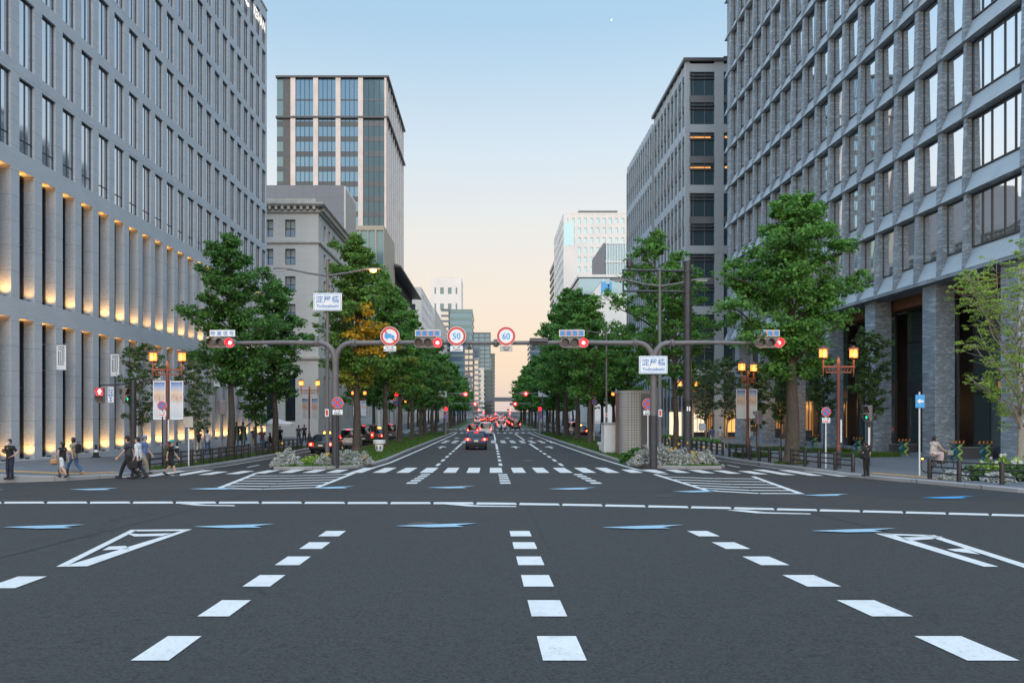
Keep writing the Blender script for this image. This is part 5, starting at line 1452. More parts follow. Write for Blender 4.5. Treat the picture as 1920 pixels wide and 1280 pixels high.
def name_sign(xp, yp, Y, label):
    X = PX(xp, Y); z = PZ(yp, Y); w, h = .73 * Y / 38.5, .46 * Y / 38.5
    t = thing('street_name_sign', label, 'sign', (X, Y, z), 0)
    b = MB(); b.bevbox((X - w, Y - .03, z - h), (X + w, Y + .12, z + h), .02); b.build('panel', MAT['sign_white'], t)
    b = MB()
    for q in (((-w + .05, h - .075), (w - .05, h - .05)), ((-w + .05, -h + .05), (w - .05, -h + .075)), ((-w + .05, -h + .075), (-w + .07, h - .075)), ((w - .07, -h + .075), (w - .05, h - .075))):
        b.box((X + q[0][0], Y - .034, z + q[0][1]), (X + q[1][0], Y - .0305, z + q[1][1]))
    b.build('border', MAT['sky_blue'], t)
    lettering('淀屋橋', .40 * Y / 38.5, MAT['sign_blue'], t, (0, -.035, .14), bold=.003, space=1.08)
    lettering('Yodoyabashi', .23 * Y / 38.5, MAT['sign_blue'], t, (0, -.035, -.24), bold=.004, sx=.98)
    return t
name_sign(614, 566, 39.8, 'white Yodoyabashi street name sign high on the left lamp pole')
name_sign(1225, 684, GY - .32, 'white Yodoyabashi street name sign on the right signal pole')

# ------------------------------------------------------------------ tall street lamps
def street_lamp(x, y, h, al, lit, label, rz=0, ht=-.2, r=.12):
    zb = zg(x, y) + .1
    t = thing('street_lamp', label, 'street lamp', (x, y, zb), rz)
    b = MB(); b.tube([(0, 0, -.2), (0, 0, 3), (0, 0, h)], [r, r * .9, r * .62], 12); b.build('pole', MAT['pole'], t, True, raw=True)
    for s in (-1, 1):
        z = h - .75
        b = MB(); b.tube([(0, 0, z - .12), (s * al * .5, 0, z + .02), (s * al, 0, z + .22)], [.06, .05, .045], 8); a = b.build('arm', MAT['pole'], t, True, raw=True)
        b = MB(); b.loft([[(s * (al - .1 + u * 1.0), v * .13 * wv, z + .24 + q * .07 * wv + .03 * u) for v, q in ((-1, -.6), (-.7, .7), (.7, .7), (1, -.6))] for u, wv in ((0, .5), (.2, 1), (.8, 1), (1.0, .6))]); hd = b.build('lamp_head', MAT['pole'], t, True, raw=True)
        if s == lit:
            b = MB(); b.lathe([(.001, -.16), (.14, -.12), (.19, -.02), (.18, .01)], (s * (al + .45), 0, z + .21), 14); b.build('lamp_glass', MAT['lamp_orange'], hd, True, raw=True)
            glow_lamp((x + s * (al + .45), y, zb + z - .1), 60, (1, .4, .1), .15)
        else:
            b = MB(); b.box((s * (al + .15), -.09, z + .17), (s * (al + .75), .09, z + .2)); b.build('lamp_glass', MAT['sign_white'], hd, raw=True)
    b = MB(); b.box((-.1, -r - .02, 2.6), (.1, -r + .03, 3.0)); b.build('number_plate', MAT['sign_white'], t, raw=True)
    b = MB(); b.box((-.06, -r - .027, 2.66), (.06, -r - .0205, 2.94)); b.build('red_panel', MAT['sign_red'], t, raw=True)
    return t
street_lamp(PX(614, 40), 40, 11.0, 2.0, 1, 'tall two-armed street lamp carrying the left name sign, its right head glowing orange')
street_lamp(PX(1237, 42), 42, 10.8, 1.9, 0, 'tall two-armed unlit street lamp just behind the right signal pole')
street_lamp(PX(1137, 72), 72, 11.5, 2.4, 0, 'plain two-armed unlit street lamp rising from the trees on the right island')

# camera gantry pole
def camera_pole():
    X, Y = PX(1289, 42), 42; zb = zg(X, Y) + .12; h = PZ(490, Y) - zb
    t = thing('camera_pole', 'thick dark pole with a lattice arm reaching left and a camera on top', 'pole', (X, Y, zb))
    b = MB(); b.tube([(0, 0, -.2), (0, 0, 3.2), (0, 0, h)], [.235, .23, .2], 16); b.build('pole', MAT['dark_pole'], t, True, raw=True)
    b = MB(); b.tube([(0, 0, 3.0), (0, 0, 3.5)], .245, 16); b.build('band', MAT['black_paint'], t, True, raw=True)
    z1, z2 = PZ(507, Y) - zb, PZ(546, Y) - zb; L = PX(1289, Y) - PX(1167, Y)
    b = MB(); b.tube([(0, 0, z1 - .03), (-L, 0, z1 + .02)], [.075, .06], 8); b.tube([(0, 0, z2 - .03), (-L, 0, z2 + .02)], [.075, .06], 8)
    for x in (-L + .05,): b.tube([(x, 0, z1), (x, 0, z2)], .05, 8)
    n = 6
    for k in range(n): b.tube([(-L + .3 + (L - .5) * k / n, 0, z1 if k % 2 else z2), (-L + .3 + (L - .5) * (k + 1) / n, 0, z2 if k % 2 else z1)], .03, 6)
    for k in (2, 4): b.tube([(-L + .3 + (L - .5) * k / n, 0, z1), (-L + .3 + (L - .5) * k / n, 0, z2)], .02, 6)
    b.build('lattice_arm', MAT['dark_pole'], t, True, raw=True)
    b = MB(); xc = -L + .4; b.lathe([(.06, 0), (.06, .12), (.17, .14), (.18, .42), (.15, .44), (.1, .62), (.02, .66)], (xc, 0, z1 + .06), 12); b.build('camera', MAT['dark_pole'], t, True, raw=True)
    for z in (z1, z2):
        b = MB(); b.tube([(0, 0, z - .13), (0, 0, z + .07)], .235, 14); b.tube([(-.45, 0, z - .03), (-.5, 0, z - .03)], .12, 10); b.build('clamp', MAT['dark_pole'], t, raw=True)
    b = MB()
    for sx in (-.1, 0.02): b.box((sx, -.25, 2.9), (sx + .07, -.236, 3.15))
    b.build('sticker', MAT['sign_white'], t, raw=True)
camera_pole()

# ------------------------------------------------------------------ red twin-lantern posts (one built, others copied)
def lantern_proto():
    t = thing('lantern_post', 'x', 'street lamp', (0, 0, 0)); h = 5.05
    b = MB(); b.tube([(0, 0, -.15), (0, 0, 1.1)], .12, 10); b.tube([(0, 0, 1.1), (0, 0, 1.16)], [.12, .075], 10, False); b.tube([(0, 0, 1.16), (0, 0, h), (0, 0, h + .18), (0, 0, h + .42)], [.075, .07, .09, .01], 10); b.build('post', MAT['red_pole'], t, True)
    b = MB(); b.tube([(0, 0, -.15), (0, 0, .9)], .13, 12); b.build('base_sleeve', MAT['dark_pole'], t)
    for s in (-1, 1):
        b = MB(); b.box((s * .07, -.03, h - .12), (s * .8, .03, h - .04)); b.box((s * .07, -.025, h - .38), (s * .62, .025, h - .32)); b.tube([(s * .74, 0, h - .55), (s * .74, 0, h + .25)], [.02, .055], 8)
        for k in range(4): b.tube([(s * (.1 + .15 * k), 0, h - .35), (s * (.22 + .15 * k), 0, h - .08)], .014, 5)
        a = b.build('bracket_arm', MAT['red_pole'], t, True)
        b = MB(); c = (s * .74, 0, h + .28)
        b.lathe([(.05, 0), (.2, .04), (.22, .07), (.22, .09), (.001, .09)], c, 6); b.lathe([(.001, .48), (.29, .48), (.24, .54), (.1, .6), (.03, .66), (.001, .68)], c, 6)
        for k in range(6): a_ = 2 * PI * k / 6; b.box((c[0] + .205 * math.cos(a_) - .012, .205 * math.sin(a_) - .012, c[2] + .09), (c[0] + .205 * math.cos(a_) + .012, .205 * math.sin(a_) + .012, c[2] + .48))
        ln = b.build('lantern', MAT['red_pole'], t)
        b = MB(); b.lathe([(.001, .095), (.185, .095), (.195, .28), (.185, .475), (.001, .475)], c, 6); b.build('lantern_glass', MAT['lantern'], ln)
    b = MB(); b.box((.06, -.1, 1.3), (.12, -.078, 2.4)); b.build('notice_strip', MAT['sign_white'], t)
    return t
lp = lantern_proto()
def lantern(x, y, label, rz=0, z=None, first=[True]):
    z = zg(x, y) + .12 if z is None else z
    if first[0]:
        first[0] = False; lp.location = (x, y, z); lp.rotation_euler = (0, 0, rz); lp['label'] = label; lp['group'] = 'red twin-lantern posts'; o = lp
    else: o = dup(lp, (x, y, z), rz, label, 'red twin-lantern posts')
    for s in (-1, 1):
        if y < 75: glow_lamp((x + s * .74 * math.cos(rz), y + s * .74 * math.sin(rz) - .36, z + 5.55), 32, (1, .52, .14), .18)
    return o
L1 = (PX(314, 38.3), 38.3); lantern(*L1, 'red twin-lantern post on the left pavement, nearest the granite building')
L2 = (PX(580, 67), 67); lantern(*L2, 'red twin-lantern post before the pale stone building, beside the parasol')
R1_ = (PX(1572, 36.3), 36.3); lantern(*R1_, 'red twin-lantern post in front of the slate columns, without banners')
R2_ = (PX(1402, 46), 46); lantern(*R2_, 'red twin-lantern post left of the large ginkgo trunk, hung with banners', rz=.75)
R3_ = (PX(1290, 68), 68); lantern(*R3_, 'red twin-lantern post right behind the thick dark camera pole')
for i, (x, y) in enumerate(((-16.6, 94), (-16.6, 122), (-16.6, 152), (-16.6, 182))): lantern(x, y, 'red twin-lantern post in the left row past the stone building, %s one' % ('nearest', 'second', 'third', 'farthest')[i])
for i, (x, y) in enumerate(((16.8, 98), (16.8, 128), (16.8, 160), (16.8, 190))): lantern(x, y, 'red twin-lantern post in the right row past the grid office, %s one' % ('nearest', 'second', 'third', 'farthest')[i])

MAT['poster'] = None
def poster_mat():
    m, nt, b = newmat('printed seascape banner')
    v = coords(nt, kind='Generated'); sp = N(nt, 'ShaderNodeSeparateXYZ'); nt.links.new(v, sp.inputs[0])
    cr = N(nt, 'ShaderNodeValToRGB'); nt.links.new(sp.outputs['Z'], cr.inputs[0]); e = cr.color_ramp.elements
    st = [(0, (.50, .56, .62)), (.42, (.58, .61, .64)), (.55, (.55, .42, .36)), (.72, (.62, .52, .42)), (.86, (.30, .40, .62)), (1.0, (.09, .18, .45))]
    e[0].position, e[0].color = 0, rgb(st[0][1]); e[1].position, e[1].color = 1, rgb(st[-1][1])
    for p, c in st[1:-1]: n = e.new(p); n.color = rgb(c)
    n = N(nt, 'ShaderNodeTexNoise'); n.inputs['Scale'].default_value = 7; n.inputs['Detail'].default_value = 5; nt.links.new(v, n.inputs['Vector'])
    band = math_n(nt, 'SUBTRACT', 1, math_n(nt, 'MULTIPLY', math_n(nt, 'ABSOLUTE', math_n(nt, 'SUBTRACT', sp.outputs['Z'], .55)), 5))
    f = math_n(nt, 'MULTIPLY', math_n(nt, 'GREATER_THAN', n.outputs['Fac'], .56), math_n(nt, 'MAXIMUM', band, 0))
    c = mix_c(nt, math_n(nt, 'MULTIPLY', f, .6), cr.outputs[0], (.36, .16, .13)); nt.links.new(c, b.inputs['Base Color']); b.inputs['Roughness'].default_value = .6
    return m
MAT['poster'] = poster_mat()
def hang_banner(x, y, z0, z1, w, label, rz=0):
    t = thing('hanging_banner', label, 'banner', (x, y, z0), rz, 'seascape banners on lantern posts')
    b = MB(); rings = []
    for k in range(9):
        u = -w / 2 + w * k / 8; rings.append([(u, .02 * math.sin(k * .8), 0), (u, .02 * math.sin(k * .8 + .5), (z1 - z0) / 2), (u, .02 * math.sin(k * .8 + 1), z1 - z0)])
    b.loft(rings, False, False); o = b.build('cloth', MAT['poster'], t, True, raw=True)
    b = MB(); h = z1 - z0
    for q in ((-w / 2 - .02, w / 2 + .02, h, h + .05), (-w / 2 - .02, w / 2 + .02, -.03, .02)): b.box((q[0], -.03, q[2]), (q[1], .03, q[3]))
    for s in (-1, 1): b.box((s * w / 2 - .015, -.028, .021), (s * w / 2 + .015, .028, h - .001))
    b.build('frame', MAT['sign_white'], t, raw=True)
def banners(px_, Y, xa, y0, y1, labs, rz=0):
    for (a, c), lab in zip(xa, labs):
        X0, X1 = PX(a, Y), PX(c, Y); hang_banner((X0 + X1) / 2, Y, PZ(y1, Y), PZ(y0, Y), (X1 - X0), lab, rz)
banners(314, 38.3, ((288, 310), (320, 343)), 716, 785, ('blue and white banner left of the red lantern post, behind a thin tree', 'blue and white banner right of the red lantern post at the granite building'))
banners(580, 67, ((566, 578), (584, 597)), 747, 785, ('small banner with a red bird, left on the post before the stone building', 'small banner right on the post before the stone building'))
banners(1402, 46, ((1381, 1398), (1404, 1419)), 731, 783, ('blue topped banner left on the post beside the large ginkgo', 'blue topped banner right on the post beside the large ginkgo'))
banners(0, 94, ((663, 672), (677, 686)), 752, 778, ('tiny pale banner, left of the pair behind the left island trees', 'tiny pale banner, right of the pair behind the left island trees'))
banners(0, 98, ((1161, 1168),), 771, 790, ('tiny pale banner above the white panel box on the right island',))

# maze-mark banners on the granite building
def maze_banner(xp, y0, y1, Y, label):
    X = PX(xp, Y); z0, z1 = PZ(y1, Y), PZ(y0, Y); w = (z1 - z0) * .39; h = z1 - z0
    t = thing('wall_banner', label, 'banner', (X, Y, z0), 0, 'white maze-mark banners on the granite building')
    b = MB(); b.box((-w / 2, -.01, 0), (w / 2, .01, h)); b.build('cloth', MAT['sign_white'], t, raw=True)
    b = MB()
    def bar(u0, v0, u1, v1): b.box((-w / 2 + w * u0, -.014, h * v0), (-w / 2 + w * u1, -.011, h * v1))
    s = .075; sv = .032
    # two nested hooks: one from the top, one from the bottom
    bar(.18, .905, .82, .905 + sv); bar(.82 - s, .33, .82, .903)
    bar(.18, .82, .64, .82 + sv); bar(.64 - s, .33, .64, .818)
    bar(.18, .20, .80, .20 + sv); bar(.18, .234, .18 + s, .76)
    bar(.36, .28, .80, .28 + sv); bar(.36, .314, .36 + s, .76)
    b.build('maze_mark', MAT['ink'], t, raw=True)
    b = MB(); b.tube([(-w / 2 - .9, 0, h + .05), (w / 2 + .02, 0, h + .05)], .02, 6); b.tube([(-w / 2 - .9, 0, -.03), (w / 2 + .02, 0, -.03)], .015, 6); b.build('banner_rod', MAT['steel'], t, raw=True)
for xp, y0, y1, wh in ((115, 647, 693, 'nearest the photo edge, first of the row'), (215.5, 664, 705, 'above the red pedestrian signal, second of the row'), (296, 682, 712, 'behind the left lantern of the red post'), (356, 689, 718, 'behind the right lantern of the red post'), (407, 697, 725, 'left of the tall ginkgo trunk'), (450, 704, 730, 'right of the tall ginkgo trunk')):
    Y = 1400 * 22.55 / (920 - xp); maze_banner(xp, y0, y1, Y, 'white banner with black maze mark ' + wh)

# rooftop lettering on the granite block
t = thing('rooftop_sign', 'glowing white KEIHAN letters with emblem at the top corner of the granite building', 'sign', (-23.1, 74, 42.0))
MAT['sign_glow'] = emit('lit sign letters', (1, .93, .82), .8)
lettering('KEIHAN', 1.35, MAT['sign_glow'], t, (-.04 + .05, .6, 0.1), rot=PI / 2, bold=.03, sx=.78)
b = MB(); b.prism([(.0 + .7 * math.cos(a) - 3.1, .1 + .75 * math.sin(a)) for a in np.linspace(.6, 5.6, 20)] + [(-3.1 + .4 * math.cos(a), .1 + .45 * math.sin(a)) for a in np.linspace(5.6, .6, 20)], 'x', -.02, .03); b.build('emblem', MAT['sign_glow'], t, raw=True)
# ------------------------------------------------------------------ small signs on posts
def post_sign(xp, ybase, yc, d, kind, label, post='white_paint', Y=None, h=None, plate=True, zf=zg):
    if Y is None: X, Y = at(xp, ybase, .15)
    X = PX(xp, Y); zb = zf(X, Y) + .13; z = PZ(yc, Y) - zb; r = d / 2
    t = thing('no_parking_sign' if kind != 'arrow' else 'one_way_sign', label, 'road sign', (X, Y, zb))
    b = MB(); b.tube([(0, .04, -.1), (0, .04, z + (r * .6 if kind != 'arrow' else .4))], .033, 8); b.build('post', MAT[post], t, True, raw=True)
    if kind == 'arrow':
        b = MB(); b.bevbox((-.2, -.02, z - .28), (.2, .0, z + .28), .01); b.build('panel', MAT['sky_blue'], t, raw=True)
        b = MB(); b.prism([(-.14, z), (0, z + .12), (0, z + .045), (.14, z + .045), (.14, z - .045), (0, z - .045), (0, z - .12)], 'y', -.026, -.0205); b.build('arrow', MAT['sign_white'], t, raw=True)
        return t
    b = MB(); disc(b, (0, 0, z), r, -.02, 0); b.build('disc', MAT['sign_white'], t, raw=True)
    b = MB(); disc(b, (0, 0, z), r * .8, -.024, -.0205); b.build('blue_field', MAT['sign_blue'], t, raw=True)
    b = MB(); ring(b, (0, 0, z), r * .77, r * .97, -.03, -.0245)
    b.build('red_ring', MAT['sign_red'], t, raw=True)
    b = MB()
    for s in ((1, -1) if kind == 'nostop' else (1,)):
        a = Vector((-.56 * r * s, -.0285 - .001 * s, z + .56 * r)); c_ = Vector((.56 * r * s, -.0285 - .001 * s, z - .56 * r)); n = Vector((.07 * r * s, 0, .07 * r)) * 1.5
        b.quad(a - n, a + n, c_ + n, c_ - n)
    b.build('red_slash', MAT['sign_red'], t, raw=True)
    if plate:
        b = MB(); b.bevbox((-r * .85, -.015, z - r - .3), (r * .85, 0, z - r - .05), .005); b.build('plate', MAT['sign_white'], t, raw=True)
        lettering('0－24', .11, MAT['ink'], t, (0, -.018, z - r - .12), bold=.003); lettering('駐車禁止', .09, MAT['sign_red' if kind == 'nopark' else 'ink'], t, (0, -.018, z - r - .23), bold=.002)
    return t
post_sign(633, 870, 755, .6, 'nostop', 'round no-stopping sign with a red cross on the left signal pole', 'dark_pole', Y=38.2)
post_sign(1215, 843, 757, .62, 'nostop', 'round no-stopping sign on its own white post by the tiled vent tower', Y=41.5)
post_sign(304, 882, 760, .46, 'nopark', 'round no-parking sign on a black post before the left lantern post', 'black_paint', Y=36.6)
post_sign(1549, 882, 772, .46, 'nopark', 'round no-parking sign on a white post left of the right lantern post', Y=36.2, zf=zr)
post_sign(1725, 902, 752, .5, 'arrow', 'blue one-way arrow sign on a tall white post at the right corner', Y=31.9, zf=zr)
def plain_board(xp, Y, yc, w, h, label, mat, post, zf=zg, name='notice_board'):
    X = PX(xp, Y); zb = zf(X, Y) + .13; z = PZ(yc, Y) - zb
    t = thing(name, label, 'sign', (X, Y, zb)); b = MB(); b.tube([(0, .05, -.1), (0, .05, z + h * .4)], .035, 8); b.build('post', MAT[post], t, True, raw=True)
    b = MB(); b.bevbox((-w / 2, -.02, z - h / 2), (w / 2, .01, z + h / 2), .008); b.build('panel', MAT[mat], t, raw=True)
    b = MB(); b.box((-w / 2 + .03, .011, z - .02), (w / 2 - .03, .03, z + .02)); b.build('stiffener', MAT['steel'], t, raw=True)
plain_board(353, 37.8, 791, .5, .55, 'grey back of a square sign on a white post at the left rail', 'steel', 'white_paint')
plain_board(1317, 90, 800, .9, .9, 'small white notice panel by the lit shop on the right', 'sign_white', 'black_paint')

# pedestrian signals
def ped_head(t, c, rz, lit, sc=1.0):
    """two-lens pedestrian head; faces -y before turning by rz"""
    h = bpy.data.objects.new('signal_head', None) if False else None
    m = Matrix.Translation(c) @ Matrix.Rotation(rz, 4, 'Z')
    def put(b, name, mat, par=t):
        b.v = [tuple(m @ Vector(p)) for p in b.v]; return b.build(name, mat, par, raw=True)
    b = MB(); b.bevbox((-.2, -.1, -.42), (.2, .12, .42), .04); put(b, 'housing', MAT['signal_body'])
    for z, on in ((.2, lit == 'r'), (-.2, lit == 'g')):
        b = MB(); b.box((-.15, -.108, z - .15), (.15, -.101, z + .15)); put(b, 'lens', MAT['lens_red' if (on and lit == 'r') else 'lens_off'])
        if on:
            b = MB(); fig = [(-.035, .14), (.035, .14), (.045, .09), (.08, .06), (.08, -.03), (.04, -.03), (.04, -.14), (-.04, -.14), (-.04, -.03), (-.08, -.03), (-.08, .06), (-.045, .09)]
            b.prism([(x * (1.1 if lit == 'r' else .7), z + y * (.95 if lit == 'r' else .6)) for x, y in fig], 'y', -.116, -.109); put(b, 'figure', MAT['lens_core' if lit == 'r' else 'lens_green'])
        b = MB(); b.loft([[(-.19, -.3, z + .17), (.19, -.3, z + .17), (.19, -.3, z + .185), (-.19, -.3, z + .185)], [(-.19, -.101, z + .18), (.19, -.101, z + .18), (.19, -.101, z + .2), (-.19, -.101, z + .2)]])
        for s in (-1, 1): b.quad((s * .19, -.3, z + .168), (s * .19, -.101, z + .178), (s * .19, -.101, z - .12), (s * .19, -.18, z - .05))
        put(b, 'visor', MAT['signal_body'])
X, Y = PX(250, 40.5), 40.5; zb = zl(X, Y) + .15
t = thing('pedestrian_signal', 'dark pole with a red pedestrian signal on its left arm, by the granite building', 'pedestrian signal', (X, Y, zb))
hh = PZ(712, Y) - zb; b = MB(); b.tube([(0, 0, -.2), (0, 0, hh)], [.16, .15], 12); b.build('pole', MAT['dark_pole'], t, True, raw=True)
za = PZ(720, Y) - zb; xl = PX(188, Y) - X; b = MB(); b.tube([(0, 0, za), (xl, 0, za - .05)], .035, 8); b.tube([(xl + .0, 0, za - .05), (xl + .0, 0, za - .28)], .03, 6); b.build('arm', MAT['dark_pole'], t, True, raw=True)
ped_head(t, (xl, 0, PZ(741, Y) - zb), 0.15, 'r', 1)
ped_head(t, (PX(236, Y) - X, 0, PZ(741, Y) - zb), 1.25, 'g')
b = MB(); xs_, zs_ = PX(208, Y) - X, PZ(740, Y) - zb; b.bevbox((xs_ - .16, -.03, zs_ - .42), (xs_ + .16, -.01, zs_ + .42), .006); b.build('plate', MAT['sign_white'], t, raw=True)
for i, (q, s_) in enumerate(zip(((-.07, .27), (-.07, .12), (-.07, -.02), (.07, .27), (.07, .12), (.07, -.02), (0, -.18), (0, -.32)), '歩行者自転車専用')): lettering(s_, .13, MAT['sign_blue'], t, (xs_ + q[0], -.034, zs_ + q[1]), bold=.004)
X, Y = PX(1628, 38.5), 38.5; zb = zr(X, Y) + .15
t = thing('pedestrian_signal', 'pedestrian signal showing green on a dark post behind the black-clad woman', 'pedestrian signal', (X, Y, zb))
hh = PZ(790, Y) - zb; b = MB(); b.tube([(0, 0, -.2), (0, 0, hh)], [.085, .08], 10); b.build('pole', MAT['dark_pole'], t, True, raw=True)
b = MB(); b.box((-.05, -.09, hh - 1.2), (.05, -.082, hh - .3)); b.build('sticker', MAT['sign_white'], t, raw=True)
ped_head(t, (-.02, 0, PZ(775, Y) - zb), -1.1, 'g')
for xp, Y, yc, lab, zf in ((417, 43.5, 764, 'back of a pedestrian signal on a thin grey post behind the left rail', zl), (1422, 45, 783, 'side of a pedestrian signal on the thin dark stem left of the large ginkgo', zr)):
    X = PX(xp, Y); zb = zf(X, Y) + .15
    t = thing('pedestrian_signal', lab, 'pedestrian signal', (X, Y, zb)); z = PZ(yc, Y) - zb
    b = MB(); b.tube([(0, 0, -.1), (0, 0, z - .3)], .045, 8); b.build('pole', MAT['pole'], t, True, raw=True); ped_head(t, (0, 0, z), PI + .5, '')

# ------------------------------------------------------------------ black post-and-rail fences
FL = [0]
def rail_fence(pts, label, zf, step=1.28, hgt=.86, nr=3):
    path = pts; L = sum(math.dist(a, c) for a, c in zip(path, path[1:])); n = max(1, round(L / step))
    def pt(s):
        for a, c in zip(path, path[1:]):
            d = math.dist(a, c)
            if s <= d + 1e-6: return (a[0] + (c[0] - a[0]) * s / d, a[1] + (c[1] - a[1]) * s / d)
            s -= d
        return path[-1]
    P = [pt(L * i / n) for i in range(n + 1)]
    z0 = zf(*P[0]) + .14; t = thing('rail_fence', label, 'fence', (P[0][0], P[0][1], z0), 0)
    for p in P:
        z = zf(*p) + .14; b = MB(); b.lathe([(.085, -.1), (.085, hgt - .03), (.07, hgt), (.001, hgt + .012)], (p[0], p[1], z), 12); o = b.build('post', MAT['black_paint'], t, True)
    for r in range(nr):
        b = MB(); hz = hgt - .08 - .24 * r
        b.tube([(p[0], p[1], zf(*p) + .14 + hz) for p in P], .032, 6); b.build('rail', MAT['black_paint'], t, True)
kl = lambda y: -15.25 - (.7 * max(0, 38 - y) / 4 if y < 38 else 0)
rail_fence([(kl(34.6), 34.6), (kl(37), 37), (kl(40), 40), (-15.2, 47)], 'black post and rail fence on the left pavement, nearest the junction', zl)
rail_fence([(-15.2, 48.6), (-15.2, 60)], 'black post and rail fence on the left before the bronze statue', zl)
rail_fence([(-15.2, 62), (-15.2, 76)], 'black post and rail fence on the left beyond the cafe parasol', zl)
rail_fence([(16.4, 33.8), (16.15, 36), (15.9, 39.4)], 'black post and rail fence on the right, nearest the standing woman', zr)
rail_fence([(15.75, 40.6), (15.4, 44), (15.35, 48)], 'black post and rail fence right of the road, left of the large ginkgo', zr)
rail_fence([(15.35, 49.4), (15.35, 64), (15.4, 77)], 'black post and rail fence in front of the grid office, farthest right one', zr)
rail_fence([(17.7, 30.1), (17.9, 28.9), (18.4, 28.0), (19.65, 27.4), (23, 26.5), (26, 26.2)], 'black post and rail fence round the corner flower bed, at right edge', zr, step=1.5, hgt=.84)
# low planters behind the far right fence
for i, (x, y) in enumerate(((17.6, 60), (17.4, 66), (17.3, 72))):
    t = thing('planter', 'long grey stone planter with clipped greenery behind the right fence, %s one' % ('nearest', 'middle', 'farthest')[i], 'planter', (x, y, zr(x, y) + .15), 0, 'stone planters')
    b = MB(); b.bevbox((-.5, -2.3, -.1), (.5, 2.3, .5), .03); b.build('trough', MAT['cornice'], t, raw=True)
    rs_ = random.Random(i); cs = [(rs_.uniform(-.4, .4), rs_.uniform(-2.2, 2.2), rs_.uniform(.5, .75)) for _ in range(90)]
    P_, g_, r_ = leaf_cloud(cs, [.16] * 90, 12, .09, i, None, .8); link(bpy.data.objects.new('foliage', leaf_mesh('foliage', P_, g_, r_, MAT['ginkgo'])), t)

# ------------------------------------------------------------------ vent tower, panel box, urns, statue, parasol, cones, stands
MAT['tile'] = stone('pale tiles', (.36, .36, .36), .17, .17, .032, 30, .25, .5, .75, 0, .2)
MAT['brick_tile'] = stone('brown tiles', (.26, .145, .11), .17, .17, .03, 30, .25, .5, .6, 0, .2)
def vent():
    Y = 50.0; x0, x1 = PX(1165, Y), PX(1222, Y); zb = zg(x0, Y) + .1; h = PZ(735, Y) - zb
    t = thing('vent_tower', 'curved vent tower clad in pale tiles on the right island', 'vent', ((x0 + x1) / 2, Y, zb))
    r = .75; out = [(x1, Y + 2.2), (x1, Y)] + [(x0 + r - r * math.sin(a), Y + r - r * math.cos(a)) for a in np.linspace(0, PI / 2, 8)] + [(x0, Y + 2.2)]
    b = MB(); b.prism(out, 'z', zb - .2, zb + h); b.build('tiled_wall', MAT['tile'], t)
    b = MB(); b.prism([(p[0] + (.02 if p[0] > x0 + 1 else -.03), p[1] - .03) for p in out], 'z', zb + h + .003, zb + h + .12); b.build('cap', MAT['cornice'], t)
    b = MB(); b.box((x1 - .75, Y - .06, zb - .1), (x1 + .05, Y - .003, zb + h - .1)); b.build('louvre_panel', MAT['spandrel'], t)
    b = MB()
    for k in range(26): b.box((x1 - .72, Y - .1, zb + .2 + .135 * k), (x1 + .02, Y - .061, zb + .27 + .135 * k))
    b.build('louvre_slats', MAT['dark_panel'], t)
    b = MB(); b.prism([(x0 - .025, Y + .8), (x0 - .003, Y + .8), (x0 - .003, Y + 2.2), (x0 - .025, Y + 2.2)], 'z', zb - .1, zb + h - .02); b.build('brown_side', MAT['brick_tile'], t)
    Y = 52.5; x0, x1 = PX(1133, Y), PX(1163, Y); zb = zg(x0, Y) + .1; h = PZ(793, Y) - zb
    t = thing('panel_box', 'corrugated white metal enclosure left of the tiled vent tower', 'enclosure', ((x0 + x1) / 2, Y, zb))
    n = 13; out = []
    for k in range(n): 
        u = x0 + (x1 - x0) * k / n; d = (x1 - x0) / n; out += [(u, Y), (u + d * .35, Y), (u + d * .45, Y - .05), (u + d * .9, Y - .05)]
    out += [(x1, Y), (x1, Y + 1.5), (x0, Y + 1.5)]
    b = MB(); b.prism(out, 'z', zb - .1, zb + h - .1); b.build('panels', MAT['sign_white'], t)
    b = MB(); b.bevbox((x0 - .04, Y - .09, zb + h - .097), (x1 + .04, Y + 1.54, zb + h + .02), .02); b.build('cap', MAT['steel'], t)
vent()
def urn(xp, Y, hpx, label, plug=True):
    X = PX(xp, Y); z = zg(X, Y) + .13; k = hpx * Y / 1400
    t = thing('urn_planter', label, 'planter', (X, Y, z))
    b = MB(); b.lathe([(.001, 0), (.28 * k, 0), (.34 * k, .3 * k), (.38 * k, .62 * k), (.36 * k, .66 * k), (.52 * k, .72 * k), (.56 * k, .98 * k), (.5 * k, 1.0 * k), (.46 * k, .9 * k), (.001, .88 * k)], (0, 0, 0), 18); b.build('bowl', MAT['sign_white'], t, True, raw=True)
    for s in (-1, 1):
        b = MB(); b.prism([(s * .14 * k + .05 * k * math.cos(a), .38 * k + .15 * k * math.sin(a)) for a in np.linspace(0, 5.8, 12)], 'y', -.42 * k, -.3 * k); b.build('dark_slot', MAT['ink'], t, raw=True)
urn(711, 55, 22, 'white urn planter with two dark slots on the left island lawn')
urn(1129, 56, 17, 'small white urn planter left of the white enclosure on the right island')
X, Y = PX(1244, 47.8), 47.8; z = zg(X, Y) + .13
t = thing('stone_trough', 'dark flared stone trough beside the right signal pole', 'planter', (X, Y, z))
b = MB(); b.loft([[(-.35, -.3, 0), (.35, -.3, 0), (.35, .3, 0), (-.35, .3, 0)], [(-.5, -.4, .55), (.5, -.4, .55), (.5, .4, .55), (-.5, .4, .55)]]); b.build('trough', MAT['spandrel'], t, raw=True)
b = MB(); b.bevbox((-.56, -.46, .553), (.56, .46, .63), .01); b.build('rim', MAT['dark_panel'], t, raw=True)
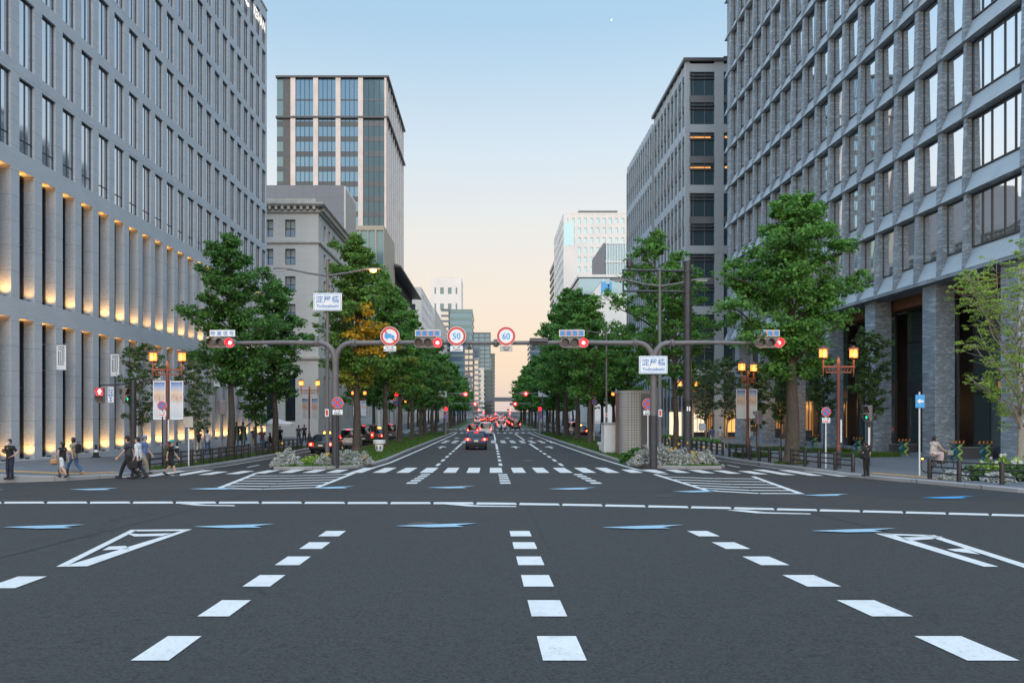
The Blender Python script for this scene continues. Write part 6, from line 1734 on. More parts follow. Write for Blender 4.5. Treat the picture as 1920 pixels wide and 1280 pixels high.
P_, g_, r_ = leaf_cloud([(random.Random(i).uniform(-.45, .45), random.Random(i + 50).uniform(-.3, .3), .68) for i in range(40)], [.12] * 40, 10, .08, 3); link(bpy.data.objects.new('foliage', leaf_mesh('foliage', P_, g_, r_, MAT['ginkgo'])), t)

def parasol():
    Y = 64; X = PX(516, Y); zb = zl(X, Y) + .15; zt = PZ(783, Y) - zb; w = (PX(551, Y) - PX(483, Y)) / 2; ze = PZ(794, Y) - zb
    t = thing('cafe_parasol', 'large white cafe parasol before the pale stone building', 'parasol', (X, Y, zb))
    b = MB(); b.tube([(0, 0, -.02), (0, 0, zt)], .035, 8); b.build('pole', MAT['black_paint'], t, True, raw=True)
    b = MB(); n = 8; rim = [(w * 1.05 * math.cos(2 * PI * (k + .5) / n), w * 1.05 * math.sin(2 * PI * (k + .5) / n), ze) for k in range(n)]; mid = [(p[0] * .5, p[1] * .5, ze + (zt - ze) * .48) for p in rim]
    b.loft([[(p[0], p[1], ze - .16) for p in rim], rim, mid, [(p[0] * .02, p[1] * .02, zt) for p in rim]], False); b.build('canopy', MAT['sign_white'], t, raw=True)
    b = MB()
    for p in rim: b.tube([(0, 0, ze + .15), (p[0] * .98, p[1] * .98, ze - .03)], .012, 4)
    b.build('ribs', MAT['steel'], t, raw=True)
    b = MB(); b.lathe([(.35, 0), (.35, .08), (.05, .12)], (0, 0, 0), 12); b.build('base', MAT['spandrel'], t, raw=True)
parasol()
def cone(xp, yb, X0, label):
    Y = F * X0 / (xp - VX); z = zl(X0, Y) + .15
    t = thing('traffic_cone', label, 'cone', (X0, Y, z), .3, 'covered traffic cones')
    b = MB(); b.lathe([(.17, .04), (.13, .3), (.05, .72), (.04, .76), (.001, .77)], (0, 0, 0), 12); b.build('cone', MAT['rubber'], t, True, raw=True)
    b = MB(); b.bevbox((-.24, -.24, 0), (.24, .24, .045), .01); b.build('base', MAT['rubber'], t, raw=True)
    b = MB(); b.lathe([(.128, .32), (.105, .45)], (0, 0, 0), 12); b.build('reflective_band', MAT['sign_white'], t, True, raw=True)
cone(180, 853, -22.6, 'black covered traffic cone at the granite wall, in the first wide gap'); cone(332, 842, -22.6, 'black covered traffic cone at the granite wall behind the walking pair of women'); cone(432, 830, -22.6, 'black covered traffic cone at the granite wall behind the tall ginkgo')

MAT['teal'] = M('teal enamel', (.008, .12, .14), .35, .2, 3); MAT['lime_enamel'] = M('lime enamel', (.28, .42, .09), .35, .1, 3); MAT['orange_enamel'] = M('orange enamel', (.36, .12, .02), .4, .1, 3)
def stand(xp, Y, label):
    X = PX(xp, Y); z = zr(X, Y) + .15
    t = thing('art_stand', label, 'stand', (X, Y, z), 0, 'teal and green curved stands along the slate building')
    for s, m in ((-1, 'teal'), (1, 'lime_enamel')):
        b = MB(); pts = [(s * .22, -.05, -.02)]
        for k in range(1, 13): pts.append((s * (.17 + .1 * math.cos(k * PI / 3.0)), -.05 + .02 * s, .075 * k))
        b.tube(pts, .065, 8); b.build('curved_leg', MAT[m], t, True, raw=True)
    b = MB(); b.tube([(-.2, -.05, .45), (.2, -.03, .5)], .06, 8); b.build('cross_bar', MAT['teal'], t, True, raw=True)
    for q in (-.32, -.1, .1, .33):
        b = MB(); b.tube([(q, -.05, .9), (q + .04, -.05, 1.08)], .045, 8); b.build('peg', MAT['orange_enamel'], t, True, raw=True)
    b = MB(); b.box((-.4, -.1, .87), (.4, .02, .92)); b.build('shelf', MAT['bronze_frame'], t, raw=True)
for xp, Y, lab in ((1846, 40.5, 'teal and green curved stand with orange pegs, clear of the columns'), (1794, 41.6, 'teal and green curved stand half hidden at the near column edge'), (1903, 39.2, 'teal and green curved stand behind the airy tree trunk'), (1694, 47.0, 'teal and green curved stand between the two nearest columns'), (1608, 54, 'dark teal curved stand behind the young tree, between columns'), (1526, 62, 'dark teal curved stand farthest along the slate columns')): stand(xp, Y, lab)
for xa, xb, Y, i in ((1790, 1910, 42.8, 0), (1672, 1720, 49.6, 1)):
    X0, X1 = PX(xa, Y), PX(xb, Y); z = zr(X0, Y) + .15
    t = thing('low_wall', 'low dark stone bench wall behind the stands, %s' % ('right of the near column' if i == 0 else 'between two columns'), 'wall', ((X0 + X1) / 2, Y, z)); b = MB(); b.bevbox((X0, Y, z - .1), (X1, Y + .4, z + .62), .02); b.build('wall', MAT['dark_panel'], t)
    b = MB(); b.box((X0 - .02, Y - .02, z + .623), (X1 + .02, Y + .42, z + .69)); b.build('coping', MAT['spandrel'], t)

# ------------------------------------------------------------------ far signals and signs down the street
def far_signal(xp, yp, Y, side, label, sign=None, s2=1.0):
    X = PX(xp, Y); z = PZ(yp, Y); px_ = (side + dx(Y)); zb = zg(px_, Y)
    t = thing('far_signal', label, 'traffic light', (px_, Y, zb), 0, 'red signals down the street')
    b = MB(); b.tube([(px_, Y, zb), (px_, Y, z + .4)], .12, 8); b.build('pole', MAT['pole'], t); b = MB(); b.tube([(px_, Y, z + .1), (X - .5, Y, z + .1)], .08, 6); b.build('arm', MAT['pole'], t)
    b = MB(); b.bevbox((X - 1.1, Y - .2, z - .26), (X + .35, Y + .1, z + .26), .08); b.build('housing', MAT['signal_body'], t)
    b = MB(); disc(b, (X, Y, z), .3 * s2, -.26, -.21, 16); l = b.build('lens', MAT['lens_red'], t); b = MB(); disc(b, (X, Y, z), .15 * s2, -.3, -.265, 12); b.build('glowing_core', MAT['lens_core'], l)
    if sign:
        xs = PX(sign, Y); b = MB(); b.bevbox((xs - 1.0, Y - .1, z - .5), (xs + 1.0, Y, z + .5), .02); b.build('name_panel', MAT['sign_white'], t)
far_signal(873, 739, 122, -7.5, 'red signal nearest beyond the junction, on the left island', 826)
far_signal(986, 738, 122, 8.5, 'red signal nearest beyond the junction, on the right island', 1021)
far_signal(891, 757, 148, -8.4, 'second red signal down the street, left of the road centre', None)
far_signal(966, 757, 148, 9.5, 'second red signal down the street, right of the road centre', None)
far_signal(898, 768, 235, -8.6, 'third red signal down the street, on the left side', None)
far_signal(957, 768, 235, 12, 'third red signal down the street, on the right side', None)
far_signal(907, 773, 300, -7.6, 'small distant red signal on the left, low over the traffic', None)
far_signal(956, 774, 300, 14, 'small distant red signal on the right, low over the traffic', None)
far_signal(929, 775, 380, -4, 'most distant red signal over the middle of the street', None)
def ped_far(xp, yp, Y, label):
    X = PX(xp, Y); z = PZ(yp, Y); zb = zg(X, Y)
    t = thing('far_signal', label, 'pedestrian signal', (X, Y, zb), 0, 'small red signals on posts')
    b = MB(); b.tube([(X, Y, zb), (X, Y, z)], .07, 6); b.build('post', MAT['steel'], t); b = MB(); b.bevbox((X - .2, Y - .25, z - .45), (X + .2, Y - .02, z + .25), .03); b.build('housing', MAT['signal_body'], t)
    b = MB(); b.box((X - .17, Y - .262, z - .13), (X + .17, Y - .251, z + .2)); b.build('lens', MAT['lens_red'], t)
    b = MB(); disc(b, (X, Y, z - .95), .32, -.12, -.08, 14); b.build('round_panel', MAT['sign_red'], t)
    b = MB(); disc(b, (X, Y, z - .95), .24, -.13, -.121, 14); b.build('blue_field', MAT['sign_blue'], t)
ped_far(836, 767, 98, 'small red signal on a post at the left island crossing'); ped_far(1012, 767, 98, 'small red signal on a post at the right island crossing')
ped_far(1114, 737, 80, 'small red signal between trunks on the right island, over the enclosure'); ped_far(744, 739, 84, 'small red signal between trunks behind the left island trees')
# ------------------------------------------------------------------ cars (rear towards the camera: local -y)
def carpaint(name, col, metal=.3):
    m, nt, b = newmat(name); b.inputs['Base Color'].default_value = rgb(col); b.inputs['Metallic'].default_value = metal; b.inputs['Roughness'].default_value = .28
    b.inputs['Coat Weight'].default_value = .25; b.inputs['Coat Roughness'].default_value = .06; return m
PAINT = {'blue': carpaint('dark blue paint', (.004, .024, .085)), 'black': carpaint('black paint', (.008, .009, .011), 0), 'white': carpaint('white paint', (.6, .61, .62), 0), 'silver': carpaint('silver paint', (.35, .36, .37), .6), 'grey': carpaint('grey paint', (.09, .095, .1), .5), 'red': carpaint('dark red paint', (.25, .015, .015)), 'navy': carpaint('navy paint', (.01, .015, .04))}
MAT['car_glass'] = glass('car glass', (.006, .007, .009), .0, .05, .45, .0)
MAT['amber'] = emit('amber lamp', (1, .35, .03), 5); MAT['plate_y'] = M('number plate', (.62, .55, .36), .5, 0); MAT['plate_w'] = M('number plate white', (.7, .7, .68), .5, 0)
MAT['chrome'] = M('chrome trim', (.5, .5, .5), .15, 0, 1, 1)

def rrect(w, y0, y1, r, z, n=4):
    r = min(r, w * .9, (y1 - y0) / 2 * .95); o = []
    for cx, cy, a0 in ((w - r, y1 - r, 0), (-w + r, y1 - r, 90), (-w + r, y0 + r, 180), (w - r, y0 + r, 270)):
        for k in range(n + 1):
            a = R(a0 + 90 * k / n); o.append((cx + r * math.cos(a), cy + r * math.sin(a), z))
    return o

def car_proto(name, L, W, Hh, belt, kind, paint, lights='tail'):
    """kind: suv, sedan, van, kei"""
    t = thing(name, 'x', 'car', (0, 0, 0)); w = W / 2
    rear, front = -L / 2, L / 2
    van = kind in ('van', 'kei')
    dk = {'suv': belt, 'sedan': belt - .02, 'van': belt, 'kei': belt}[kind]
    hood = belt - .12
    st = [(rear + .0, .55, .90, .42), (rear + .04, dk - .08, .955, .30), (rear + .16, dk, .985, .24), (rear + .8, dk + (.02 if kind != 'sedan' else .0), 1, .2), (0, belt, 1, .2), (front - 1.0, hood + .06, .99, .2), (front - .35, hood - .08, .95, .24), (front - .06, hood - .28, .86, .3), (front, .55, .78, .4)]
    b = MB(); rings = []
    for y, zt, ws, zl_ in st:
        ww = w * ws; zt = max(zt, zl_ + .06); zm = zl_ + (zt - zl_) * .55
        rings.append([(-ww * .9, y, zl_), (-ww * .985, y, zl_ + (zt - zl_) * .2), (-ww, y, zm), (-ww * .965, y, zt - (zt - zl_) * .08), (-ww * .86, y, zt), (0, y, zt + .015), (ww * .86, y, zt), (ww * .965, y, zt - (zt - zl_) * .08), (ww, y, zm), (ww * .985, y, zl_ + (zt - zl_) * .2), (ww * .9, y, zl_), (0, y, zl_ - .02)])
    b.loft(rings); body = b.build('body', PAINT[paint], t, True, raw=True)
    # greenhouse
    rb = {'suv': (rear + .12, rear + .62), 'sedan': (rear + .75, rear + 1.25), 'van': (rear + .06, rear + .22), 'kei': (rear + .05, rear + .16)}[kind]
    fb = {'suv': (front - 1.15, front - 1.95), 'sedan': (front - 1.25, front - 1.95), 'van': (front - .75, front - 1.35), 'kei': (front - .7, front - 1.05)}[kind]
    zr0 = belt - .02; wr = w * (.76 if not van else .86)
    b = MB(); m1 = .5
    b.loft([rrect(w * .955, rb[0], fb[0], .22, zr0), rrect(w * .955 * (1 - m1) + wr * m1 + .01, rb[0] * (1 - m1) + rb[1] * m1 - .03, fb[0] * (1 - m1) + fb[1] * m1 + .05, .22, zr0 + (Hh - zr0) * .55), rrect(wr, rb[1], fb[1], .2, Hh - .10)])
    b.build('window_glass', MAT['car_glass'], t, True, raw=True)
    b = MB(); b.loft([rrect(wr + .015, rb[1] - .04, fb[1] + .03, .22, Hh - .10), rrect(wr - .01, rb[1] + .02, fb[1] - .02, .22, Hh - .04), rrect(wr - .12, rb[1] + .16, fb[1] - .15, .2, Hh)]); b.build('roof', PAINT[paint], t, True, raw=True)
    b = MB()
    for s in (-1, 1):
        b.tube([(s * w * .945, rb[0] + .10, zr0), (s * (w * .945 * .5 + wr * .5 + .01), rb[0] * .5 + rb[1] * .5 + .03, zr0 + (Hh - zr0) * .52), (s * (wr - .02), rb[1] + .05, Hh - .09)], [.085, .075, .06], 6)
        b.tube([(s * w * .945, fb[0] - .08, zr0), (s * (wr - .02), fb[1] - .04, Hh - .09)], [.05, .05], 6)
        b.tube([(s * w * .962, 0, zr0), (s * (wr + .005), -.05, Hh - .09)], [.04, .035], 6)
    b.build('pillars', PAINT[paint], t, True, raw=True)
    # bumper, tail lamps, plate
    b = MB(); b.loft([rrect(w * .95, rear - .07, rear + .35, .16, .30), rrect(w * .985, rear - .10, rear + .35, .16, .42), rrect(w * .98, rear - .08, rear + .35, .16, .60)]); bp = b.build('bumper', MAT['rubber'] if kind == 'suv' else PAINT[paint], t, True, raw=True)
    for s in (-1, 1):
        if kind == 'suv': pts = ((.50, dk - .18), (.99, dk - .16), (.99, dk - .02), (.62, dk - .03)); 
        elif van: pts = ((.82, dk - .35), (.98, dk - .35), (.98, dk + .12), (.86, dk + .12))
        else: pts = ((.62, dk - .30), (.98, dk - .30), (.98, dk - .10), (.66, dk - .08))
        b = MB(); b.prism([(s * w * u, z) for u, z in pts], 'y', rear - .035, rear + .14); tl = b.build('tail_light', MAT['tail'] if lights else PAINT['red'], t, raw=True)
        c = (s * w * (sum(u for u, z in pts) / 4), sum(z for u, z in pts) / 4)
        b = MB(); b.lathe([(.001, -.02), (.07, -.015), (.09, 0)], (c[0], rear - .035, c[1]), 10, 'y'); b.build('lamp_core', MAT['tail_core'] if lights else PAINT['red'], tl, raw=True)
        b = MB(); b.bevbox((s * w * 1.0, front - 1.62, belt + .02), (s * (w + .2), front - 1.5, belt + .16), .03); b.build('mirror', PAINT[paint], t, raw=True)
    if kind != 'sedan': b = MB(); b.box((-.16, rb[1] - .06, Hh - .12), (.16, rb[1] - .03, Hh - .09)); b.build('high_brake_light', MAT['tail'], t, raw=True)
    zp = dk - .22 if kind == 'suv' else .62
    b = MB(); b.box((-.17, rear - .06, zp - .085), (.17, rear - .045, zp + .085)); b.build('number_plate', MAT['plate_y' if kind == 'suv' else 'plate_w'], t, raw=True)
    for s in (-1, 1):
        for y in (rear + .82, front - .85):
            b = MB(); b.lathe([(.20, -.11), (.31, -.10), (.33, -.06), (.33, .06), (.31, .10), (.20, .11)], (s * (w - .12), y, .33), 20, 'x'); wh = b.build('wheel', MAT['rubber'], t, True, raw=True)
            b = MB(); b.lathe([(.001, .05 * s), (.08, .09 * s), (.19, .075 * s), (.205, .112 * s)], (s * (w - .12), y, .33), 14, 'x'); b.build('rim', MAT['steel'], wh, True, raw=True)
    return t
def setpaint(root, paint):
    for c in root_children(root):
        for s in c.material_slots:
            if s.material and s.material.name.endswith('paint') and s.material in PAINT.values(): s.link = 'OBJECT'; s.material = PAINT[paint]
def root_children(r):
    out = list(kids(r))
    for k in list(out): out += kids(k)
    return out

suv = car_proto('parked_car', 4.35, 1.80, 1.55, .98, 'suv', 'blue'); suv.name = 'suv'
suv.location = (PX(893, 62), 63.6, zg(-1, 63)); suv['label'] = 'dark blue suv with lit tail lights driving away alone in the middle of the road'
sedan = car_proto('sedan', 4.6, 1.74, 1.45, .95, 'sedan', 'black')
van = car_proto('van', 4.7, 1.80, 1.98, 1.12, 'van', 'white')
kei = car_proto('minicar', 3.4, 1.48, 1.72, 1.0, 'kei', 'silver')
used = {}
def put_car(proto, x, y, paint, label, group=None, rz=0):
    first = proto.name not in used; used[proto.name] = 1
    o = proto if first else dup(proto, group=group)
    o.location = (x, y, zg(x, y)); o.rotation_euler = (0, 0, rz); o['label'] = label
    if group: o['group'] = group
    if not first or True: setpaint(o, paint)
    return o
taxi = put_car(sedan, -12.35, 56.5, 'black', 'black taxi with a roof lamp in the left side lane, behind the two poles')
b = MB(); b.loft([rrect(.3, -.2, .0, .08, 1.43), rrect(.24, -.17, -.03, .06, 1.6)]); b.build('roof_lamp', MAT['amber'], taxi, raw=True)
put_car(kei, -12.2, 65.5, 'silver', 'silver minicar in the left side lane just behind the black taxi')
put_car(van, -12.2, 74, 'black', 'dark van with bright brake lights seen between trunks in the left side lane')
put_car(sedan, -12.3, 82, 'navy', 'dark sedan ahead of the dark van in the left side lane')
put_car(van, -11.9, 91, 'grey', 'grey van farthest ahead in the left side lane')
put_car(kei, -2.55, 108, 'red', 'dark red car with glowing lights right in front of the blue suv')
put_car(van, -.75, 113, 'white', 'white van right of the dark red car, on the road centre line')
put_car(sedan, 13.4, 112, 'black', 'black sedan in the right side lane beyond the trees')
put_car(van, 13.3, 124, 'silver', 'silver van farther on in the right side lane')
rq = random.Random(3); pk = ['black', 'white', 'silver', 'grey', 'navy', 'red', 'black', 'white']
nq = 0
for i in range(24):
    y = 158 + 11.5 * i
    for li, X in enumerate((-4.4, -1.1, 2.3, 5.4)):
        if y < 235 and li in (0, 1): continue
        if rq.random() < .10: continue
        yy = y + rq.uniform(-2, 2); x = X + dx(yy) + rq.uniform(-.25, .25); pr = rq.choice((sedan, van, kei, van))
        put_car(pr, x, yy, rq.choice(pk), 'car with red tail lights in the queue far down the street', 'cars queueing far down the street')
# ------------------------------------------------------------------ people
MAT['skin'] = M('skin', (.50, .30, .22), .55, .08, 6)
MAT['hair'] = M('dark hair', (.012, .010, .010), .5, .2, 20)
def cloth(name, col): MAT[name] = M(name, col, .85, .18, 7)
for n_, c_ in (('black cloth', (.012, .012, .014)), ('charcoal cloth', (.045, .047, .055)), ('navy cloth', (.016, .021, .045)), ('white cloth', (.55, .57, .60)), ('denim', (.045, .10, .19)), ('pink skirt', (.50, .40, .40)), ('cream cloth', (.46, .41, .36)), ('teal cloth', (.01, .22, .22)), ('olive cloth', (.05, .055, .03)), ('brown cloth', (.08, .03, .025)), ('blue cloth', (.10, .17, .35)), ('straw', (.35, .2, .09)), ('khaki cloth', (.27, .22, .15))): cloth(n_, c_)
MAT['mask'] = M('white face mask', (.7, .72, .75), .8, 0); MAT['shoe'] = M('dark shoe leather', (.015, .014, .014), .5, .1, 9)
MAT['statue_bronze'] = M('dark bronze', (.035, .05, .045), .45, .3, 6, .6)

def capsule_pts(b, p, q, r0, r1, n=10):
    p, q = Vector(p), Vector(q); d = q - p; L = max(d.length, 1e-4); d = d / L
    ax = d.orthogonal().normalized(); ay = d.cross(ax)
    prof = [(-r0 * .98, r0 * .2), (-r0 * .7, r0 * .71), (0, r0), (L, r1), (L + r1 * .7, r1 * .71), (L + r1 * .98, r1 * .2)]
    b.loft([[p + d * t + ax * (r * math.cos(2 * PI * k / n)) + ay * (r * math.sin(2 * PI * k / n)) for k in range(n)] for t, r in prof])
def ellipsoid(b, c, rx, ry, rz, n=12, m=8):
    b.loft([[(c[0] + rx * math.sin(PI * (j + .02) / (m + .04)) * math.cos(2 * PI * k / n), c[1] + ry * math.sin(PI * (j + .02) / (m + .04)) * math.sin(2 * PI * k / n), c[2] - rz * math.cos(PI * (j + .02) / (m + .04))) for k in range(n)] for j in range(m + 1)])
def fuse(b, name, mat, parent, vox=.012, sm=6, extra=None):
    """union of overlapping volumes -> one continuous smooth surface"""
    o = b.build(name, mat, None, True)
    md = o.modifiers.new('r', 'REMESH'); md.mode = 'VOXEL'; md.voxel_size = vox; md.use_smooth_shade = True
    m2 = o.modifiers.new('s', 'SMOOTH'); m2.iterations = sm; m2.factor = .5
    dg = bpy.context.evaluated_depsgraph_get(); dg.update()
    me = bpy.data.meshes.new_from_object(o.evaluated_get(dg)); me.name = name
    bpy.data.objects.remove(o)
    if not me.materials: me.materials.append(mat)
    n = bpy.data.objects.new(name, me); link(n, parent); return n

def person(x, y, hgt, face, label, pose='walk', top='black cloth', bottom='black cloth', shoes='shoe', hair='short', sleeve='short', legs='long', skirt=None, step=.30, hands=None, group=None, z=0, mask=False, vox=.014, lean=.03, flip=1, hat=None, body_mat='skin', sit=False):
    """face: heading in degrees, 0 = away from the camera (+y). local frame: +y forward"""
    t = thing('person', label, 'person', (x, y, z), R(face), group); s = hgt / 1.70
    bm_ = MAT[body_mat]
    V = lambda *p: Vector(p) * s
    hip = .90 if not sit else .50
    st = step if pose == 'walk' else .0
    J = {}
    for sd, k in ((1, 'r'), (-1, 'l')):
        f = st * sd * flip
        J['hip' + k] = V(.09 * sd, 0, hip)
        if sit:
            J['knee' + k] = V(.11 * sd, .42, .50); J['ank' + k] = V(.11 * sd, .40, .09); J['toe' + k] = V(.11 * sd, .55, .04); J['heel' + k] = V(.11 * sd, .36, .045)
        elif f >= 0:
            J['knee' + k] = V(.10 * sd, f * .62 + .03, .49); J['ank' + k] = V(.10 * sd, f * 1.05, .085); J['toe' + k] = V(.115 * sd, f * 1.05 + .17, .035 + .02 * (st > 0)); J['heel' + k] = V(.10 * sd, f * 1.05 - .04, .045)
        else:
            J['knee' + k] = V(.10 * sd, f * .35 + .05, .48); J['ank' + k] = V(.10 * sd, f * 1.2, .15); J['toe' + k] = V(.11 * sd, f * 1.2 + .14, .035); J['heel' + k] = V(.10 * sd, f * 1.2 - .06, .12)
        ln = lean
        sh = J['sh' + k] = V(.185 * sd, ln, hip + .50)
        sw = -f * .75
        if hands and k in hands:
            e, h = hands[k]; J['elb' + k] = V(*e); J['hand' + k] = V(*h)
        else:
            J['elb' + k] = V(.235 * sd, ln + sw * .35 - .02, hip + .22); J['hand' + k] = V(.23 * sd, ln + sw * .9 + .06, hip - .03)
    neck = V(0, lean, hip + .56); headc = V(0, lean + .03, hip + .70)
    # ---- body: one continuous surface with head, limbs and fingers
    b = MB()
    capsule_pts(b, V(0, 0, hip + .02), V(0, lean * .6, hip + .28), .135 * s, .125 * s, 12); capsule_pts(b, V(-.10, lean, hip + .42), V(.10, lean, hip + .42), .105 * s, .105 * s); capsule_pts(b, V(0, lean, hip + .3), V(0, lean, hip + .45), .125 * s, .12 * s, 12)
    capsule_pts(b, V(0, lean, hip + .48), neck + V(0, .015, .05), .062 * s, .052 * s)
    ellipsoid(b, headc + V(0, -.01, .03), .076 * s, .098 * s, .105 * s); ellipsoid(b, headc + V(0, .025, -.055), .055 * s, .068 * s, .075 * s); ellipsoid(b, headc + V(0, .102, -.012), .014 * s, .02 * s, .022 * s, 8, 5)
    for sd in (-1, 1): ellipsoid(b, headc + V(.077 * sd, -.005, -.005), .012 * s, .022 * s, .032 * s, 8, 5)
    for k, sd in (('r', 1), ('l', -1)):
        capsule_pts(b, J['hip' + k], J['knee' + k], .088 * s, .056 * s); capsule_pts(b, J['knee' + k], J['knee' + k].lerp(J['ank' + k], .35) + V(0, -.015, 0), .054 * s, .057 * s); capsule_pts(b, J['knee' + k].lerp(J['ank' + k], .35) + V(0, -.015, 0), J['ank' + k], .056 * s, .036 * s); capsule_pts(b, J['heel' + k], J['toe' + k], .038 * s, .032 * s)
        capsule_pts(b, J['sh' + k], J['elb' + k], .052 * s, .038 * s); h = J['hand' + k]; capsule_pts(b, J['elb' + k], h, .038 * s, .026 * s)
        d = (h - J['elb' + k]).normalized(); side = Vector((0, 1, 0)) - d * d.y; side = side.normalized() if side.length > .1 else Vector((1, 0, 0)); nrm = d.cross(side)
        pal = h + d * .05 * s; capsule_pts(b, h + side * .014 * s, pal + side * .02 * s, .020 * s, .019 * s); capsule_pts(b, h - side * .014 * s, pal - side * .02 * s, .020 * s, .019 * s)
        for i, (o, L) in enumerate(((.03, .062), (.011, .072), (-.009, .068), (-.028, .052))):
            a = pal + (side * o + d * .022) * s; m = a + (d * L * .5 + nrm * sd * .006) * s; capsule_pts(b, a, m, .0105 * s, .0098 * s, 6); capsule_pts(b, m, m + (d * L * .42 + nrm * -sd * .022) * s, .0098 * s, .0085 * s, 6)
        a = h + (side * .03 + d * .015) * s; m = a + (side * .03 + d * .03) * s; capsule_pts(b, a, m, .012 * s, .0105 * s, 6); capsule_pts(b, m, m + (d * .032 + side * .004) * s, .0105 * s, .009 * s, 6)
    body = fuse(b, 'body', bm_, t, vox * .72, 3)
    if body_mat != 'skin': return t
    e = MB()
    for sd in (-1, 1): ellipsoid(e, headc + V(.03 * sd, .083, .012), .012 * s, .01 * s, .008 * s, 8, 5)
    ellipsoid(e, headc + V(0, .09, -.06), .022 * s, .006 * s, .006 * s, 8, 4); 
    for sd in (-1, 1): ellipsoid(e, headc + V(.03 * sd, .088, .034), .018 * s, .006 * s, .004 * s, 8, 4)
    e.build('eyes_and_lips', MAT['brown cloth'], t, True, raw=True)
    # ---- clothes
    b = MB()
    capsule_pts(b, V(0, 0, hip - .02), V(0, lean * .6, hip + .28), .152 * s, .142 * s, 12); capsule_pts(b, V(-.10, lean, hip + .42), V(.10, lean, hip + .42), .118 * s, .118 * s); capsule_pts(b, V(0, lean, hip + .3), V(0, lean, hip + .47), .14 * s, .115 * s, 12)
    for k in 'rl':
        f = {'short': .62, 'long': 1, 'none': .12}[sleeve]
        capsule_pts(b, J['sh' + k], J['sh' + k].lerp(J['elb' + k], min(1, f)), .064 * s, .056 * s)
        if sleeve == 'long': capsule_pts(b, J['elb' + k], J['elb' + k].lerp(J['hand' + k], .92), .052 * s, .038 * s)
    fuse(b, 'top', MAT[top], t, vox, 4)
    b = MB(); lm = 1 if legs == 'long' else .75
    if skirt:
        rr = [(.15, hip + .06), (.165, hip - .08), (.19, hip - .25), (skirt[0], skirt[1])]
        b.loft([[V(r * 1.0 * math.cos(2 * PI * k / 16) * (1 + .04 * math.sin(k * 2.5)), r * .82 * math.sin(2 * PI * k / 16), z_) for k in range(16)] for r, z_ in rr]); b.build('skirt', MAT[bottom], t, True, raw=True)
    else:
        capsule_pts(b, V(-.06, 0, hip), V(.06, 0, hip), .125 * s, .125 * s)
        for k in 'rl':
            if legs == 'long': capsule_pts(b, J['hip' + k], J['knee' + k], .105 * s, .078 * s); capsule_pts(b, J['knee' + k], J['ank' + k], .078 * s, .062 * s)
            else: capsule_pts(b, J['hip' + k], J['hip' + k].lerp(J['knee' + k], .82), .112 * s, .10 * s)
        fuse(b, 'trousers' if legs == 'long' else 'shorts', MAT[bottom], t, vox, 4)
    for k in 'rl':
        b = MB(); capsule_pts(b, J['heel' + k], J['toe' + k], .05 * s, .044 * s); capsule_pts(b, J['heel' + k] + V(0, .02, .01), J['ank' + k] + V(0, 0, .01 if shoes != 'boot' else .26), .048 * s, .05 * s if shoes != 'boot' else .064 * s)
        sh_ = fuse(b, 'shoe' if shoes != 'boot' else 'boot', MAT['shoe'] if shoes in ('shoe', 'boot') else MAT[shoes], t, vox * .8, 2)
    # ---- hair
    b = MB(); ellipsoid(b, headc + V(0, -.022, .048), .088 * s, .102 * s, .098 * s); ellipsoid(b, headc + V(0, -.05, .0), .082 * s, .07 * s, .09 * s)
    if hair in ('long', 'tail'):
        for sd in (-1, 0, 1): capsule_pts(b, headc + V(.05 * sd, -.055, .03), headc + V(.045 * sd * (1 if hair == 'long' else .3), -.085, -.2), .05 * s, .032 * s)
    if hair == 'bob':
        for sd in (-1, 1): capsule_pts(b, headc + V(.06 * sd, -.03, .03), headc + V(.065 * sd, -.03, -.1), .04 * s, .03 * s)
    fuse(b, 'hair', MAT['hair'], t, vox * .7, 2)
    if hat:
        b = MB(); b.lathe([(.001, .165), (.06, .16), (.095, .11), (.105, .06), (.11, .05)], (headc.x, headc.y - .01, headc.z + .0), 14); b.loft([[headc + V(.085 * math.cos(a), .08 + .13 * math.sin(a), .062) for a in np.linspace(0, PI, 9)], [headc + V(.085 * math.cos(a), .08 + .13 * math.sin(a), .05) for a in np.linspace(0, PI, 9)]]); b.build('cap', MAT[hat], t, True, raw=True)
    if mask:
        b = MB(); ellipsoid(b, headc + V(0, .052, -.05), .062 * s, .062 * s, .052 * s); b.build('face_mask', MAT['mask'], t, True, raw=True)
    t['_s'] = s
    return t
def held(name, label, cat, par, mk, mat):
    """bag carried by a person: a thing of its own placed in the person's frame"""
    m = Matrix.Translation(par.location) @ Matrix.Rotation(par.rotation_euler.z, 4, 'Z')
    o0 = m @ Vector(mk[0]); t = thing(name, label, cat, o0, par.rotation_euler.z)
    return t
def bag(par, c, sz, mat, name, label, handle=.2, cat='bag'):
    t = held(name, label, cat, par, (c,), mat)
    b = MB(); b.bevbox((-sz[0] / 2, -sz[1] / 2, -sz[2]), (sz[0] / 2, sz[1] / 2, 0), min(sz[0], sz[1]) * .3); b.build('bag_body', MAT[mat], t, True, raw=True)
    b = MB(); b.tube([(0, -sz[1] * .3, -.01)] + [(0, sz[1] * .3 * -math.cos(PI * k / 6), handle * math.sin(PI * k / 6)) for k in range(1, 6)] + [(0, sz[1] * .3, -.01)], .01, 6); b.build('strap', MAT[mat], t, True, raw=True)
    return t
def PP(xp, yfeet, ypx_h, zf, Y=None):
    X, Y = at(xp, yfeet, .15) if Y is None else (PX(xp, Y), Y)
    return X, Y, zf(X, Y)

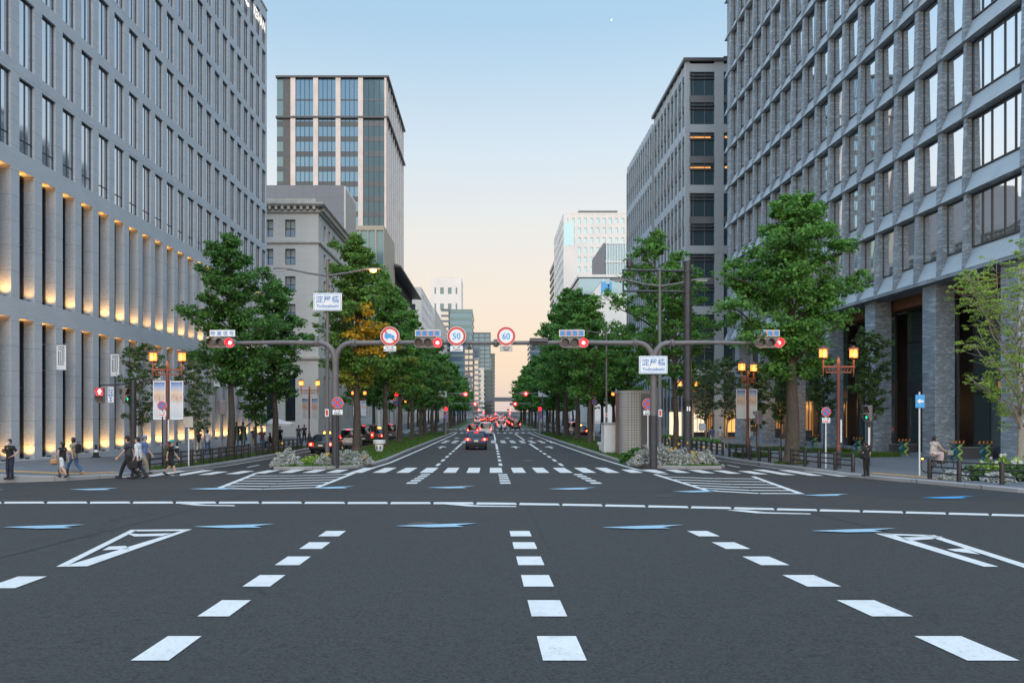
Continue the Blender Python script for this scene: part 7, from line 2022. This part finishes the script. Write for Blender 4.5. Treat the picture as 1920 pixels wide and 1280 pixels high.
def foot(xp, yf, dz=.15):
    X, Y = at(xp, yf, dz); return X, Y, zg(X, Y) + dz
X, Y, z = foot(19, 898)
person(X, Y, (898 - 824) * Y / F * 1.0, 168, 'man in dark polo shirt and white face mask looking at his phone, at left edge', 'stand', 'black cloth', 'navy cloth', mask=True, z=z, vox=.012,
       hands={'l': ((.33 * -1, -.06, 1.12), (-.16, .10, .98)), 'r': ((.25, .02, 1.12), (.10, .27, 1.20))})
t = thing('phone', 'dark phone held by the man at the left edge', 'phone', (X - .10, Y - .30, z + 1.17)); b = MB(); b.bevbox((-.04, -.006, -.07), (.04, .006, .07), .004); b.build('case', MAT['rubber'], t, raw=True); b = MB(); b.box((-.035, .0065, -.06), (.035, .008, .06)); b.build('screen', MAT['ink'], t, raw=True)
X, Y, z = foot(118, 895)
w1 = person(X, Y, (895 - 829) * Y / F, 78, 'woman walking in black top, white shorts and tall black boots with a straw basket', 'walk', 'black cloth', 'white cloth', 'boot', 'long', 'none', 'short', z=z, vox=.012, step=.27)
bag(w1, (-.27, .18, .80), (.16, .34, .24), 'straw', 'straw_basket', 'round straw basket carried by the woman in tall black boots', .2)
X2, Y2, z2 = foot(124, 893)
w2 = person(X2, Y2 + .6, 1.56, 80, 'person in yellow grey top and jeans half hidden behind the booted woman', 'walk', 'khaki cloth', 'denim', 'straw', 'bob', z=zl(X2, Y2 + .6) + .15, flip=-1, step=.3)
bag(w2, (0, -.2, 1.32), (.26, .16, .4), 'black cloth', 'backpack', 'black backpack behind the booted woman', .1)
X, Y, z = foot(241, 896, .0)
m1 = person(X, Y, (896 - 819) * Y / F, 95, 'broad man in grey shirt, black trousers and dark cap in mid stride on the crossing', 'walk', 'charcoal cloth', 'black cloth', z=z, hat='black cloth', step=.36, vox=.012)
X, Y, z = foot(260, 897, .0)
m2 = person(X, Y, (897 - 820) * Y / F, 92, 'man in white long sleeved shirt and dark trousers carrying a briefcase on the crossing', 'walk', 'white cloth', 'navy cloth', sleeve='long', z=z, step=.22, flip=-1, vox=.012)
bag(m2, (-.27, .10, .74), (.12, .4, .3), 'black cloth', 'briefcase', 'black briefcase carried by the man in the white shirt', .12)
X, Y, z = foot(249, 893, .05)
person(X, Y + 1.0, 1.66, 268, 'person with light blue cap behind the two striding men', 'walk', 'blue cloth', 'khaki cloth', z=zl(X, Y + 1) + .1, hat='blue cloth', step=.25)
X, Y, z = foot(320, 891, .0)
m3 = person(X, Y, (891 - 828) * Y / F * 1.02, 272, 'person in teal head cover, black tee and black shorts with a striped side, walking left', 'walk', 'black cloth', 'black cloth', 'shoe', z=z, legs='short', hat='teal cloth', step=.27, vox=.012)
bag(m3, (0, -.2, 1.28), (.3, .2, .46), 'olive cloth', 'backpack', 'olive backpack worn by the person with teal head cover', .08)
for xp, Yd, lab, tp, bt, hr in ((373, 53, 'woman in black sleeveless top and wide pale trousers walking away along the granite wall', 'black cloth', 'cream cloth', 'tail'), (389, 53.5, 'woman in white sleeveless top and jeans walking away along the granite wall', 'white cloth', 'denim', 'tail')):
    X = PX(xp, Yd); person(X, Yd, 1.62, 8, lab, 'walk', tp, bt, 'shoe', hr, 'none', z=zl(X, Yd) + .15, step=.16, vox=.018)
for xp, Yd, h, f, lab, tp, bt, ps in ((476, 62, 1.68, 200, 'grey haired person standing behind the bronze statue', 'charcoal cloth', 'khaki cloth', 'stand'), (492, 57.5, 1.66, 190, 'person in dark red top and jeans by the left fence gap', 'brown cloth', 'denim', 'walk'),
      (560, 72, 1.74, 10, 'man in dark jacket and jeans walking away left of the second lantern post', 'charcoal cloth', 'denim', 'walk'), (570.5, 76, 1.75, 10, 'dark-clad person walking away, right beside the second lantern post', 'black cloth', 'navy cloth', 'walk'), (525, 66, 1.7, 190, 'person in black standing behind the parasol trunk', 'black cloth', 'black cloth', 'stand')):
    X = PX(xp, Yd); person(X, Yd, h, f, lab, ps, tp, bt, z=zl(X, Yd) + .15, step=.2, vox=.02)
X = PX(507, 62.5); person(X, 62.5, 1.6, 100, 'long haired woman in black sitting under the cafe parasol', 'stand', 'black cloth', 'black cloth', hair='long', z=zl(X, 62.5) + .15, sit=True, vox=.018, hands={'r': ((.24, .2, .75), (.12, .4, .78)), 'l': ((-.24, .2, .75), (-.12, .4, .78))})
t = thing('cafe_chair', 'dark cafe chair under the woman sitting below the parasol', 'chair', (X, 62.5, zl(X, 62.5) + .15), R(100))
b = MB(); b.bevbox((-.22, -.2, .36), (.22, .24, .4), .01); b.build('seat', MAT['rubber'], t, raw=True); b = MB(); b.bevbox((-.22, -.24, .4), (.22, -.2, .85), .01); b.build('backrest', MAT['rubber'], t, raw=True)
for sx in (-.19, .19):
    for sy in (-.19, .2): b = MB(); b.tube([(sx, sy, 0), (sx, sy, .36)], .015, 6); b.build('leg', MAT['rubber'], t, raw=True)
# right side
X, Y, z = foot(1625, 892)
w = person(X, Y, (892 - 828) * Y / F, 20, 'woman all in black with a shoulder bag standing at the right kerb', 'stand', 'black cloth', 'black cloth', 'shoe', 'bob', 'short', z=z, vox=.012)
bag(w, (-.27, -.05, .98), (.14, .3, .26), 'black cloth', 'shoulder_bag', 'black shoulder bag of the woman at the right kerb', .42)
for xp, lab, tp, bt in ((1335, 'person in blue shirt and white trousers walking by the lit shop', 'blue cloth', 'white cloth'), (1351, 'person in white tee with a dark sling bag by the lit shop', 'white cloth', 'cream cloth')):
    X = PX(xp, 68); person(X, 68, 1.66, 0, lab, 'walk', tp, bt, z=zr(X, 68) + .15, step=.2, vox=.02)
X = PX(940, 128); person(X, 128, 1.7, 90, 'tiny dark figure crossing the road in front of the far traffic', 'walk', 'black cloth', 'black cloth', z=zg(X, 128), step=.3, vox=.03)

# cyclist
def bicycle(x, y, z, rz):
    t = thing('bicycle', 'dark city bicycle ridden by the woman in pale dress at the right corner', 'bicycle', (x, y, z), rz)
    for yy, nm in ((-.52, 'wheel'), (.55, 'wheel')):
        b = MB(); n = 24; c = (0, yy, .34)
        b.tube([(0, yy + .33 * math.cos(2 * PI * k / n), .34 + .33 * math.sin(2 * PI * k / n)) for k in range(n + 1)], .02, 6); w = b.build('wheel', MAT['rubber'], t, True, raw=True)
        b = MB()
        for k in range(10): b.tube([(0, yy, .34), (0, yy + .32 * math.cos(2 * PI * k / 10), .34 + .32 * math.sin(2 * PI * k / 10))], .004, 4)
        b.lathe([(.001, -.04), (.03, -.04), (.03, .04), (.001, .04)], c, 8, 'x'); b.build('spokes', MAT['steel'], w, raw=True)
    b = MB()
    for p, q, r in (((0, -.52, .34), (0, -.08, .30), .014), ((0, -.08, .30), (0, .42, .68), .02), ((0, -.08, .30), (0, -.2, .80), .017), ((0, -.52, .34), (0, -.17, .68), .012), ((0, .55, .34), (0, .40, .78), .017), ((0, .40, .78), (0, .36, 1.0), .015), ((0, -.18, .45), (0, .44, .62), .016)): b.tube([p, q], r, 7)
    b.build('frame', MAT['dark_pole'], t, True, raw=True)
    b = MB(); b.tube([(-.27, .24, 1.0), (-.2, .36, 1.02), (.2, .36, 1.02), (.27, .24, 1.0)], .014, 6); b.build('handlebar', MAT['steel'], t, True, raw=True)
    b = MB(); b.loft([rrect(.05, -.28, -.02, .04, .80), rrect(.085, -.3, -.03, .06, .83), rrect(.07, -.29, -.05, .05, .86)]); b.build('saddle', MAT['rubber'], t, True, raw=True)
    b = MB(); b.bevbox((-.17, .44, .78), (.17, .72, 1.0), .02); b.build('basket', MAT['steel'], t, raw=True)
    b = MB(); b.box((-.05, -.78, .6), (.05, -.76, .66)); b.build('rear_lamp', MAT['amber'], t, raw=True)
    b = MB(); b.tube([(-.09, -.08, .2), (-.09, -.08, .30), (.09, -.08, .30), (.09, -.08, .42)], .01, 6); b.build('pedals', MAT['steel'], t, raw=True)
X, Y, z = foot(1757, 886); Y += .0; k = 1.0
bicycle(X, Y, zr(X, Y) + .152, R(-78))
cy = person(X - .18, Y, 1.58, -78, 'woman in pale pink dress riding the bicycle at the right corner', 'stand', 'cream cloth', 'pink skirt', 'shoe', 'bob', 'short', z=zr(X, Y) + .152 + .40, sit=True, vox=.012, lean=.06,
       hands={'r': ((.24, .22, .78), (.24, .42, .64)), 'l': ((-.24, .22, .78), (-.24, .42, .64))})
b = MB(); b.loft([[(.19 * math.cos(a) * q + 0, .12 * q * math.sin(a) + yy, zz) for a in np.linspace(0, 2 * PI, 14)[:-1]] for q, yy, zz in ((.8, 0, .62), (.95, .1, .48), (1.0, .26, .4), (1.02, .33, .25), (1.0, .33, .12))]); b.build('dress_skirt', MAT['pink skirt'], cy, True, raw=True)

# bronze statue group behind the left fence
X, Y = PX(455, 54), 54.0; z = zl(X, Y) + .15
t = thing('statue', 'bronze statue of two figures, one arm raised, behind the left fence', 'statue', (X, Y, z))
b = MB(); b.bevbox((-1.3, -.5, -.05), (1.0, .5, .42), .03); b.build('plinth', MAT['dark_panel'], t, raw=True)
for ox, f, hands, hh in ((-.45, 200, {'r': ((.35, .1, 1.35), (.5, .1, 1.5)), 'l': ((-.3, .1, 1.2), (-.2, .2, 1.0))}, 1.75), (.05, 170, {'l': ((-.45, .05, 1.52), (-.78, .05, 1.80)), 'r': ((.3, .05, 1.2), (.2, .2, 1.1))}, 1.75)):
    p = person(X + ox, Y, hh, f, '', 'stand', body_mat='statue_bronze', z=z + .42, hands=hands, vox=.022)
    bd = kids(p)[0]; bd.parent = t; bd.location = Vector((ox, 0, .42)); bd.rotation_euler = (0, 0, R(f)); bd.name = 'bronze_figure'; KIDS.pop(p.name, None); bpy.data.objects.remove(p)
    b = MB(); b.loft([[(ox + r * math.cos(2 * PI * k / 14), r * .8 * math.sin(2 * PI * k / 14), zz) for k in range(14)] for r, zz in ((.2, 1.85), (.19, 1.5), (.24, 1.15), (.3, .85))]); b.build('bronze_coat', MAT['statue_bronze'], t, True, raw=True)
# thin crescent moon
t = thing('moon', 'tiny pale crescent moon high in the blue sky', 'moon', (PX(1146, 3000), 3000, PZ(37, 3000)))
MAT['moon'] = emit('moon glow', (1, .95, .88), 1.1)
b = MB(); b.prism([(4.2 * math.cos(a), 4.2 * math.sin(a)) for a in np.linspace(-2.2, .9, 16)] + [(-.7 + 3.4 * math.cos(a), 1.0 + 3.4 * math.sin(a)) for a in np.linspace(.8, -2.1, 14)], 'y', 0, 2); b.build('crescent', MAT['moon'], t, raw=True)
# ------------------------------------------------------------------ sky, sun, camera
SUN_EL, SUN_AZ = 9.0, 205.0        # low sun behind the camera (degrees; rotation measured for the sky node)
def make_world():
    w = bpy.data.worlds.new('World'); SC.world = w; w.use_nodes = True
    nt = w.node_tree; bg = nt.nodes['Background']
    sky = N(nt, 'ShaderNodeTexSky', sky_type='NISHITA'); sky.sun_disc = False
    sky.sun_elevation = R(SUN_EL); sky.sun_rotation = R(SUN_AZ); sky.altitude = 0; sky.air_density = 1.0; sky.dust_density = 1.5; sky.ozone_density = 1.6
    # dusk tint: afterglow near the horizon, clear blue overhead
    tc = N(nt, 'ShaderNodeTexCoord'); sep = N(nt, 'ShaderNodeSeparateXYZ'); nt.links.new(tc.outputs['Generated'], sep.inputs[0])
    el = math_n(nt, 'ARCSINE', sep.outputs['Z'])
    mr = N(nt, 'ShaderNodeMapRange'); mr.inputs['From Min'].default_value = 0; mr.inputs['From Max'].default_value = R(90); nt.links.new(el, mr.inputs['Value'])
    cr = N(nt, 'ShaderNodeValToRGB'); nt.links.new(mr.outputs[0], cr.inputs[0])
    k = 1 / 1.6
    stops = [(0.0, (.80, .64, .62)), (.045, (.93, .67, .49)), (.10, (.91, .75, .60)), (.15, (.84, .79, .72)), (.21, (.70, .78, .83)), (.30, (.44, .64, .81)), (.36, (.40, .62, .84))]
    stops = [(p, tuple(v * k for v in c)) for p, c in stops] + [(.52, (.62, .86, 1.12)), (1.0, (1.0, 1.42, 1.9))]
    e = cr.color_ramp.elements
    while len(e) > 1: e.remove(e[-1])
    e[0].position = stops[0][0]; e[0].color = rgb(stops[0][1])
    for p, c in stops[1:]:
        n = e.new(p); n.color = rgb(c)
    sc1 = N(nt, 'ShaderNodeVectorMath', operation='SCALE'); nt.links.new(sky.outputs[0], sc1.inputs[0]); sc1.inputs['Scale'].default_value = .25
    sc2 = N(nt, 'ShaderNodeVectorMath', operation='SCALE'); nt.links.new(cr.outputs[0], sc2.inputs[0]); sc2.inputs['Scale'].default_value = 9.0
    ad = N(nt, 'ShaderNodeVectorMath', operation='ADD'); nt.links.new(sc1.outputs[0], ad.inputs[0]); nt.links.new(sc2.outputs[0], ad.inputs[1])
    sd = N(nt, 'ShaderNodeMapRange'); sd.inputs['From Min'].default_value = -.25; sd.inputs['From Max'].default_value = -.85; sd.inputs['To Min'].default_value = 1.0; sd.inputs['To Max'].default_value = 1.75
    nt.links.new(sep.outputs['X'], sd.inputs['Value'])       # eastern half of the sky is a little brighter
    mu = N(nt, 'ShaderNodeVectorMath', operation='SCALE'); nt.links.new(ad.outputs[0], mu.inputs[0]); nt.links.new(sd.outputs[0], mu.inputs['Scale'])
    nt.links.new(mu.outputs[0], bg.inputs['Color']); bg.inputs['Strength'].default_value = .10
make_world()
sl = bpy.data.lights.new('sun', 'SUN'); sl.energy = 1.0; sl.angle = R(40); sl.color = (1, .93, .86)
so = bpy.data.objects.new('sun', sl); C.objects.link(so)
so.rotation_euler = Vector((-.2, .8, -.42)).to_track_quat('-Z', 'Y').to_euler()
cam = bpy.data.cameras.new('camera'); co = bpy.data.objects.new('camera', cam); C.objects.link(co)
co.location = (0, 0, H); co.rotation_euler = (PI / 2, 0, 0)
cam.sensor_width = 36; cam.lens = 36 * F / 1920
cam.shift_x = (960 - VX) / 1920; cam.shift_y = (VY - 640) / 1920
cam.clip_start = .1; cam.clip_end = 6000
SC.camera = co
SC.view_settings.view_transform = 'Standard'; SC.view_settings.look = 'None'; SC.view_settings.gamma = 1; SC.view_settings.exposure = 0.7
SC.view_settings.use_curve_mapping = False
SC.cycles.use_denoising = True
SC.cycles.max_bounces = 6; SC.cycles.diffuse_bounces = 3; SC.cycles.glossy_bounces = 3; SC.cycles.transmission_bounces = 3; SC.cycles.transparent_max_bounces = 4
